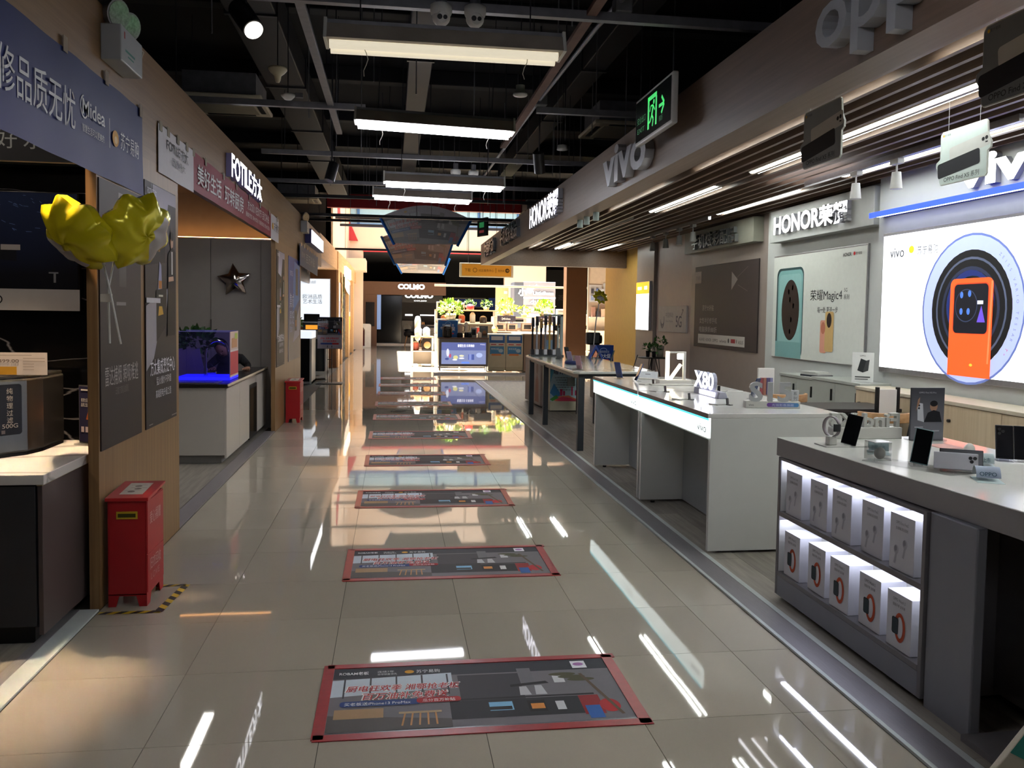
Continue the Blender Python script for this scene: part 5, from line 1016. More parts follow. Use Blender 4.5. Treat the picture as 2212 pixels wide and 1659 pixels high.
t = T('leaflet_stand', 'dark leaflet stand showing a man holding up a phone', 'leaflet stand', (3.70, 1.14, Z1)); bx(-.098, .098, 0, .01, 0, .285).build('board', C('3d3d44', .3), t, .002); p = Pr(); p.rect(-.095, .002, .19, .28, grad('studio_grey', '6a6a72', '36363e', 'Z', 0, .28)); p.ell(.035, .185, .022, .028, C('8a6a58')); p.ell(.035, .200, .022, .016, C('17151a')); p.poly([(-.02, .10), (.085, .10), (.07, .155), (.035, .165), (.0, .15)], C('1b1b20')); p.poly([(-.058, .11), (-.02, .10), (-.03, .20), (-.062, .205)], C('b8bac4')); p.ell(-.052, .19, .006, .006, C('22242a')); p.ell(-.052, .175, .006, .006, C('22242a'), 0); p.poly([(-.07, .16), (-.06, .22), (-.048, .235), (-.05, .2)], C('8a6a58')); p.text('OPPO Find X5 Pro', -.055, .255, .012, C('9a9aa2'), w=.1); p.rect(-.075, .07, .05, .006, C('9a9aa2')); p.rect(.03, .05, .04, .006, C('9a9aa2'), 0); p.build('print', t, (0, -.0005, 0), 'F'); bx(-.1, .1, -.03, .05, 0, .008).build('foot', M_CLEAR, t)
phone(3.66, .50, Z1, -.5, .35, 'black phone seen from its back at the right edge', back='16171b', scr='191a1f', cam_face=True); phone(3.73, .47, Z1, -.5, .35, 'second black phone just behind at the right edge', back='121317', scr='141519')
t = T('coiled_cable', 'cream security cable lying in loops on the near counter', 'cable', (3.50, .56, Z1)); MB().tube([(.05*math.cos(a)*(1+.15*a/6), .04*math.sin(a)+.01*a, .006+.004*math.sin(a*2)) for a in [i*.35 for i in range(34)]], .006, 7).build('cable', C('cfc6b0'), t); MB().ball((.06, .05, .035), (.028, .018, .034), 14, 9).build('sensor', M_WPL, t)
tag(bx(3.60, 3.72, .86, 1.0, Z1, Z1+.004).build('flyer', C('d8a8a0'), None), 'pink and blue flyer lying behind the leaflet stand', 'flyer')
t = T('price_plate', 'clear price plate lying flat at the right counter edge', 'price plate', (3.10, -.36, Z1)); bx(-.03, .16, -.14, .02, 0, .006).build('plate', M_CLEAR, t); bx(.03, .14, -.12, -.02, .006, .0075).build('card', C('e4e4ee', .2), t)
t = T('promo_board', 'cream board with a teal stripe leaning in the bottom right corner', 'board', (2.9, -1.0, 0)); MB().prism([(-.70, 0), (.02, .84), (.5, .84), (.5, 0)], 'y', 0, .02).build('board', C('c9c0ae'), t, .003); p = Pr(); p.poly([(-.385, .367), (-.335, .425), (.3, .05), (.3, -.03+.04)], C('3f8f86')); p.build('stripe', t, (0, -.001, 0), 'F')
# ------------------------------------------------------------------ two white counters
def vivo_counter(y0, y1, label):
    t = T('phone_counter', label, 'counter', (2.85, y0, 0), 0, 'white counters with a glowing apron'); L = y1-y0; Z = .913
    bx(0, .92, 0, L, Z-.03, Z).build('worktop', M_CTOP, t, .003); bx(-.004, .0, 0, L, Z-.03, Z).build('edge_band', mat('taupe_edge', '7a6c66', .4), t)
    bx(0.02, .92, 0, .035, .02, Z-.03).build('end_panel', M_WHITE, t, .002); bx(0.02, .92, L-.035, L, .02, Z-.03).build('end_panel', M_WHITE, t, .002)
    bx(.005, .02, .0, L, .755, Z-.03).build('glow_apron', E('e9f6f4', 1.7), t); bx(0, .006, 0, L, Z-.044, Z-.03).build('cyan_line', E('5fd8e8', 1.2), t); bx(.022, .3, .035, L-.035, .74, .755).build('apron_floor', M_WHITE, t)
    bx(.38, .40, .035, L-.035, .02, .755).build('recess_panel', mat('recess_grey', '9da2a4', .35, noise=.02), t); MB().prism([(.05, .035), (.38, .25), (.38, .035)], 'z', .02, .74).build('corner_panel', mat('recess_light_grey', 'b4babb', .35), t); bx(.40, .90, .04, L-.04, 0.02, .86).build('carcass', M_WHITE, t)
    for x in (.12, .8):
        for y in (.06, L-.06): MB().cyl((x, y, 0), (x, y, .02), .018, n=10).build('foot', M_BLKP, t)
    p = Pr(); p.text('vivo', L-.20, .785, .075, C('5a6a6c'), w=.16); p.build('lettering', t, (.0045, L, 0), 'R'); return t
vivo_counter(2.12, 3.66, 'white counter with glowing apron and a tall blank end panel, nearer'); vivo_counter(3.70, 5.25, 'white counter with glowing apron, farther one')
Z2 = .913
phone(3.05, 4.97, Z2, 2.2, .30, 'blue phone leaning left on the farther white counter', back='33406a'); phone(3.10, 4.62, Z2, -1.6, .38, 'long blue phone leaning right on the farther white counter', h=.17, back='3a4a74')
t = T('white_stand', 'white card stand by the blue phones on the farther white counter', 'card stand', (3.32, 4.95, Z2), -.5); bx(-.10, .10, 0, .004, 0, .075, M=Rx(-.2)).build('card', C('dfe4ea'), t); bx(-.11, .11, -.05, .06, 0, .01).build('base', M_WPL, t, .003); p = Pr(); p.rect(-.02, .045, .05, .006, C('6a6a70')); p.build('print', t, (0, -.003, 0), 'F')
def holder(x, y, rz, label):
    t = T('phone_holder', label, 'phone holder', (x, y, Z2), rz, 'empty black phone holders'); bx(-.012, .012, 0, .006, 0, .05, M=Rx(-.15)).build('post', M_BLKP, t, .002); bx(-.014, .014, -.03, .008, 0, .006).build('lip', M_BLKP, t); bx(-.09, .06, .02, .10, 0, .008).build('base_plate', C('cfcfca', .2), t, .002)
for i, (x, y, rz, l) in enumerate(((3.17, 4.27, .5, 'small black holder in front of the glowing lamp frame'), (3.06, 3.60, .5, 'small black holder left of the X80 sign'), (3.04, 2.98, .5, 'small black holder just in front of the X80 sign'), (3.19, 2.62, .5, 'small black holder left of the S15 sign'), (3.52, 3.62, -.5, 'small black holder right of the X80 sign'))): holder(x, y, rz, l)
t = T('lamp_frame', 'white display frame with glowing upright and slanted bars', 'display lamp', (3.38, 4.32, Z2)); M_BAR = E('fff1d0', 5)
bx(-.16, .14, -.06, .06, 0, .045).build('base', M_WPL, t, .003); bx(-.085, -.055, -.012, .012, .045, .30).build('upright_bar', M_BAR, t); bx(.075, .10, -.014, .014, .0, .30).build('post', M_WPL, t, .003); bx(-.06, .10, -.012, .012, .285, .30).build('top_bar', M_WPL, t, .002); bx(-.012, .012, -.013, .013, 0, .17, M=Tr(-.045, 0, .045) @ Ry(.62)).build('slanted_bar', M_BAR, t); bx(.02, .07, -.014, .010, .23, .28).build('square_lamp', E('fff8ea', 8), t, .006); bx(-.25, .22, -.13, -.04, 0, .012).build('tray', C('d8d6d0', .2), t, .002)
t = T('letter_block', 'glowing white X80 sign on the nearer white counter', 'sign', (3.31, 3.30, Z2)); MB().prism([(-.03, 0), (.05, 0), (.03, .05), (-.02, .05)], 'y', -.27, .26).build('base', C('a9a9b8'), t, .003); letters(t, 'X80', (-.012, .22, .062), 'R', .175, .03, C('b4b6cc'), .03, w=.42, face=E('f2f2ff', 5)); bx(-.034, -.028, -.20, .12, .008, .042).build('glow_plate', E('f4f4ff', 3), t)
t = T('letter_block', 'silver S15 sign with a purple strip on the nearer white counter', 'sign', (3.43, 2.45, Z2), -.13); bx(-.185, .19, -.03, .03, 0, .048).build('base', M_WPL, t, .003); letters(t, 'S15', (-.16, -.008, .05), 'F', .18, .022, mat('silver_letter', 'b4b6b8', .3, .2), .03, w=.29); bx(.135, .185, -.012, .01, .05, .125).build('small_tag', C('c9cbcd', .2), t, .003); p = Pr(); p.text('系', .147, .09, .028, C('5a5a60')); p.text('列', .147, .058, .028, C('5a5a60'), up=0); p.build('tag_print', t, (0, -.0125, 0), 'F'); p = Pr(); p.text('vivo', -.165, .015, .022, C('3a3a40')); p.rrect(-.04, .010, .22, .028, .013, grad('purple_blue', '6a3f86', '4a7fae', 'X', -.04, .18)); p.text('先锋影像旗舰', -.005, .016, .018, C('c8cce8'), w=.15); p.build('base_print', t, (0, -.0305, 0), 'F')
phone(3.55, 3.05, Z2, -2.4, .35, 'dark blue phone leaning behind the S15 sign', back='2c3a58')
# ------------------------------------------------------------------ phone table farther along
t = T('phone_table', 'pale rounded table on dark square legs with display phones', 'table', (2.84, 6.1, 0))
MB().prism([(.06, 0), (.85, .08), (.96, .14), (1.0, .25), (1.0, 3.5), (.9, 3.7), (.12, 3.7), (.03, 3.6), (0, .06)], 'z', .872, .90).build('top', mat('table_top_pale', 'c6c8be', .12), t, .006); M_LEG = mat('table_leg_slate', '2f343a', .4, .2)
bx(.08, .92, .14, 3.6, .81, .872).build('apron', M_LEG, t)
for x, y in ((.10, .1), (.10, 2.3), (.84, .2), (.84, 2.4), (.10, 3.5), (.84, 3.5)): bx(x-.035, x+.035, y-.035, y+.035, 0, .83).build('leg', M_LEG, t, .003)
Z3 = .90
for i, (x, y, rz, tl, l, bk) in enumerate(((2.98, 6.45, 2.4, .35, 'pink phone leaning at the near corner of the pale table', 'b08a94'), (3.12, 7.6, 2.4, .4, 'lilac phone leaning over the dark blue case on the pale table', '9a8fa8'), (3.36, 7.3, -2.0, .3, 'grey phone leaning right on the pale table', '3c4044'), (3.15, 8.5, 2.4, .3, 'grey phone leaning before the vacuum rack', '5a5c60'), (3.35, 8.9, 2.4, .3, 'dark phone leaning behind the vacuum rack on the pale table', '2a2c30'), (3.72, 7.9, -2.0, .3, 'green-grey phone leaning at the back of the pale table', '3d4a44'), (3.7, 6.75, -1.9, .3, 'dark phone leaning at the right end of the pale table', '22262c'))): phone(x, y, Z3, rz, tl, l, back=bk)
t = T('phone_case', 'round dark blue case lying on the pale table', 'case', (3.12, 7.45, Z3)); MB().lathe([(0, 0), (.10, 0), (.115, .012), (.115, .03), (.10, .042), (0, .045)], n=20).build('case', C('232a4e', .4), t)
t = T('a_stand', 'blue A-shaped leaflet stand on the pale table', 'leaflet stand', (3.75, 8.9, Z3)); MB().prism([(-.11, 0), (.0, .20), (.11, 0), (.08, 0), (0, .14), (-.08, 0)], 'y', -.07, .07).build('frame', C('2c3d78'), t, .003); MB().prism([(-.05, .02), (0, .12), (.05, .02)], 'y', -.06, .06).build('picture', C('d58a6a'), t)
t = T('vacuum_rack', 'rack of upright stick vacuum cleaners at the far table end', 'vacuum rack', (3.15, 9.5, Z3)); bx(-.26, .24, -.12, .12, 0, .02).build('base', C('3a3c40'), t, .003)
for i in range(7):
    x = -.22+.065*i; h = .46+.02*math.sin(i*2.1)+.03*(i > 2); v = MB().cyl((x, 0, .02), (x, 0, h), .016, n=10).build('vacuum', C(['1a1a1e', '8a8a90', '16161a', '6b6b70', 'a58a4a', '1c1c20', '9aa4a0'][i]), t)
    MB().cyl((x, -.02, h-.02), (x, -.02, h+.12), .026, .02, 12).build('motor', C('a9834a' if i in (2, 4) else '2a2a2e', .3), v); bx(x-.024, x+.024, -.05, .05, .02, .10).build('brush', C('c4c4c8' if i % 2 else '2a2a2e'), v, .004); MB().tube([(x, -.05, h+.08), (x, -.09, h+.02), (x, -.05, h-.06)], .008, 6).build('grip', C('1a1a1e'), v)
bx(.20, .24, -.03, .03, .02, .62).build('rail', C('8f9a98'), t); bx(-.05, .24, -.03, .03, .60, .63).build('rail', C('8f9a98'), t)
t = T('display_box', 'beige box with a faint portrait print beside the aisle', 'box', (3.23, 10.45, 0), .05); bx(0, .45, 0, 1.2, .03, .80).build('body', mat('beige_box', 'a8968c', .5), t, .004); p = Pr(); p.rect(.05, .02, 1.1, .72, C('b0a097')); p.ell(.95, .60, .07, .09, C('8a6a58')); p.poly([(.8, .05), (1.1, .05), (1.05, .42), (.95, .52), (.85, .40)], C('9c6a58')); p.rect(.35, .60, .2, .05, C('94847c')); p.rect(.35, .45, .25, .04, C('94847c'), 0); p.rect(.35, .25, .2, .03, C('94847c'), 0); p.build('print', t, (-.001, 1.2, .03), 'R')
for y in (.1, 1.1): bx(.05, .4, y-.03, y+.03, 0, .03).build('foot', M_BLKP, t)
t = T('display_box', 'cream box with a colourful city poster under the pale table', 'box', (3.29, 9.92, 0)); bx(0, .5, 0, .5, .02, .80).build('body', mat('cream_box', 'c6bfa6', .5), t, .004); bx(.02, .48, .05, .45, 0, .02).build('plinth', C('6a6458'), t); p = Pr(); p.rect(0, .17, .5, .62, C('bcd8e2')); p.poly([(0, .45), (.1, .79), (.0, .79)], C('5fa8c8')); p.poly([(0, .3), (.14, .17), (.25, .17), (.06, .45)], C('4a8cc0')); p.text('培育文明', .05, .60, .085, C('2c2c60'), w=.34, bold=.02)
for i in range(6): p.text('文明健康绿色环保'[:8-(i % 3)], .07+.02*(i % 3), .53-.038*i, .024, C('2a2a2a'), w=.34-.04*(i % 3), up=0 if i else 1)
for a, w, h in ((.16, .04, .10), (.21, .03, .07), (.34, .025, .14), (.40, .03, .08)): p.rect(a, .26, w, h, C('c0325c'), up=0)
p.poly([(0, .19), (.15, .25), (.3, .26), (.46, .19), (.3, .17), (.1, .17)], C('d87a5a')); p.poly([(.08, .2), (.2, .24), (.34, .22), (.45, .17), (.15, .17)], C('c9425a')); p.poly([(0, .2), (.1, .27), (.14, .22), (.04, .17)], C('4f9a4a')); p.build('print', t, (0, -.001, 0), 'F')
bx(0, 0.001, 0, .001, .02, .021).build('edge', C('c6bfa6'), t)
t = T('phone_hanger', 'small white device hanging on a cable below the pale table', 'device', (3.60, 9.75, .42)); bx(-.07, .05, -.02, .02, 0, .14).build('device', C('8d938e'), t, .01); MB().tube([(0, 0, .14), (.02, 0, .25), (.0, 0, .45)], .006, 6).build('cable', M_BLKP, t); bx(-.05, .0, -.02, .02, .20, .30).build('adapter', M_BLKP, t, .004)
# ------------------------------------------------------------------ furniture before the right wall
M_CABG = mat('cabinet_grey', 'a9ada6', .4, noise=.02); M_ASH = wood('pale_ash', 'bda889', 'd3c1a4', 'z', .45, 2.2)
def cab(x0, x1, y0, y1, h, n, m, label, knob='handle'):
    t = T('storage_cabinet', label, 'cabinet', (x0, y0, 0)); L = y1-y0; bx(.02, x1-x0, 0, L, .05, h-.03).build('carcass', m, t); bx(-.01, x1-x0, -.005, L+.005, h-.03, h).build('top', M_CABG if m is M_CABG else mat('pale_top', 'c4baa6', .4), t, .003); bx(.05, x1-x0, .02, L-.02, 0, .05).build('plinth', C('5a5a58'), t)
    for i in range(n):
        a = L*i/n; b = L*(i+1)/n; d = bx(0, .02, a+.003, b-.003, .06, h-.035).build('door', m, t, .002)
        if knob == 'knob': MB().cyl((-.02, b-.08, h-.16), (0, b-.08, h-.16), .013, n=12).build('knob', M_BLKP, d)
        else: bx(-.018, 0, a+.05, a+.065, h-.22, h-.10).build('handle', M_BLKP, d, .002)
cab(5.42, 5.82, 5.62, 6.45, .88, 2, M_CABG, 'grey storage cabinet carrying a stack of papers'); cab(5.38, 5.80, 4.64, 5.60, .90, 2, M_CABG, 'grey storage cabinet beside the wooden ones'); cab(5.32, 5.68, 1.3, 4.62, .88, 5, M_ASH, 'long pale wooden storage cabinet with black knobs', 'knob')
t = T('paper_stack', 'stack of white papers and a dark folder on the grey cabinet', 'papers', (5.56, 5.85, .88), .2); bx(-.1, .1, -.15, .15, 0, .02).build('folder', C('2c2d34'), t); bx(-.09, .1, -.13, .16, .02, .045).build('papers', C('d4d4ce'), t); bx(-.10, .08, -.1, .14, .045, .055).build('papers', C('c8cac4'), t)
t = T('leaflet_stand', 'white leaflet card showing dark phones on the grey cabinet', 'leaflet stand', (5.48, 4.78, .90), -.55); bx(-.10, .10, 0, .008, 0, .30).build('card', C('d6d8d4'), t); p = Pr(); p.poly([(-.05, .12), (.0, .10), (.03, .22), (-.02, .24)], C('2c2e30')); p.poly([(.0, .10), (.05, .12), (.06, .23), (.03, .22)], C('3c3e40')); p.text('OPPO', -.03, .26, .02, C('4a4a4a')); p.rect(-.07, .05, .14, .012, C('4a4a4a')); p.rect(-.07, .03, .12, .008, C('4a4a4a'), 0); p.build('print', t, (0, -.0005, 0), 'F'); bx(-.1, .1, -.02, .05, 0, .006).build('foot', M_CLEAR, t)
t = T('leaflet_rack', 'white upright leaflet rack with picture cards behind the S15 sign', 'leaflet rack', (4.74, 5.36, 0)); bx(-.09, .09, 0, .03, 0, 1.0).build('panel', M_WPL, t, .004); bx(-.16, .16, -.12, .14, 0, .02).build('foot', M_WPL, t)
for i, h in enumerate(('8a4a4e', '9a6a5c', '5a5478', '7a7a9a')): bx(-.07+.036*i, -.04+.036*i, -.012, 0, .72, .90).build('card', C(h), t)
t = T('office_desk', 'dark topped desk between the counters and the grey cabinets', 'desk', (4.42, 3.78, 0)); bx(0, .85, 0, .55, .72, .75).build('top', C('322e2e', .35), t, .004); bx(.05, .8, .03, .5, .62, .72).build('frame', C('1c1c1e'), t)
for x in (.05, .80):
    for y in (.05, .50): bx(x-.025, x+.025, y-.025, y+.025, 0, .72).build('leg', C('1c1c1e'), t)
def chair(x, y, rz, label):
    t = T('visitor_chair', label, 'chair', (x, y, 0), rz, 'wooden-backed visitor chairs'); m = MB(); n = 14
    for i in range(n):
        a0 = math.radians(200+140*i/n); a1 = math.radians(200+140*(i+1)/n)
        P = [Vector((r*math.cos(a), r*math.sin(a)+.06, z)) for a in (a0, a1) for r in (.225, .25) for z in ((.70-.02*math.sin((a-3.49)*2.2)*0), .78)]
        m.add(P, [(0, 1, 5, 4), (2, 6, 7, 3), (1, 3, 7, 5), (0, 4, 6, 2)], 0, True)
    m.add([Vector((r*math.cos(a), r*math.sin(a)+.06, z)) for a in (math.radians(200), math.radians(340)) for r in (.225, .25) for z in (.70, .78)], [(0, 2, 3, 1), (4, 5, 7, 6)], 0)
    m.build('backrest', wood('tan_beech', 'a37a52', 'bd946a', 'x'), t, .006); MB().lathe([(0, .44), (.2, .44), (.22, .46), (.2, .48), (0, .485)], n=20).build('seat', C('8a6a48'), t)
    for a in (45, 135, 225, 315):
        c, s = math.cos(math.radians(a)), math.sin(math.radians(a)); MB().cyl((.2*c, .2*s, 0), (.14*c, .14*s, .45), .014, n=8).build('leg', M_BLKP, t)
    for a in (215, 325): c, s = math.cos(math.radians(a)), math.sin(math.radians(a)); MB().cyl((.18*c, .18*s+.03, .46), (.235*c, .235*s+.06, .72), .011, n=8).build('back_post', M_BLKP, t)
chair(4.74, 4.92, .2, 'chair with a curved tan back behind the dark desk'); chair(4.85, 3.38, -.1, 'chair with a curved tan back in front of the dark desk')
t = T('standing_board', 'white board between two black uprights before the wooden cabinets', 'board', (5.07, 3.68, 0)); bx(-.08, .08, 0, .02, .45, .93).build('panel', M_WPL, t)
for x in (-.105, .085): bx(x, x+.02, -.01, .03, 0, .95).build('upright', M_BLKP, t, .002)
bx(-.14, .14, -.15, .15, 0, .02).build('foot', M_BLKP, t)
t = T('plant_table', 'small tripod table with thin black legs by the pinkish wall', 'table', (5.45, 11.5, 0)); MB().lathe([(0, .775), (.27, .775), (.28, .785), (.27, .795), (0, .795)], n=28).build('top', C('2b2926', .35), t)
for a in (90, 210, 330):
    c, s = math.cos(math.radians(a)), math.sin(math.radians(a)); MB().cyl((.25*c, .25*s, 0), (.04*c, .04*s, .775), .009, n=8).build('leg', M_BLKP, t); MB().cyl((.17*c, .17*s, 0), (.1*c, .1*s, .775), .007, n=8).build('leg', M_BLKP, t)
for i, (dx, dy, r, h, pc, lb) in enumerate(((-.10, 0, .04, .11, '1c1a1c', 'leafy plant in a small black pot, left on the tripod table'), (.0, -.04, .04, .10, '1c1a1c', 'leafy plant in a small black pot, middle of the tripod table'), (.13, .02, .075, .20, '8a8678', 'round-leaved plant in a larger grey pot on the tripod table'))):
    t = T('potted_plant', lb, 'plant', (5.45+dx, 11.5+dy, .795), 0, 'plants on the tripod table'); MB().lathe([(0, 0), (r*.75, 0), (r, h), (r*.9, h), (r*.85, h-.01), (0, h-.01)], n=16).build('pot', C(pc), t); leafy(t, (0, 0, h+.06), .085+.02*i, 46, .06, GL[:2], 31+i)['kind'] = 'stuff'
# person at the far end of the sink cabinet
def skin(name, pts, edges, rad, mats, parent, sub=2):
    me = bpy.data.meshes.new(name); me.from_pydata(pts, edges, []); me.materials.append(mats); o = link(name, me, parent)
    sk = o.modifiers.new('skin', 'SKIN'); sk.use_smooth_shade = True
    for i, v in enumerate(me.skin_vertices[0].data): v.radius = (rad[i], rad[i]) if not isinstance(rad[i], tuple) else rad[i]; v.use_root = (i == 0)
    ss = o.modifiers.new('sub', 'SUBSURF'); ss.levels = sub; ss.render_levels = sub
    return o
t = T('person', 'person in a black t-shirt leaning over the far end of the sink cabinet', 'person', (-1.22, 7.80, 0)); SK = mat('skin_tone', 'a97c62', .5, noise=.04); SH = mat('black_shirt', '131316', .8, noise=.1); PT = mat('dark_trousers', '1d2028', .8)
P = [(0, 0, .52), (.02, -.02, .70), (.05, -.05, .88), (.08, -.07, .95), (.06, -.10, 1.0), (.20, -.03, .93), (.30, -.06, .84), (.31, -.20, .815), (.32, -.27, .81), (-.06, -.05, .93), (-.16, -.10, .84), (-.10, -.30, .825), (-.06, -.40, .825), (.09, .02, .50), (.12, -.28, .47), (.12, -.25, .10), (.12, -.33, .05), (-.09, .02, .50), (-.10, -.28, .47), (-.10, -.25, .10), (-.10, -.33, .05)]
Ed = [(0, 1), (1, 2), (2, 3), (3, 4), (3, 5), (5, 6), (6, 7), (7, 8), (3, 9), (9, 10), (10, 11), (11, 12), (0, 13), (13, 14), (14, 15), (15, 16), (0, 17), (17, 18), (18, 19), (19, 20)]
Rd = [.13, .125, .13, .09, .05, .062, .045, .036, .026, .062, .045, .036, .026, .09, .07, .045, .04, .09, .07, .045, .04]
o = skin('body', P, Ed, Rd, SH, t)
h = MB(); Mh = Tr(.0, -.15, 1.05) @ Rx(.55) @ Ry(-.35); h.ball(Mh @ Vector((0, 0, 0)), (.072, .088, .105), 18, 14, M=Mh.to_3x3().to_4x4()); h.cyl((.06, -.10, .97), Mh @ Vector((0, .02, -.06)), .048, .045, 12)
h.ball(Mh @ Vector((0, -.088, -.015)), (.011, .014, .016), 8, 6, M=Mh.to_3x3().to_4x4())
for s in (-1, 1): h.ball(Mh @ Vector((s*.073, .01, -.01)), (.010, .018, .026), 8, 6, M=Mh.to_3x3().to_4x4())
hd = h.build('head', SK, t)
e = MB()
for s in (-1, 1): e.ball(Mh @ Vector((s*.028, -.082, .008)), (.010, .006, .006), 8, 6, M=Mh.to_3x3().to_4x4())
e.ball(Mh @ Vector((0, -.082, -.052)), (.02, .006, .004), 8, 6, M=Mh.to_3x3().to_4x4()); e.build('features', C('2a1c1a'), hd)
h = MB(); h.ball(Mh @ Vector((0, .022, .028)), (.082, .088, .10), 18, 12, M=Mh.to_3x3().to_4x4()); h.build('hair', mat('black_hair', '0d0b0c', .5, noise=.2, scale=30), hd)
for sx, hx_, hy in ((1, .32, -.27), (-1, -.06, -.40)):
    pp = [(hx_-.002*sx, hy+.10, .815), (hx_, hy, .812)]; ee = [(0, 1)]; rr_ = [.034, .03]
    for k in range(4):
        b = len(pp); x = hx_+(k-1.5)*.019; L = (.06, .072, .068, .052)[k]; pp += [(x, hy-.045, .815), (x*1.0+.004*(k-1.5), hy-.045-L*.55, .818), (x+.006*(k-1.5), hy-.045-L, .808)]; ee += [(1, b), (b, b+1), (b+1, b+2)]; rr_ += [.011, .009, .008]
    b = len(pp); pp += [(hx_-sx*.035, hy-.015, .815), (hx_-sx*.05, hy-.05, .812)]; ee += [(1, b), (b, b+1)]; rr_ += [.012, .009]
    skin('hand', pp, ee, rr_, SK, t, 1)
t = T('stool', 'round stool under the leaning person', 'stool', (-1.22, 7.85, 0)); MB().lathe([(0, .36), (.16, .36), (.17, .38), (.16, .40), (0, .40)], n=20).build('seat', C('3a3634'), t); MB().cyl((0, 0, .02), (0, 0, .37), .025, n=12).build('column', M_CHROME, t); MB().lathe([(0, .0), (.17, 0), (.17, .015), (.03, .03), (0, .03)], n=20).build('base', M_CHROME, t)
# ================================================================== appliance island in the atrium
M_SHELF = mat('white_shelf', 'dcd6cf', .4, noise=.02); M_BEIGE = mat('warm_beige', 'b8a898', .5, noise=.04)
t = T('screen_cabinet', 'grey cabinet with a glowing appliance screen at the island front', 'screen cabinet', (2.62, 18.25, .04))
bx(-.62, .62, 0, .45, .13, .83).build('body', mat('screen_grey', '6e6a68', .5), t, .004); bx(-.64, .64, -.01, .46, .83, .86).build('top', wood('dark_wood_top', '4a3226', '6a4a38', 'x'), t, .003)
for x in (-.60, .58): bx(x, x+.02, .01, .03, 0, .13).build('leg', M_BEIGE, t); bx(x, x+.02, .40, .42, 0, .13).build('leg', M_BEIGE, t)
p = Pr(); p.rect(-.56, .19, 1.13, .55, E('6f7cc0', .55)); p.rect(-.56, .19, 1.13, .35, E('9aa8dc', .55)); p.text('智慧生活 乐享美的', -.15, .63, .075, E('f4f4ff', 1.1), w=.42, bold=.02); p.text('Midea', .42, .68, .04, E('e8e8ff', .9), w=.13)
for x, y, a, b, h in ((-.40, .48, .035, .10, 'e8ecff'), (-.34, .40, .03, .05, 'c05a7a'), (-.20, .36, .06, .05, 'e0dc9a'), (-.22, .30, .06, .02, 'f4f4ff'), (-.05, .40, .06, .025, 'f0ecc8'), (-.05, .34, .07, .02, 'f4f4ff'), (.40, .42, .08, .06, 'b4c4f4'), (-.42, .32, .05, .03, '4a5a9a')): p.ell(x, y, a, b, E(h, .8), up=0 if x != -.40 else 1)
p.rect(.12, .30, .15, .14, E('5a6cb8', .6)); p.rect(.14, .30, .06, .14, E('8a9ae0', .8)); p.rect(-.05, .21, .2, .04, E('6a90f0', .9)); p.build('screen', t, (0, -.0005, 0), 'F')
t0 = T('storage_unit', 'cream appliance cabinet with blue leaflets, left one of the pair', 'cabinet', (3.50, 18.5, .04), 0, 'cream cabinets with blue leaflets')
bx(-.222, .222, 0, .75, .02, .95).build('body', mat('cream_cabinet', 'b3ae98', .45), t0, .004); bx(-.224, .224, -.012, 0, .10, .945).build('door', mat('cream_door', 'b9b4a0', .4), t0, .004); bx(-.2, .2, .02, .7, 0, .02).build('plinth', C('6a665a'), t0)
p = Pr(); p.rect(-.20, .73, .40, .20, C('3a66a8')); p.rect(-.15, .80, .3, .10, C('d8dce4')); p.rect(-.18, .66, .36, .065, C('d8d4d0')); p.rect(-.16, .675, .14, .025, C('b8494a')); p.rect(.04, .675, .13, .025, C('b8494a'), 0); p.rect(-.18, .44, .36, .20, C('4a84b8')); p.text('年中大促', -.15, .55, .06, C('dfe8ee'), w=.2); p.ell(.10, .53, .06, .05, C('a9c4d8')); p.rect(-.14, .40, .25, .05, C('d0885a')); p.build('leaflets', t0, (0, -.0125, 0), 'F')
dup(t0, (3.955, 18.5, .04), 'cream appliance cabinet with blue leaflets, right one of the pair')
t = T('island_counter', 'brown sided island counter behind the cream cabinets', 'counter', (4.20, 18.5, .04)); bx(0, .9, -.0, 2.2, 0, .94).build('body', mat('taupe_side', '8f7c70', .5), t, .004); bx(-.03, .93, -.02, 2.22, .94, .97).build('top', mat('beige_top', 'c4b09c', .4), t, .003); p = Pr(); p.rect(.55, .5, .25, .32, C('7fa8d8')); p.build('leaflet', t, (0, -.001, 0), 'F')
def shelf_unit(x0, x1, y, zs, label, d=.45, m=M_SHELF):
    t = T('display_shelf', label, 'shelf', (x0, y, .0)); L = x1-x0
    for x in (0, L-.06): bx(x, x+.06, 0, d, 0, zs[-1]+.02).build('upright', m, t, .004)
    for z in zs: bx(0, L, -.02, d, z, z+.03).build('shelf_board', m if z != zs[-1] else wood('shelf_oak', 'c89a6a', 'e0b684', 'x'), t, .003)
    bx(.06, L-.06, d-.02, d, .05, zs[-1]-.3).build('back', M_BEIGE, t); return t
shelf_unit(2.0, 3.72, 20.4, (.45, .92, 1.22, 1.58), 'sunlit shelf of small appliances behind the screen cabinet'); shelf_unit(3.75, 5.15, 21.6, (.45, .98, 1.40), 'sunlit shelf of ovens below two dark Midea signs'); shelf_unit(5.2, 6.9, 21.8, (.4, .8, 1.2), 'sunlit shelf with packed goods near the brown post'); shelf_unit(1.35, 1.98, 20.7, (.42, .82), 'low sunlit display rack left of the screen cabinet', .5)
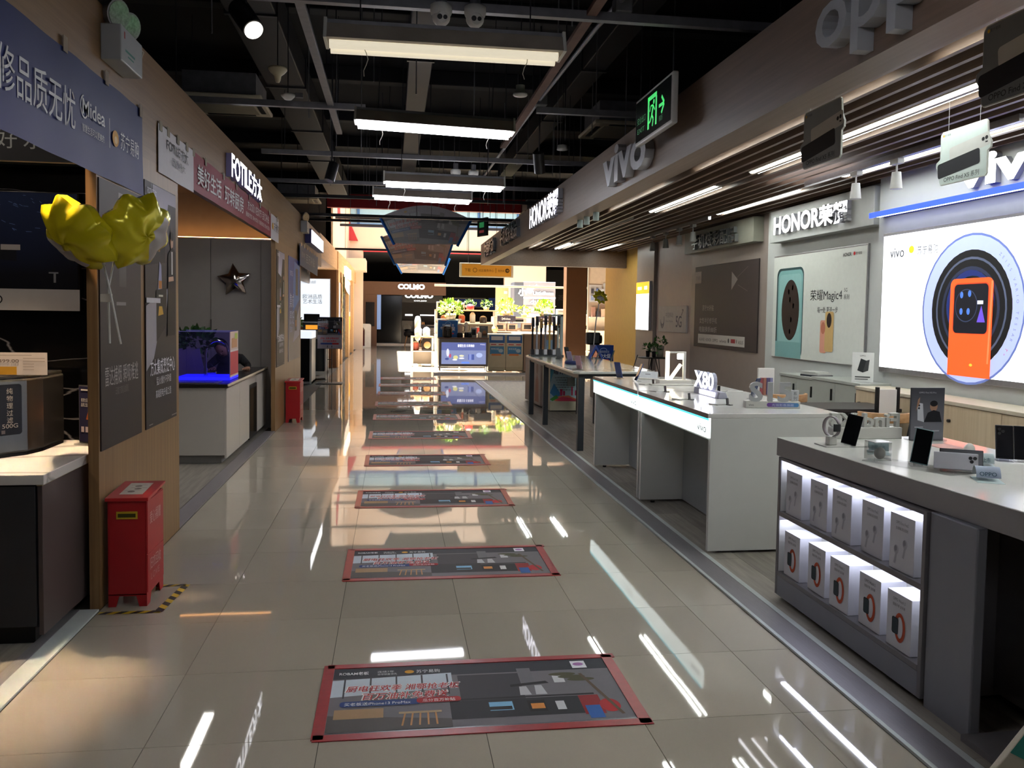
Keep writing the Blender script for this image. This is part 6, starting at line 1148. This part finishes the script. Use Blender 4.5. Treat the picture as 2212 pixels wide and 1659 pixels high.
# small appliances
def pot_app(x, y, z, r, h, c, label, group, lid='d8d4d0'):
    t = T('kitchen_appliance', label, 'appliance', (x, y, z), 0, group); MB().lathe([(0, 0), (r*.9, 0), (r, h*.15), (r, h*.75), (r*.8, h*.85), (0, h*.85)], n=18).build('body', C(c, .3), t); MB().lathe([(r*.82, h*.85), (r*.5, h*.97), (r*.15, h), (0, h)], n=18).build('lid', C(lid, .3), t); MB().ball((0, 0, h*1.02), r*.14, 8, 6).build('knob', M_BLKP, t)
def box_app(x, y, z, w, d, h, c, label, group, win='1a1a1e', hb=None):
    t = T('kitchen_appliance', label, 'appliance', (x, y, z), 0, group); bx(-w/2, w/2, 0, d, 0, h).build('body', C(c, .35), t, .012); bx(-w*.36, w*.28, -.006, 0, h*.25, h*.8).build('window', C(win, .15), t, .003); MB().cyl((w*.40, -.01, h*.6), (w*.40, 0, h*.6), w*.05, n=10).build('knob', C('b0a8a0'), t); bx(-w*.36, w*.28, -.02, -.008, h*.83, h*.88).build('handle', M_ALU, t)
def jug(x, y, z, r, h, c, label, group):
    t = T('kitchen_appliance', label, 'appliance', (x, y, z), 0, group); MB().lathe([(0, 0), (r, 0), (r, h*.3), (r*.7, h*.36)], n=16).build('base', C('2a2a2e'), t); MB().lathe([(r*.7, h*.36), (r*.95, h*.95), (r*.9, h)], n=16).build('jug', C(c, .1), t); MB().lathe([(r*.92, h), (r*.4, h*1.07), (0, h*1.08)], n=16).build('lid', C('2a2a2e'), t); MB().tube([(r*.9, 0, h*.9), (r*1.6, 0, h*.85), (r*1.5, 0, h*.5), (r*.8, 0, h*.45)], r*.13, 6).build('handle', C('2a2a2e'), t)
zt = .90
t = T('promo_card', 'blue promotion board standing on the screen cabinet', 'board', (2.24, 18.55, zt)); bx(-.26, .25, 0, .02, 0, .43).build('board', C('2f68b4'), t, .003); p = Pr(); p.ring(0, .33, .08, .07, .012, C('8fb8e8'), a0=0, a1=180); p.text('天猫购物狂欢', -.15, .28, .07, C('dfe8f4'), w=.30, bold=.02); p.text('年中大促', -.20, .18, .10, C('f2f2f4'), w=.38, bold=.02); p.rect(-.1, .08, .25, .03, C('d04a50')); p.build('print', t, (0, -.001, 0), 'F')
t = T('air_fryer', 'black rounded air fryer with a light outline on the screen cabinet', 'air fryer', (2.21, 18.38, zt)); MB().lathe([(0, 0), (.10, 0), (.12, .03), (.125, .20), (.11, .27), (.07, .30), (0, .305)], n=22).build('body', C('141416', .3), t); MB().ball((0, -.11, .22), (.075, .02, .03), 12, 8).build('panel', C('2a2624', .2), t); bx(-.012, .012, -.16, -.11, .05, .16).build('handle', C('3a342c', .3), t, .005); 
for x in (-.06, .06): MB().cyl((x, -.05, -.0), (x, -.05, .02), .012, n=8).build('foot', M_BLKP, t)
jug(2.54, 18.45, zt, .075, .33, 'b8a49c', 'blender with a tall jug on the screen cabinet', 'appliances on the screen cabinet'); jug(2.70, 18.5, zt, .05, .36, 'd8d8d8', 'white slim blender on the screen cabinet', 'appliances on the screen cabinet'); box_app(2.90, 18.5, zt, .15, .14, .26, '8a8688', 'grey coffee maker on the screen cabinet', 'appliances on the screen cabinet'); pot_app(3.04, 18.42, zt, .055, .16, 'e6e2dc', 'small white kettle on the screen cabinet', 'appliances on the screen cabinet'); box_app(2.79, 18.42, zt, .11, .10, .14, '1a1a1c', 'small black grinder on the screen cabinet', 'appliances on the screen cabinet')
t = T('picture_card', 'grey picture card at the right end of the screen cabinet', 'card', (3.14, 18.4, zt), .1); bx(-.11, .11, 0, .015, 0, .30).build('card', C('5a6670'), t, .002); p = Pr(); p.ell(.02, .12, .05, .07, C('8a6a54')); p.rect(-.03, .05, .11, .06, C('4a3a34')); p.rect(-.08, .25, .12, .012, C('aab2b8')); p.build('print', t, (0, -.001, 0), 'F')
GA = 'appliances on the sunlit shelf behind the screen'
for i, (x, z, r, h, c) in enumerate(((2.25, 1.25, .09, .22, 'c9805a'), (2.75, 1.25, .09, .24, 'b0563c'), (3.05, 1.25, .08, .30, 'e8e4e0'), (3.35, 1.25, .10, .2, '3a3230'), (2.45, 1.61, .08, .16, 'efe8e0'), (2.98, 1.61, .11, .16, 'c9333a'), (2.60, .95, .1, .2, 'd0c8c0'), (3.2, .95, .1, .2, 'a83a34'))): pot_app(x, 20.55, z, r, h, c, '%s pot on the sunlit shelf behind the screen, %s board' % (('terracotta', 'rust red', 'tall white', 'dark brown', 'ivory', 'bright red', 'pale grey', 'brick red')[i], ('third', 'third', 'third', 'third', 'top', 'top', 'second', 'second')[i]), GA)
for i, (x, z, w, h, c) in enumerate(((2.72, 1.61, .22, .2, 'd8b4c4'), (2.2, 1.61, .3, .22, 'dcdcdc'))): box_app(x, 20.6, z, w, .2, h, c, ('pink patterned box on the top board', 'white rice cooker box on the top board')[i]+' behind the screen', GA)
for i, (x, z, w, h, c) in enumerate(((3.98, 1.01, .30, .22, 'c4a894'), (4.34, 1.01, .30, .22, 'd0b09a'), (4.80, 1.01, .34, .24, 'c9b09c'), (4.05, 1.24, .26, .14, 'bdb4ae'), (4.55, 1.26, .40, .12, 'a9a4a2'), (4.1, .48, .45, .36, 'b09a90'), (4.7, .48, .45, .36, 'b49c90'))): box_app(x, 21.62, z, w, .3, h, c, '%s on the sunlit oven shelf' % ('left toaster oven', 'middle toaster oven', 'right toaster oven', 'small oven stacked at left', 'flat grill stacked at right', 'large lower carton at left', 'large lower carton at right')[i], 'ovens on the sunlit shelf')
for i, (x, z, c, h) in enumerate(((5.45, 1.23, 'efe6e2', .3), (5.85, 1.23, 'f2efec', .45), (6.2, 1.23, 'd89a8c', .28), (6.55, 1.23, 'e8d8cc', .3), (5.6, .83, 'e8e2f0', .2), (6.1, .83, 'd86a5c', .22), (6.5, .83, 'e0cfc4', .26), (5.5, .43, '5a5a9a', .2), (5.95, .43, 'e8e0dc', .22))): box_app(x, 21.85, z, .26, .25, h, c, '%s packed appliance on the shelf near the brown post' % ('first pale', 'tall white', 'salmon', 'cream', 'lilac', 'coral', 'sand coloured', 'violet', 'ivory')[i], 'packed goods near the brown post', win='c8b8b0')
for i, (x, y, z, c) in enumerate(((1.55, 20.85, .85, 'efefef'), (1.78, 20.85, .85, 'e4e8e8'), (1.48, 20.95, .45, 'c86a5a'))): pot_app(x, y, z, .10, .26, c, '%s cooker on the low sunlit rack' % ('left white', 'right white', 'lower coral')[i], 'cookers on the low rack', 'b8c4c4')
t = T('glass_cooker', 'dark glass-front cooker hanging at the low sunlit rack', 'appliance', (1.80, 20.70, .45)); bx(-.15, .12, 0, .3, 0, .35).build('body', C('2a2422', .15), t, .03); MB().ball((0, -.01, .16), (.10, .02, .10), 14, 8).build('window', C('a8845a', .1), t)
t = T('standing_fan', 'tall white tower fan standing left of the low sunlit rack', 'fan', (1.55, 21.4, 0)); MB().lathe([(0, 0), (.13, 0), (.13, .03), (.03, .05), (.025, .7)], n=16).build('stand', M_WPL, t); MB().lathe([(.025, .7), (.08, .75), (.09, 1.3), (.06, 1.4), (0, 1.42)], n=16).build('tower', M_WPL, t)
# plants and dark signs on the shelf tops
def lime(x, y, z, R, n, label, seed, mats=GY):
    t = T('potted_plant', label, 'plant', (x, y, z), 0, 'leafy plants on the island shelves'); MB().lathe([(0, 0), (R*.4, 0), (R*.5, R*.5), (R*.42, R*.5), (0, R*.45)], n=14).build('pot', C('c8b8a0'), t); leafy(t, (0, 0, R*.95), R, n, R*.38, mats, seed, .75)['kind'] = 'stuff'
lime(2.36, 19.4, 1.36, .30, 150, 'bright lime plant above the blue promotion board', 41); lime(4.15, 21.7, 1.44, .30, 150, 'bright lime plant over the left dark Midea sign', 42); lime(5.28, 21.7, 1.45, .28, 150, 'bright lime plant over the right dark Midea sign', 43); lime(2.98, 20.7, 1.61, .17, 90, 'green plant on the top board beside the red pot', 44, GL); lime(3.45, 20.7, 1.61, .17, 90, 'green plant at the right end of the top board', 45, GL); lime(4.72, 21.9, 1.43, .2, 90, 'lime plant between the two dark Midea signs', 46); lime(2.3, 20.75, 1.61, .14, 70, 'dark green plant at the left end of the top board', 47, GL)
t = T('plant_shelf', 'pale board holding the lime plant and a picture box', 'shelf', (2.3, 19.35, 0)); bx(-.3, .35, 0, .35, 1.33, 1.36).build('board', M_SHELF, t)
for x in (-.28, .31): bx(x, x+.03, .3, .34, 0.0, 1.33).build('post', M_SHELF, t)
t = T('picture_card', 'pale blue picture box under the lime plant', 'card', (2.42, 19.3, 1.14)); bx(-.14, .14, -.02, .0, 0, .19).build('card', C('a9cfe0'), t); bx(-.02, .02, -.022, -.02, .04, .14).build('print', C('c89a6a'), t); bx(-.12, .12, 0, .05, .17, .19).build('bracket', M_SHELF, t)
for i, (x, y, l) in enumerate(((4.14, 21.50, 'dark Midea sign in front of the left lime plant'), (5.30, 21.50, 'dark Midea sign in front of the right lime plant'))):
    t = T('brand_sign', l, 'sign', (x, y, 1.29), 0, 'dark Midea signs'); bx(-.27, .27, 0, .03, 0, .17).build('panel', C('2a2638', .3), t, .006); p = Pr(); p.ring(-.12, .085, .035, .04, .006, C('e8e8f0'), a0=80, a1=330); p.text('Midea', -.12, .055, .085, C('e8e8f0'), w=.24, bold=.015); p.build('lettering', t, (0, -.001, 0), 'F'); bx(-.2, .2, .03, .12, .0, .02).build('bracket', M_DARKM, t)
t = T('vacuum_tower', 'white tall column vacuum with yellow brushes on the island counter', 'vacuum cleaner', (3.62, 20.0, 0)); MB().cyl((0, 0, 0), (0, 0, 1.45), .05, n=14).build('column', M_WPL, t); MB().ball((-.0, 0, 1.1), (.09, .09, .09), 12, 8).build('dust_cup', C('e0cf9a'), t); MB().ball((0, 0, .93), (.085, .085, .085), 12, 8).build('lower_cup', C('e0cf9a'), t)
# ------------------------------------------------------------------ lit shelf wall, posts and signs at the right
t = T('goods_wall', 'sunlit pegboard wall of small packed goods beside the brown post', 'display wall', (6.85, 21.05, 0)); bx(-.38, .40, 0, .05, 0.5, 2.9).build('panel', mat('goods_panel', 'cfc0b0', .5), t); bx(-.36, .02, -.02, 0, 1.9, 2.4).build('board', C('c9ccd4'), t); bx(.06, .36, -.02, 0, 1.9, 2.45).build('board', C('c9ccd4'), t)
for x in (-.38, .38): bx(x-.02, x+.02, -.03, .02, 0, 2.95).build('frame_post', C('a09488'), t)
rg = random.Random(9)
for i in range(10): bx(-.30+.15*(i % 5), -.22+.15*(i % 5), -.06, -.02, 1.95+.2*(i//5), 2.09+.2*(i//5)).build('hanging_pack', C(('5a6a9a', '3a3a44', 'c8ccd8', '7a8ab0', 'c06a60')[rg.randrange(5)]), t)
for z in (1.05, 1.45): bx(-.36, .38, -.2, 0, z, z+.02).build('shelf_board', M_SHELF, t)
for i in range(5): bx(-.3+.14*i, -.19+.14*i, -.16, -.04, 1.47, 1.47+rg.uniform(.15, .3)).build('carton', C(('8a6a60', '3a3436', 'c4a894', '9a8478', 'd8c8bc')[i]), t)
t = T('promo_card', 'dark blue promotion box with white lettering right of the pale table', 'box', (4.665, 12.0, .0)); bx(-.19, .19, 0, .3, .60, .98).build('box', C('1f3c86', .4), t, .003); bx(-.17, .17, .02, .28, 0, .60).build('pedestal', C('8f867e'), t); p = Pr(); p.ring(0, .88, .07, .05, .01, C('8fa8d8'), a0=0, a1=180); p.text('天猫购物狂欢', -.11, .84, .05, C('c4cee4'), w=.22); p.text('年中大促', -.155, .75, .085, C('dfe6f2'), w=.29, bold=.02); p.rect(-.10, .70, .2, .02, C('c9454a')); p.build('print', t, (0, -.001, 0), 'F')
t = T('speaker_box', 'black rounded box speaker on the dark blue promotion box', 'speaker', (4.52, 12.12, .98)); bx(-.14, .12, 0, .16, 0, .23).build('case', M_BLKP, t, .03); MB().cyl((.12, .02, .1), (.135, .02, .1), .08, n=14).build('side_grille', C('2c2c2e'), t)
t = T('foil_balloon', 'small yellow foil balloon on a long stick far at the right', 'balloon', (4.44, 12.02, 1.0)); foil(t, (.15, 0, .86), .13, .07, Matrix.Rotation(math.radians(25), 4, 'Y') @ Matrix.Rotation(math.radians(62), 4, 'X'), 9, .2); MB().tube([(.05, .03, -.02), (.08, .02, .40), (.13, 0, .76)], .012, 7).build('stick', M_WPL, t)
t = T('sign_box', 'grey projecting sign with a glowing script logo on the mustard column', 'sign', (6.35, 15.95, 1.38)); bx(-.19, .20, 0, .10, 0, .60).build('box', mat('sign_taupe', '9c918c', .5), t, .004); letters(t, 'dyson', (-.155, -.001, .26), 'F', .15, .02, M_SIDE, .03, w=.30, face=E('ffffff', 4))
# ------------------------------------------------------------------ far shops
t = T('wayfinding_sign', 'ochre hanging sign with dark lettering over the island', 'sign', (3.37, 20.0, 2.51)); bx(-.74, .74, 0, .06, 0, .38).build('frame', C('a9a49c'), t, .004); p = Pr(); p.rect(-.68, .03, 1.36, .32, C('b07f30')); p.text('下载', -.60, .15, .10, C('3a2c1a'), w=.16); p.ring(-.32, .19, .06, .06, .012, C('3a2c1a')); p.text('社区服务中心', -.22, .155, .075, C('3a2c1a'), w=.42); p.rect(.25, .12, .01, .14, C('3a2c1a')); p.text('洗手间', .31, .155, .07, C('3a2c1a'), w=.17); p.ell(.57, .19, .06, .06, C('3a2c1a')); p.text('→', .53, .165, .08, C('c9963e'), w=.08); p.build('print', t, (0, -.001, 0), 'F')
for x in (-.5, .5): MB().cyl((x, .03, .38), (x, .03, 1.79), .008, n=6).build('rod', M_DARKM, t)
t = T('exit_sign', 'small dim exit sign hanging far off at the fascia end', 'sign', (2.52, 13.0, 2.99), .35); bx(-.02, .02, -.2, .2, 0, .34).build('case', C('3a3a3a'), t); bx(-.025, -.02, -.17, .17, .03, .31).build('panel', C('18251c', .2), t); p = Pr(); p.rect(-.1, .16, .2, .1, E('2f8a50', .4)); p.rect(-.1, .06, .2, .05, E('8a3a3a', .3), 0); p.build('symbols', t, (-.0255, 0, 0), 'R'); MB().cyl((0, 0, .34), (0, 0, 1.51), .006, n=6).build('rod', M_DARKM, t)
tag(bx(2.2, 7.4, 25.2, 25.28, 2.40, 2.47).build('ceiling_lamp_bar', mat('pale_bar', 'a89a90', .5), None, .004), 'long pale lamp bar low over the far aisle', 'lamp bar')
# COLMO shop
M_COLB = mat('colmo_brown', '8a6450', .55, noise=.04)
t = T('shop_front', 'brown shop front with glowing COLMO letters at the aisle end', 'shop front', (.1, 36.0, 0)); bx(-.65, 3.15, 0, .3, 2.30, 2.90).build('fascia', M_COLB, t, .01); bx(-.65, .0, 0, .3, 0, 2.30).build('side_wall', M_COLB, t); bx(-.5, -.1, -.02, 0, .85, 1.95).build('picture', C('1a1618', .2), t); letters(t, 'COLMO', (.95, -.02, 2.58), 'F', .30, .05, M_SIDE, .05, w=1.22, face=E('ffffff', 4)); bx(0, 1.15, .95, 1.0, 0, 2.5).build('glass_wall', C('0b0d10', .1), t); bx(1.15, 3.05, .9, .95, 0, 2.2).build('back_wall', C('24201f', .4), t); bx(1.15, 3.05, .85, .9, 1.97, 2.5).build('inner_fascia', C('1a1718', .3), t); letters(t, 'COLMO', (1.28, .83, 2.2), 'F', .28, .04, M_SIDE, .05, w=1.32, face=E('ffffff', 4)); letters(t, 'COLMO', (1.7, .84, 2.03), 'F', .07, .02, M_SIDE, .02, w=.6, face=E('ffffff', 2)); bx(-.0, 3.1, .3, 1.6, 0, .06).build('threshold', M_ALU, t); bx(0, .18, .6, .64, .7, 2.3).build('glow_panel', E('8fa8d8', .5), t); bx(1.3, 1.65, .86, .9, 1.35, 1.42).build('glow_label', E('ffffff', 2.5), t); bx(2.0, 2.7, .86, .9, 1.36, 1.41).build('glow_label', E('ffffff', 2.5), t)
for x, c in ((1.42, '4a443f'), (1.95, '201e20')): bx(x-.28, x+.24, .45, .84, .06, 1.12).build('washer', C(c, .3), t, .01); MB().cyl((x-.02, .44, .78), (x-.02, .46, .78), .18, n=20).build('washer_door', C('101012', .08), t)
t = T('washing_machine', 'grey washing machine standing before the COLMO shop', 'washing machine', (2.55, 35.2, 0)); bx(-.3, .3, 0, .6, .0, .95).build('body', C('9a9088', .4), t, .01); MB().cyl((0, -.01, .5), (0, 0, .5), .2, n=20).build('door', C('16161a', .1), t); bx(-.28, .28, -.008, 0, .82, .92).build('panel', C('3a3a3e'), t)
t = T('display_chair', 'dark shell chair with light wooden legs before the COLMO shop', 'chair', (1.55, 34.6, 0)); MB().ball((0, .05, .55), (.24, .2, .16), 14, 8).build('shell', C('1c1a1c'), t)
for x in (-.16, .16):
    for y in (-.12, .16): MB().cyl((x*1.2, y*1.2, 0), (x*.6, y*.6, .45), .015, n=8).build('leg', C('a87a4c'), t)
t = T('easel_frame', 'orange wooden easel with a dark poster near the COLMO shop', 'easel', (2.1, 33.0, 0)); MB().cyl((-.12, 0, 0), (-.02, 0, 1.1), .02, n=8).build('leg', C('b07a48'), t); MB().cyl((.14, 0, 0), (.04, 0, 1.1), .02, n=8).build('leg', C('b07a48'), t); bx(-.16, .18, -.03, 0, .45, 1.0).build('poster', C('2a2426'), t)
t = T('far_banner', 'blue shop banner with white characters far behind the island', 'banner', (4.28, 37.0, 1.78)); bx(-.93, .93, 0, .05, 0, .46).build('frame', C('6a6a62'), t); p = Pr(); p.rect(-.90, .04, 1.8, .36, C('1c3a8c')); p.text('鲜 / 玫瑰保鲜', -.70, .17, .17, C('b8c4d8'), w=1.05); p.text('天', .62, .17, .16, C('b8c4d8')); p.rect(-.4, .08, .9, .03, C('8090b8')); p.build('print', t, (0, -.001, 0), 'F')
tag(bx(5.35, 5.8, 37.0, 37.05, 1.6, 2.25).build('far_banner', C('1c3a8c')), 'narrow blue banner right of the shop banner with characters', 'banner')
t = T('far_counter', 'row of pale counters in front of the far dark shops', 'counter', (4.5, 34.5, 0)); bx(-1.2, 1.4, 0, .6, 0, .95).build('body', C('8a8078'), t, .01); bx(-1.25, 1.45, -.05, .65, .95, 1.0).build('top', C('b8a898'), t)
t = T('wood_partition', 'light wooden partition with a marble panel beside the blue kiosk', 'partition', (4.95, 28.0, 0)); bx(-.35, .12, 0, .1, 1.5, 2.55).build('upper_panel', M_OAKL, t); bx(-.35, .12, 0, .1, 0, 1.5).build('marble_panel', marble('grey_marble', '8d8a88', '5a5a5c', .1, 3), t); bx(-.05, .08, -.01, 0, 2.25, 2.36).build('notice', C('c9c4bc'), t)
t = T('kiosk', 'grey-blue water kiosk with a glowing swan logo', 'kiosk', (5.9, 27.0, 0)); bx(-.42, .75, 0, .1, 0, 2.68).build('front', mat('kiosk_grey', '8a8a96', .45), t, .01); bx(-.75, -.42, 0.02, 1.0, 0, 2.66).build('side', mat('kiosk_slate', '4a505e', .45), t); letters(t, 'LittleSwan', (-.08, -.02, 2.22), 'F', .17, .03, M_SIDE, .03, w=.75, face=E('ffffff', 4)); p = Pr(); p.ell(-.2, 2.36, .12, .10, E('a8d0ff', 2.5)); p.poly([(-.3, 2.42), (-.2, 2.56), (-.12, 2.4)], E('ffffff', 3)); p.line((-.15, 2.35), (.06, 2.58), .04, E('ffffff', 3)); p.rect(-.42, 2.08, 1.17, .05, E('ffffff', 3)); p.build('logo', t, (0, -.005, 0), 'F'); letters(t, '小天鹅', (-.2, -.02, 1.90), 'F', .16, .03, M_SIDE, .04, w=.78, face=E('ffffff', 4)); bx(-.34, .68, -.03, 0, 1.55, 1.80).build('display_strip', C('b89c92'), t); bx(-.34, .68, -.06, 0, 1.48, 1.54).build('glow_shelf', E('c8d4ff', 1.5), t); letters(t, '小', (-.62, -.0, 2.2), 'F', .3, .02, M_SIDE, .05, face=E('ffffff', 4))
t = T('dark_shop', 'dark shop front with faint MELNG lettering behind the island', 'shop front', (8.2, 36.0, 0)); bx(-1.6, 2.2, 0, .2, 1.5, 3.6).build('fascia', C('1e1c1c', .4), t); p = Pr(); p.text('MELNG 美菱', -1.2, 2.2, .28, C('4a4644'), w=1.8); p.build('lettering', t, (0, -.001, 0), 'F'); bx(-1.6, 2.2, -.02, .2, 1.25, 1.75).build('teal_band', C('4f8f8c'), t); bx(-1.6, 2.2, .1, .2, 0, 1.25).build('lower_wall', C('3a3430'), t)
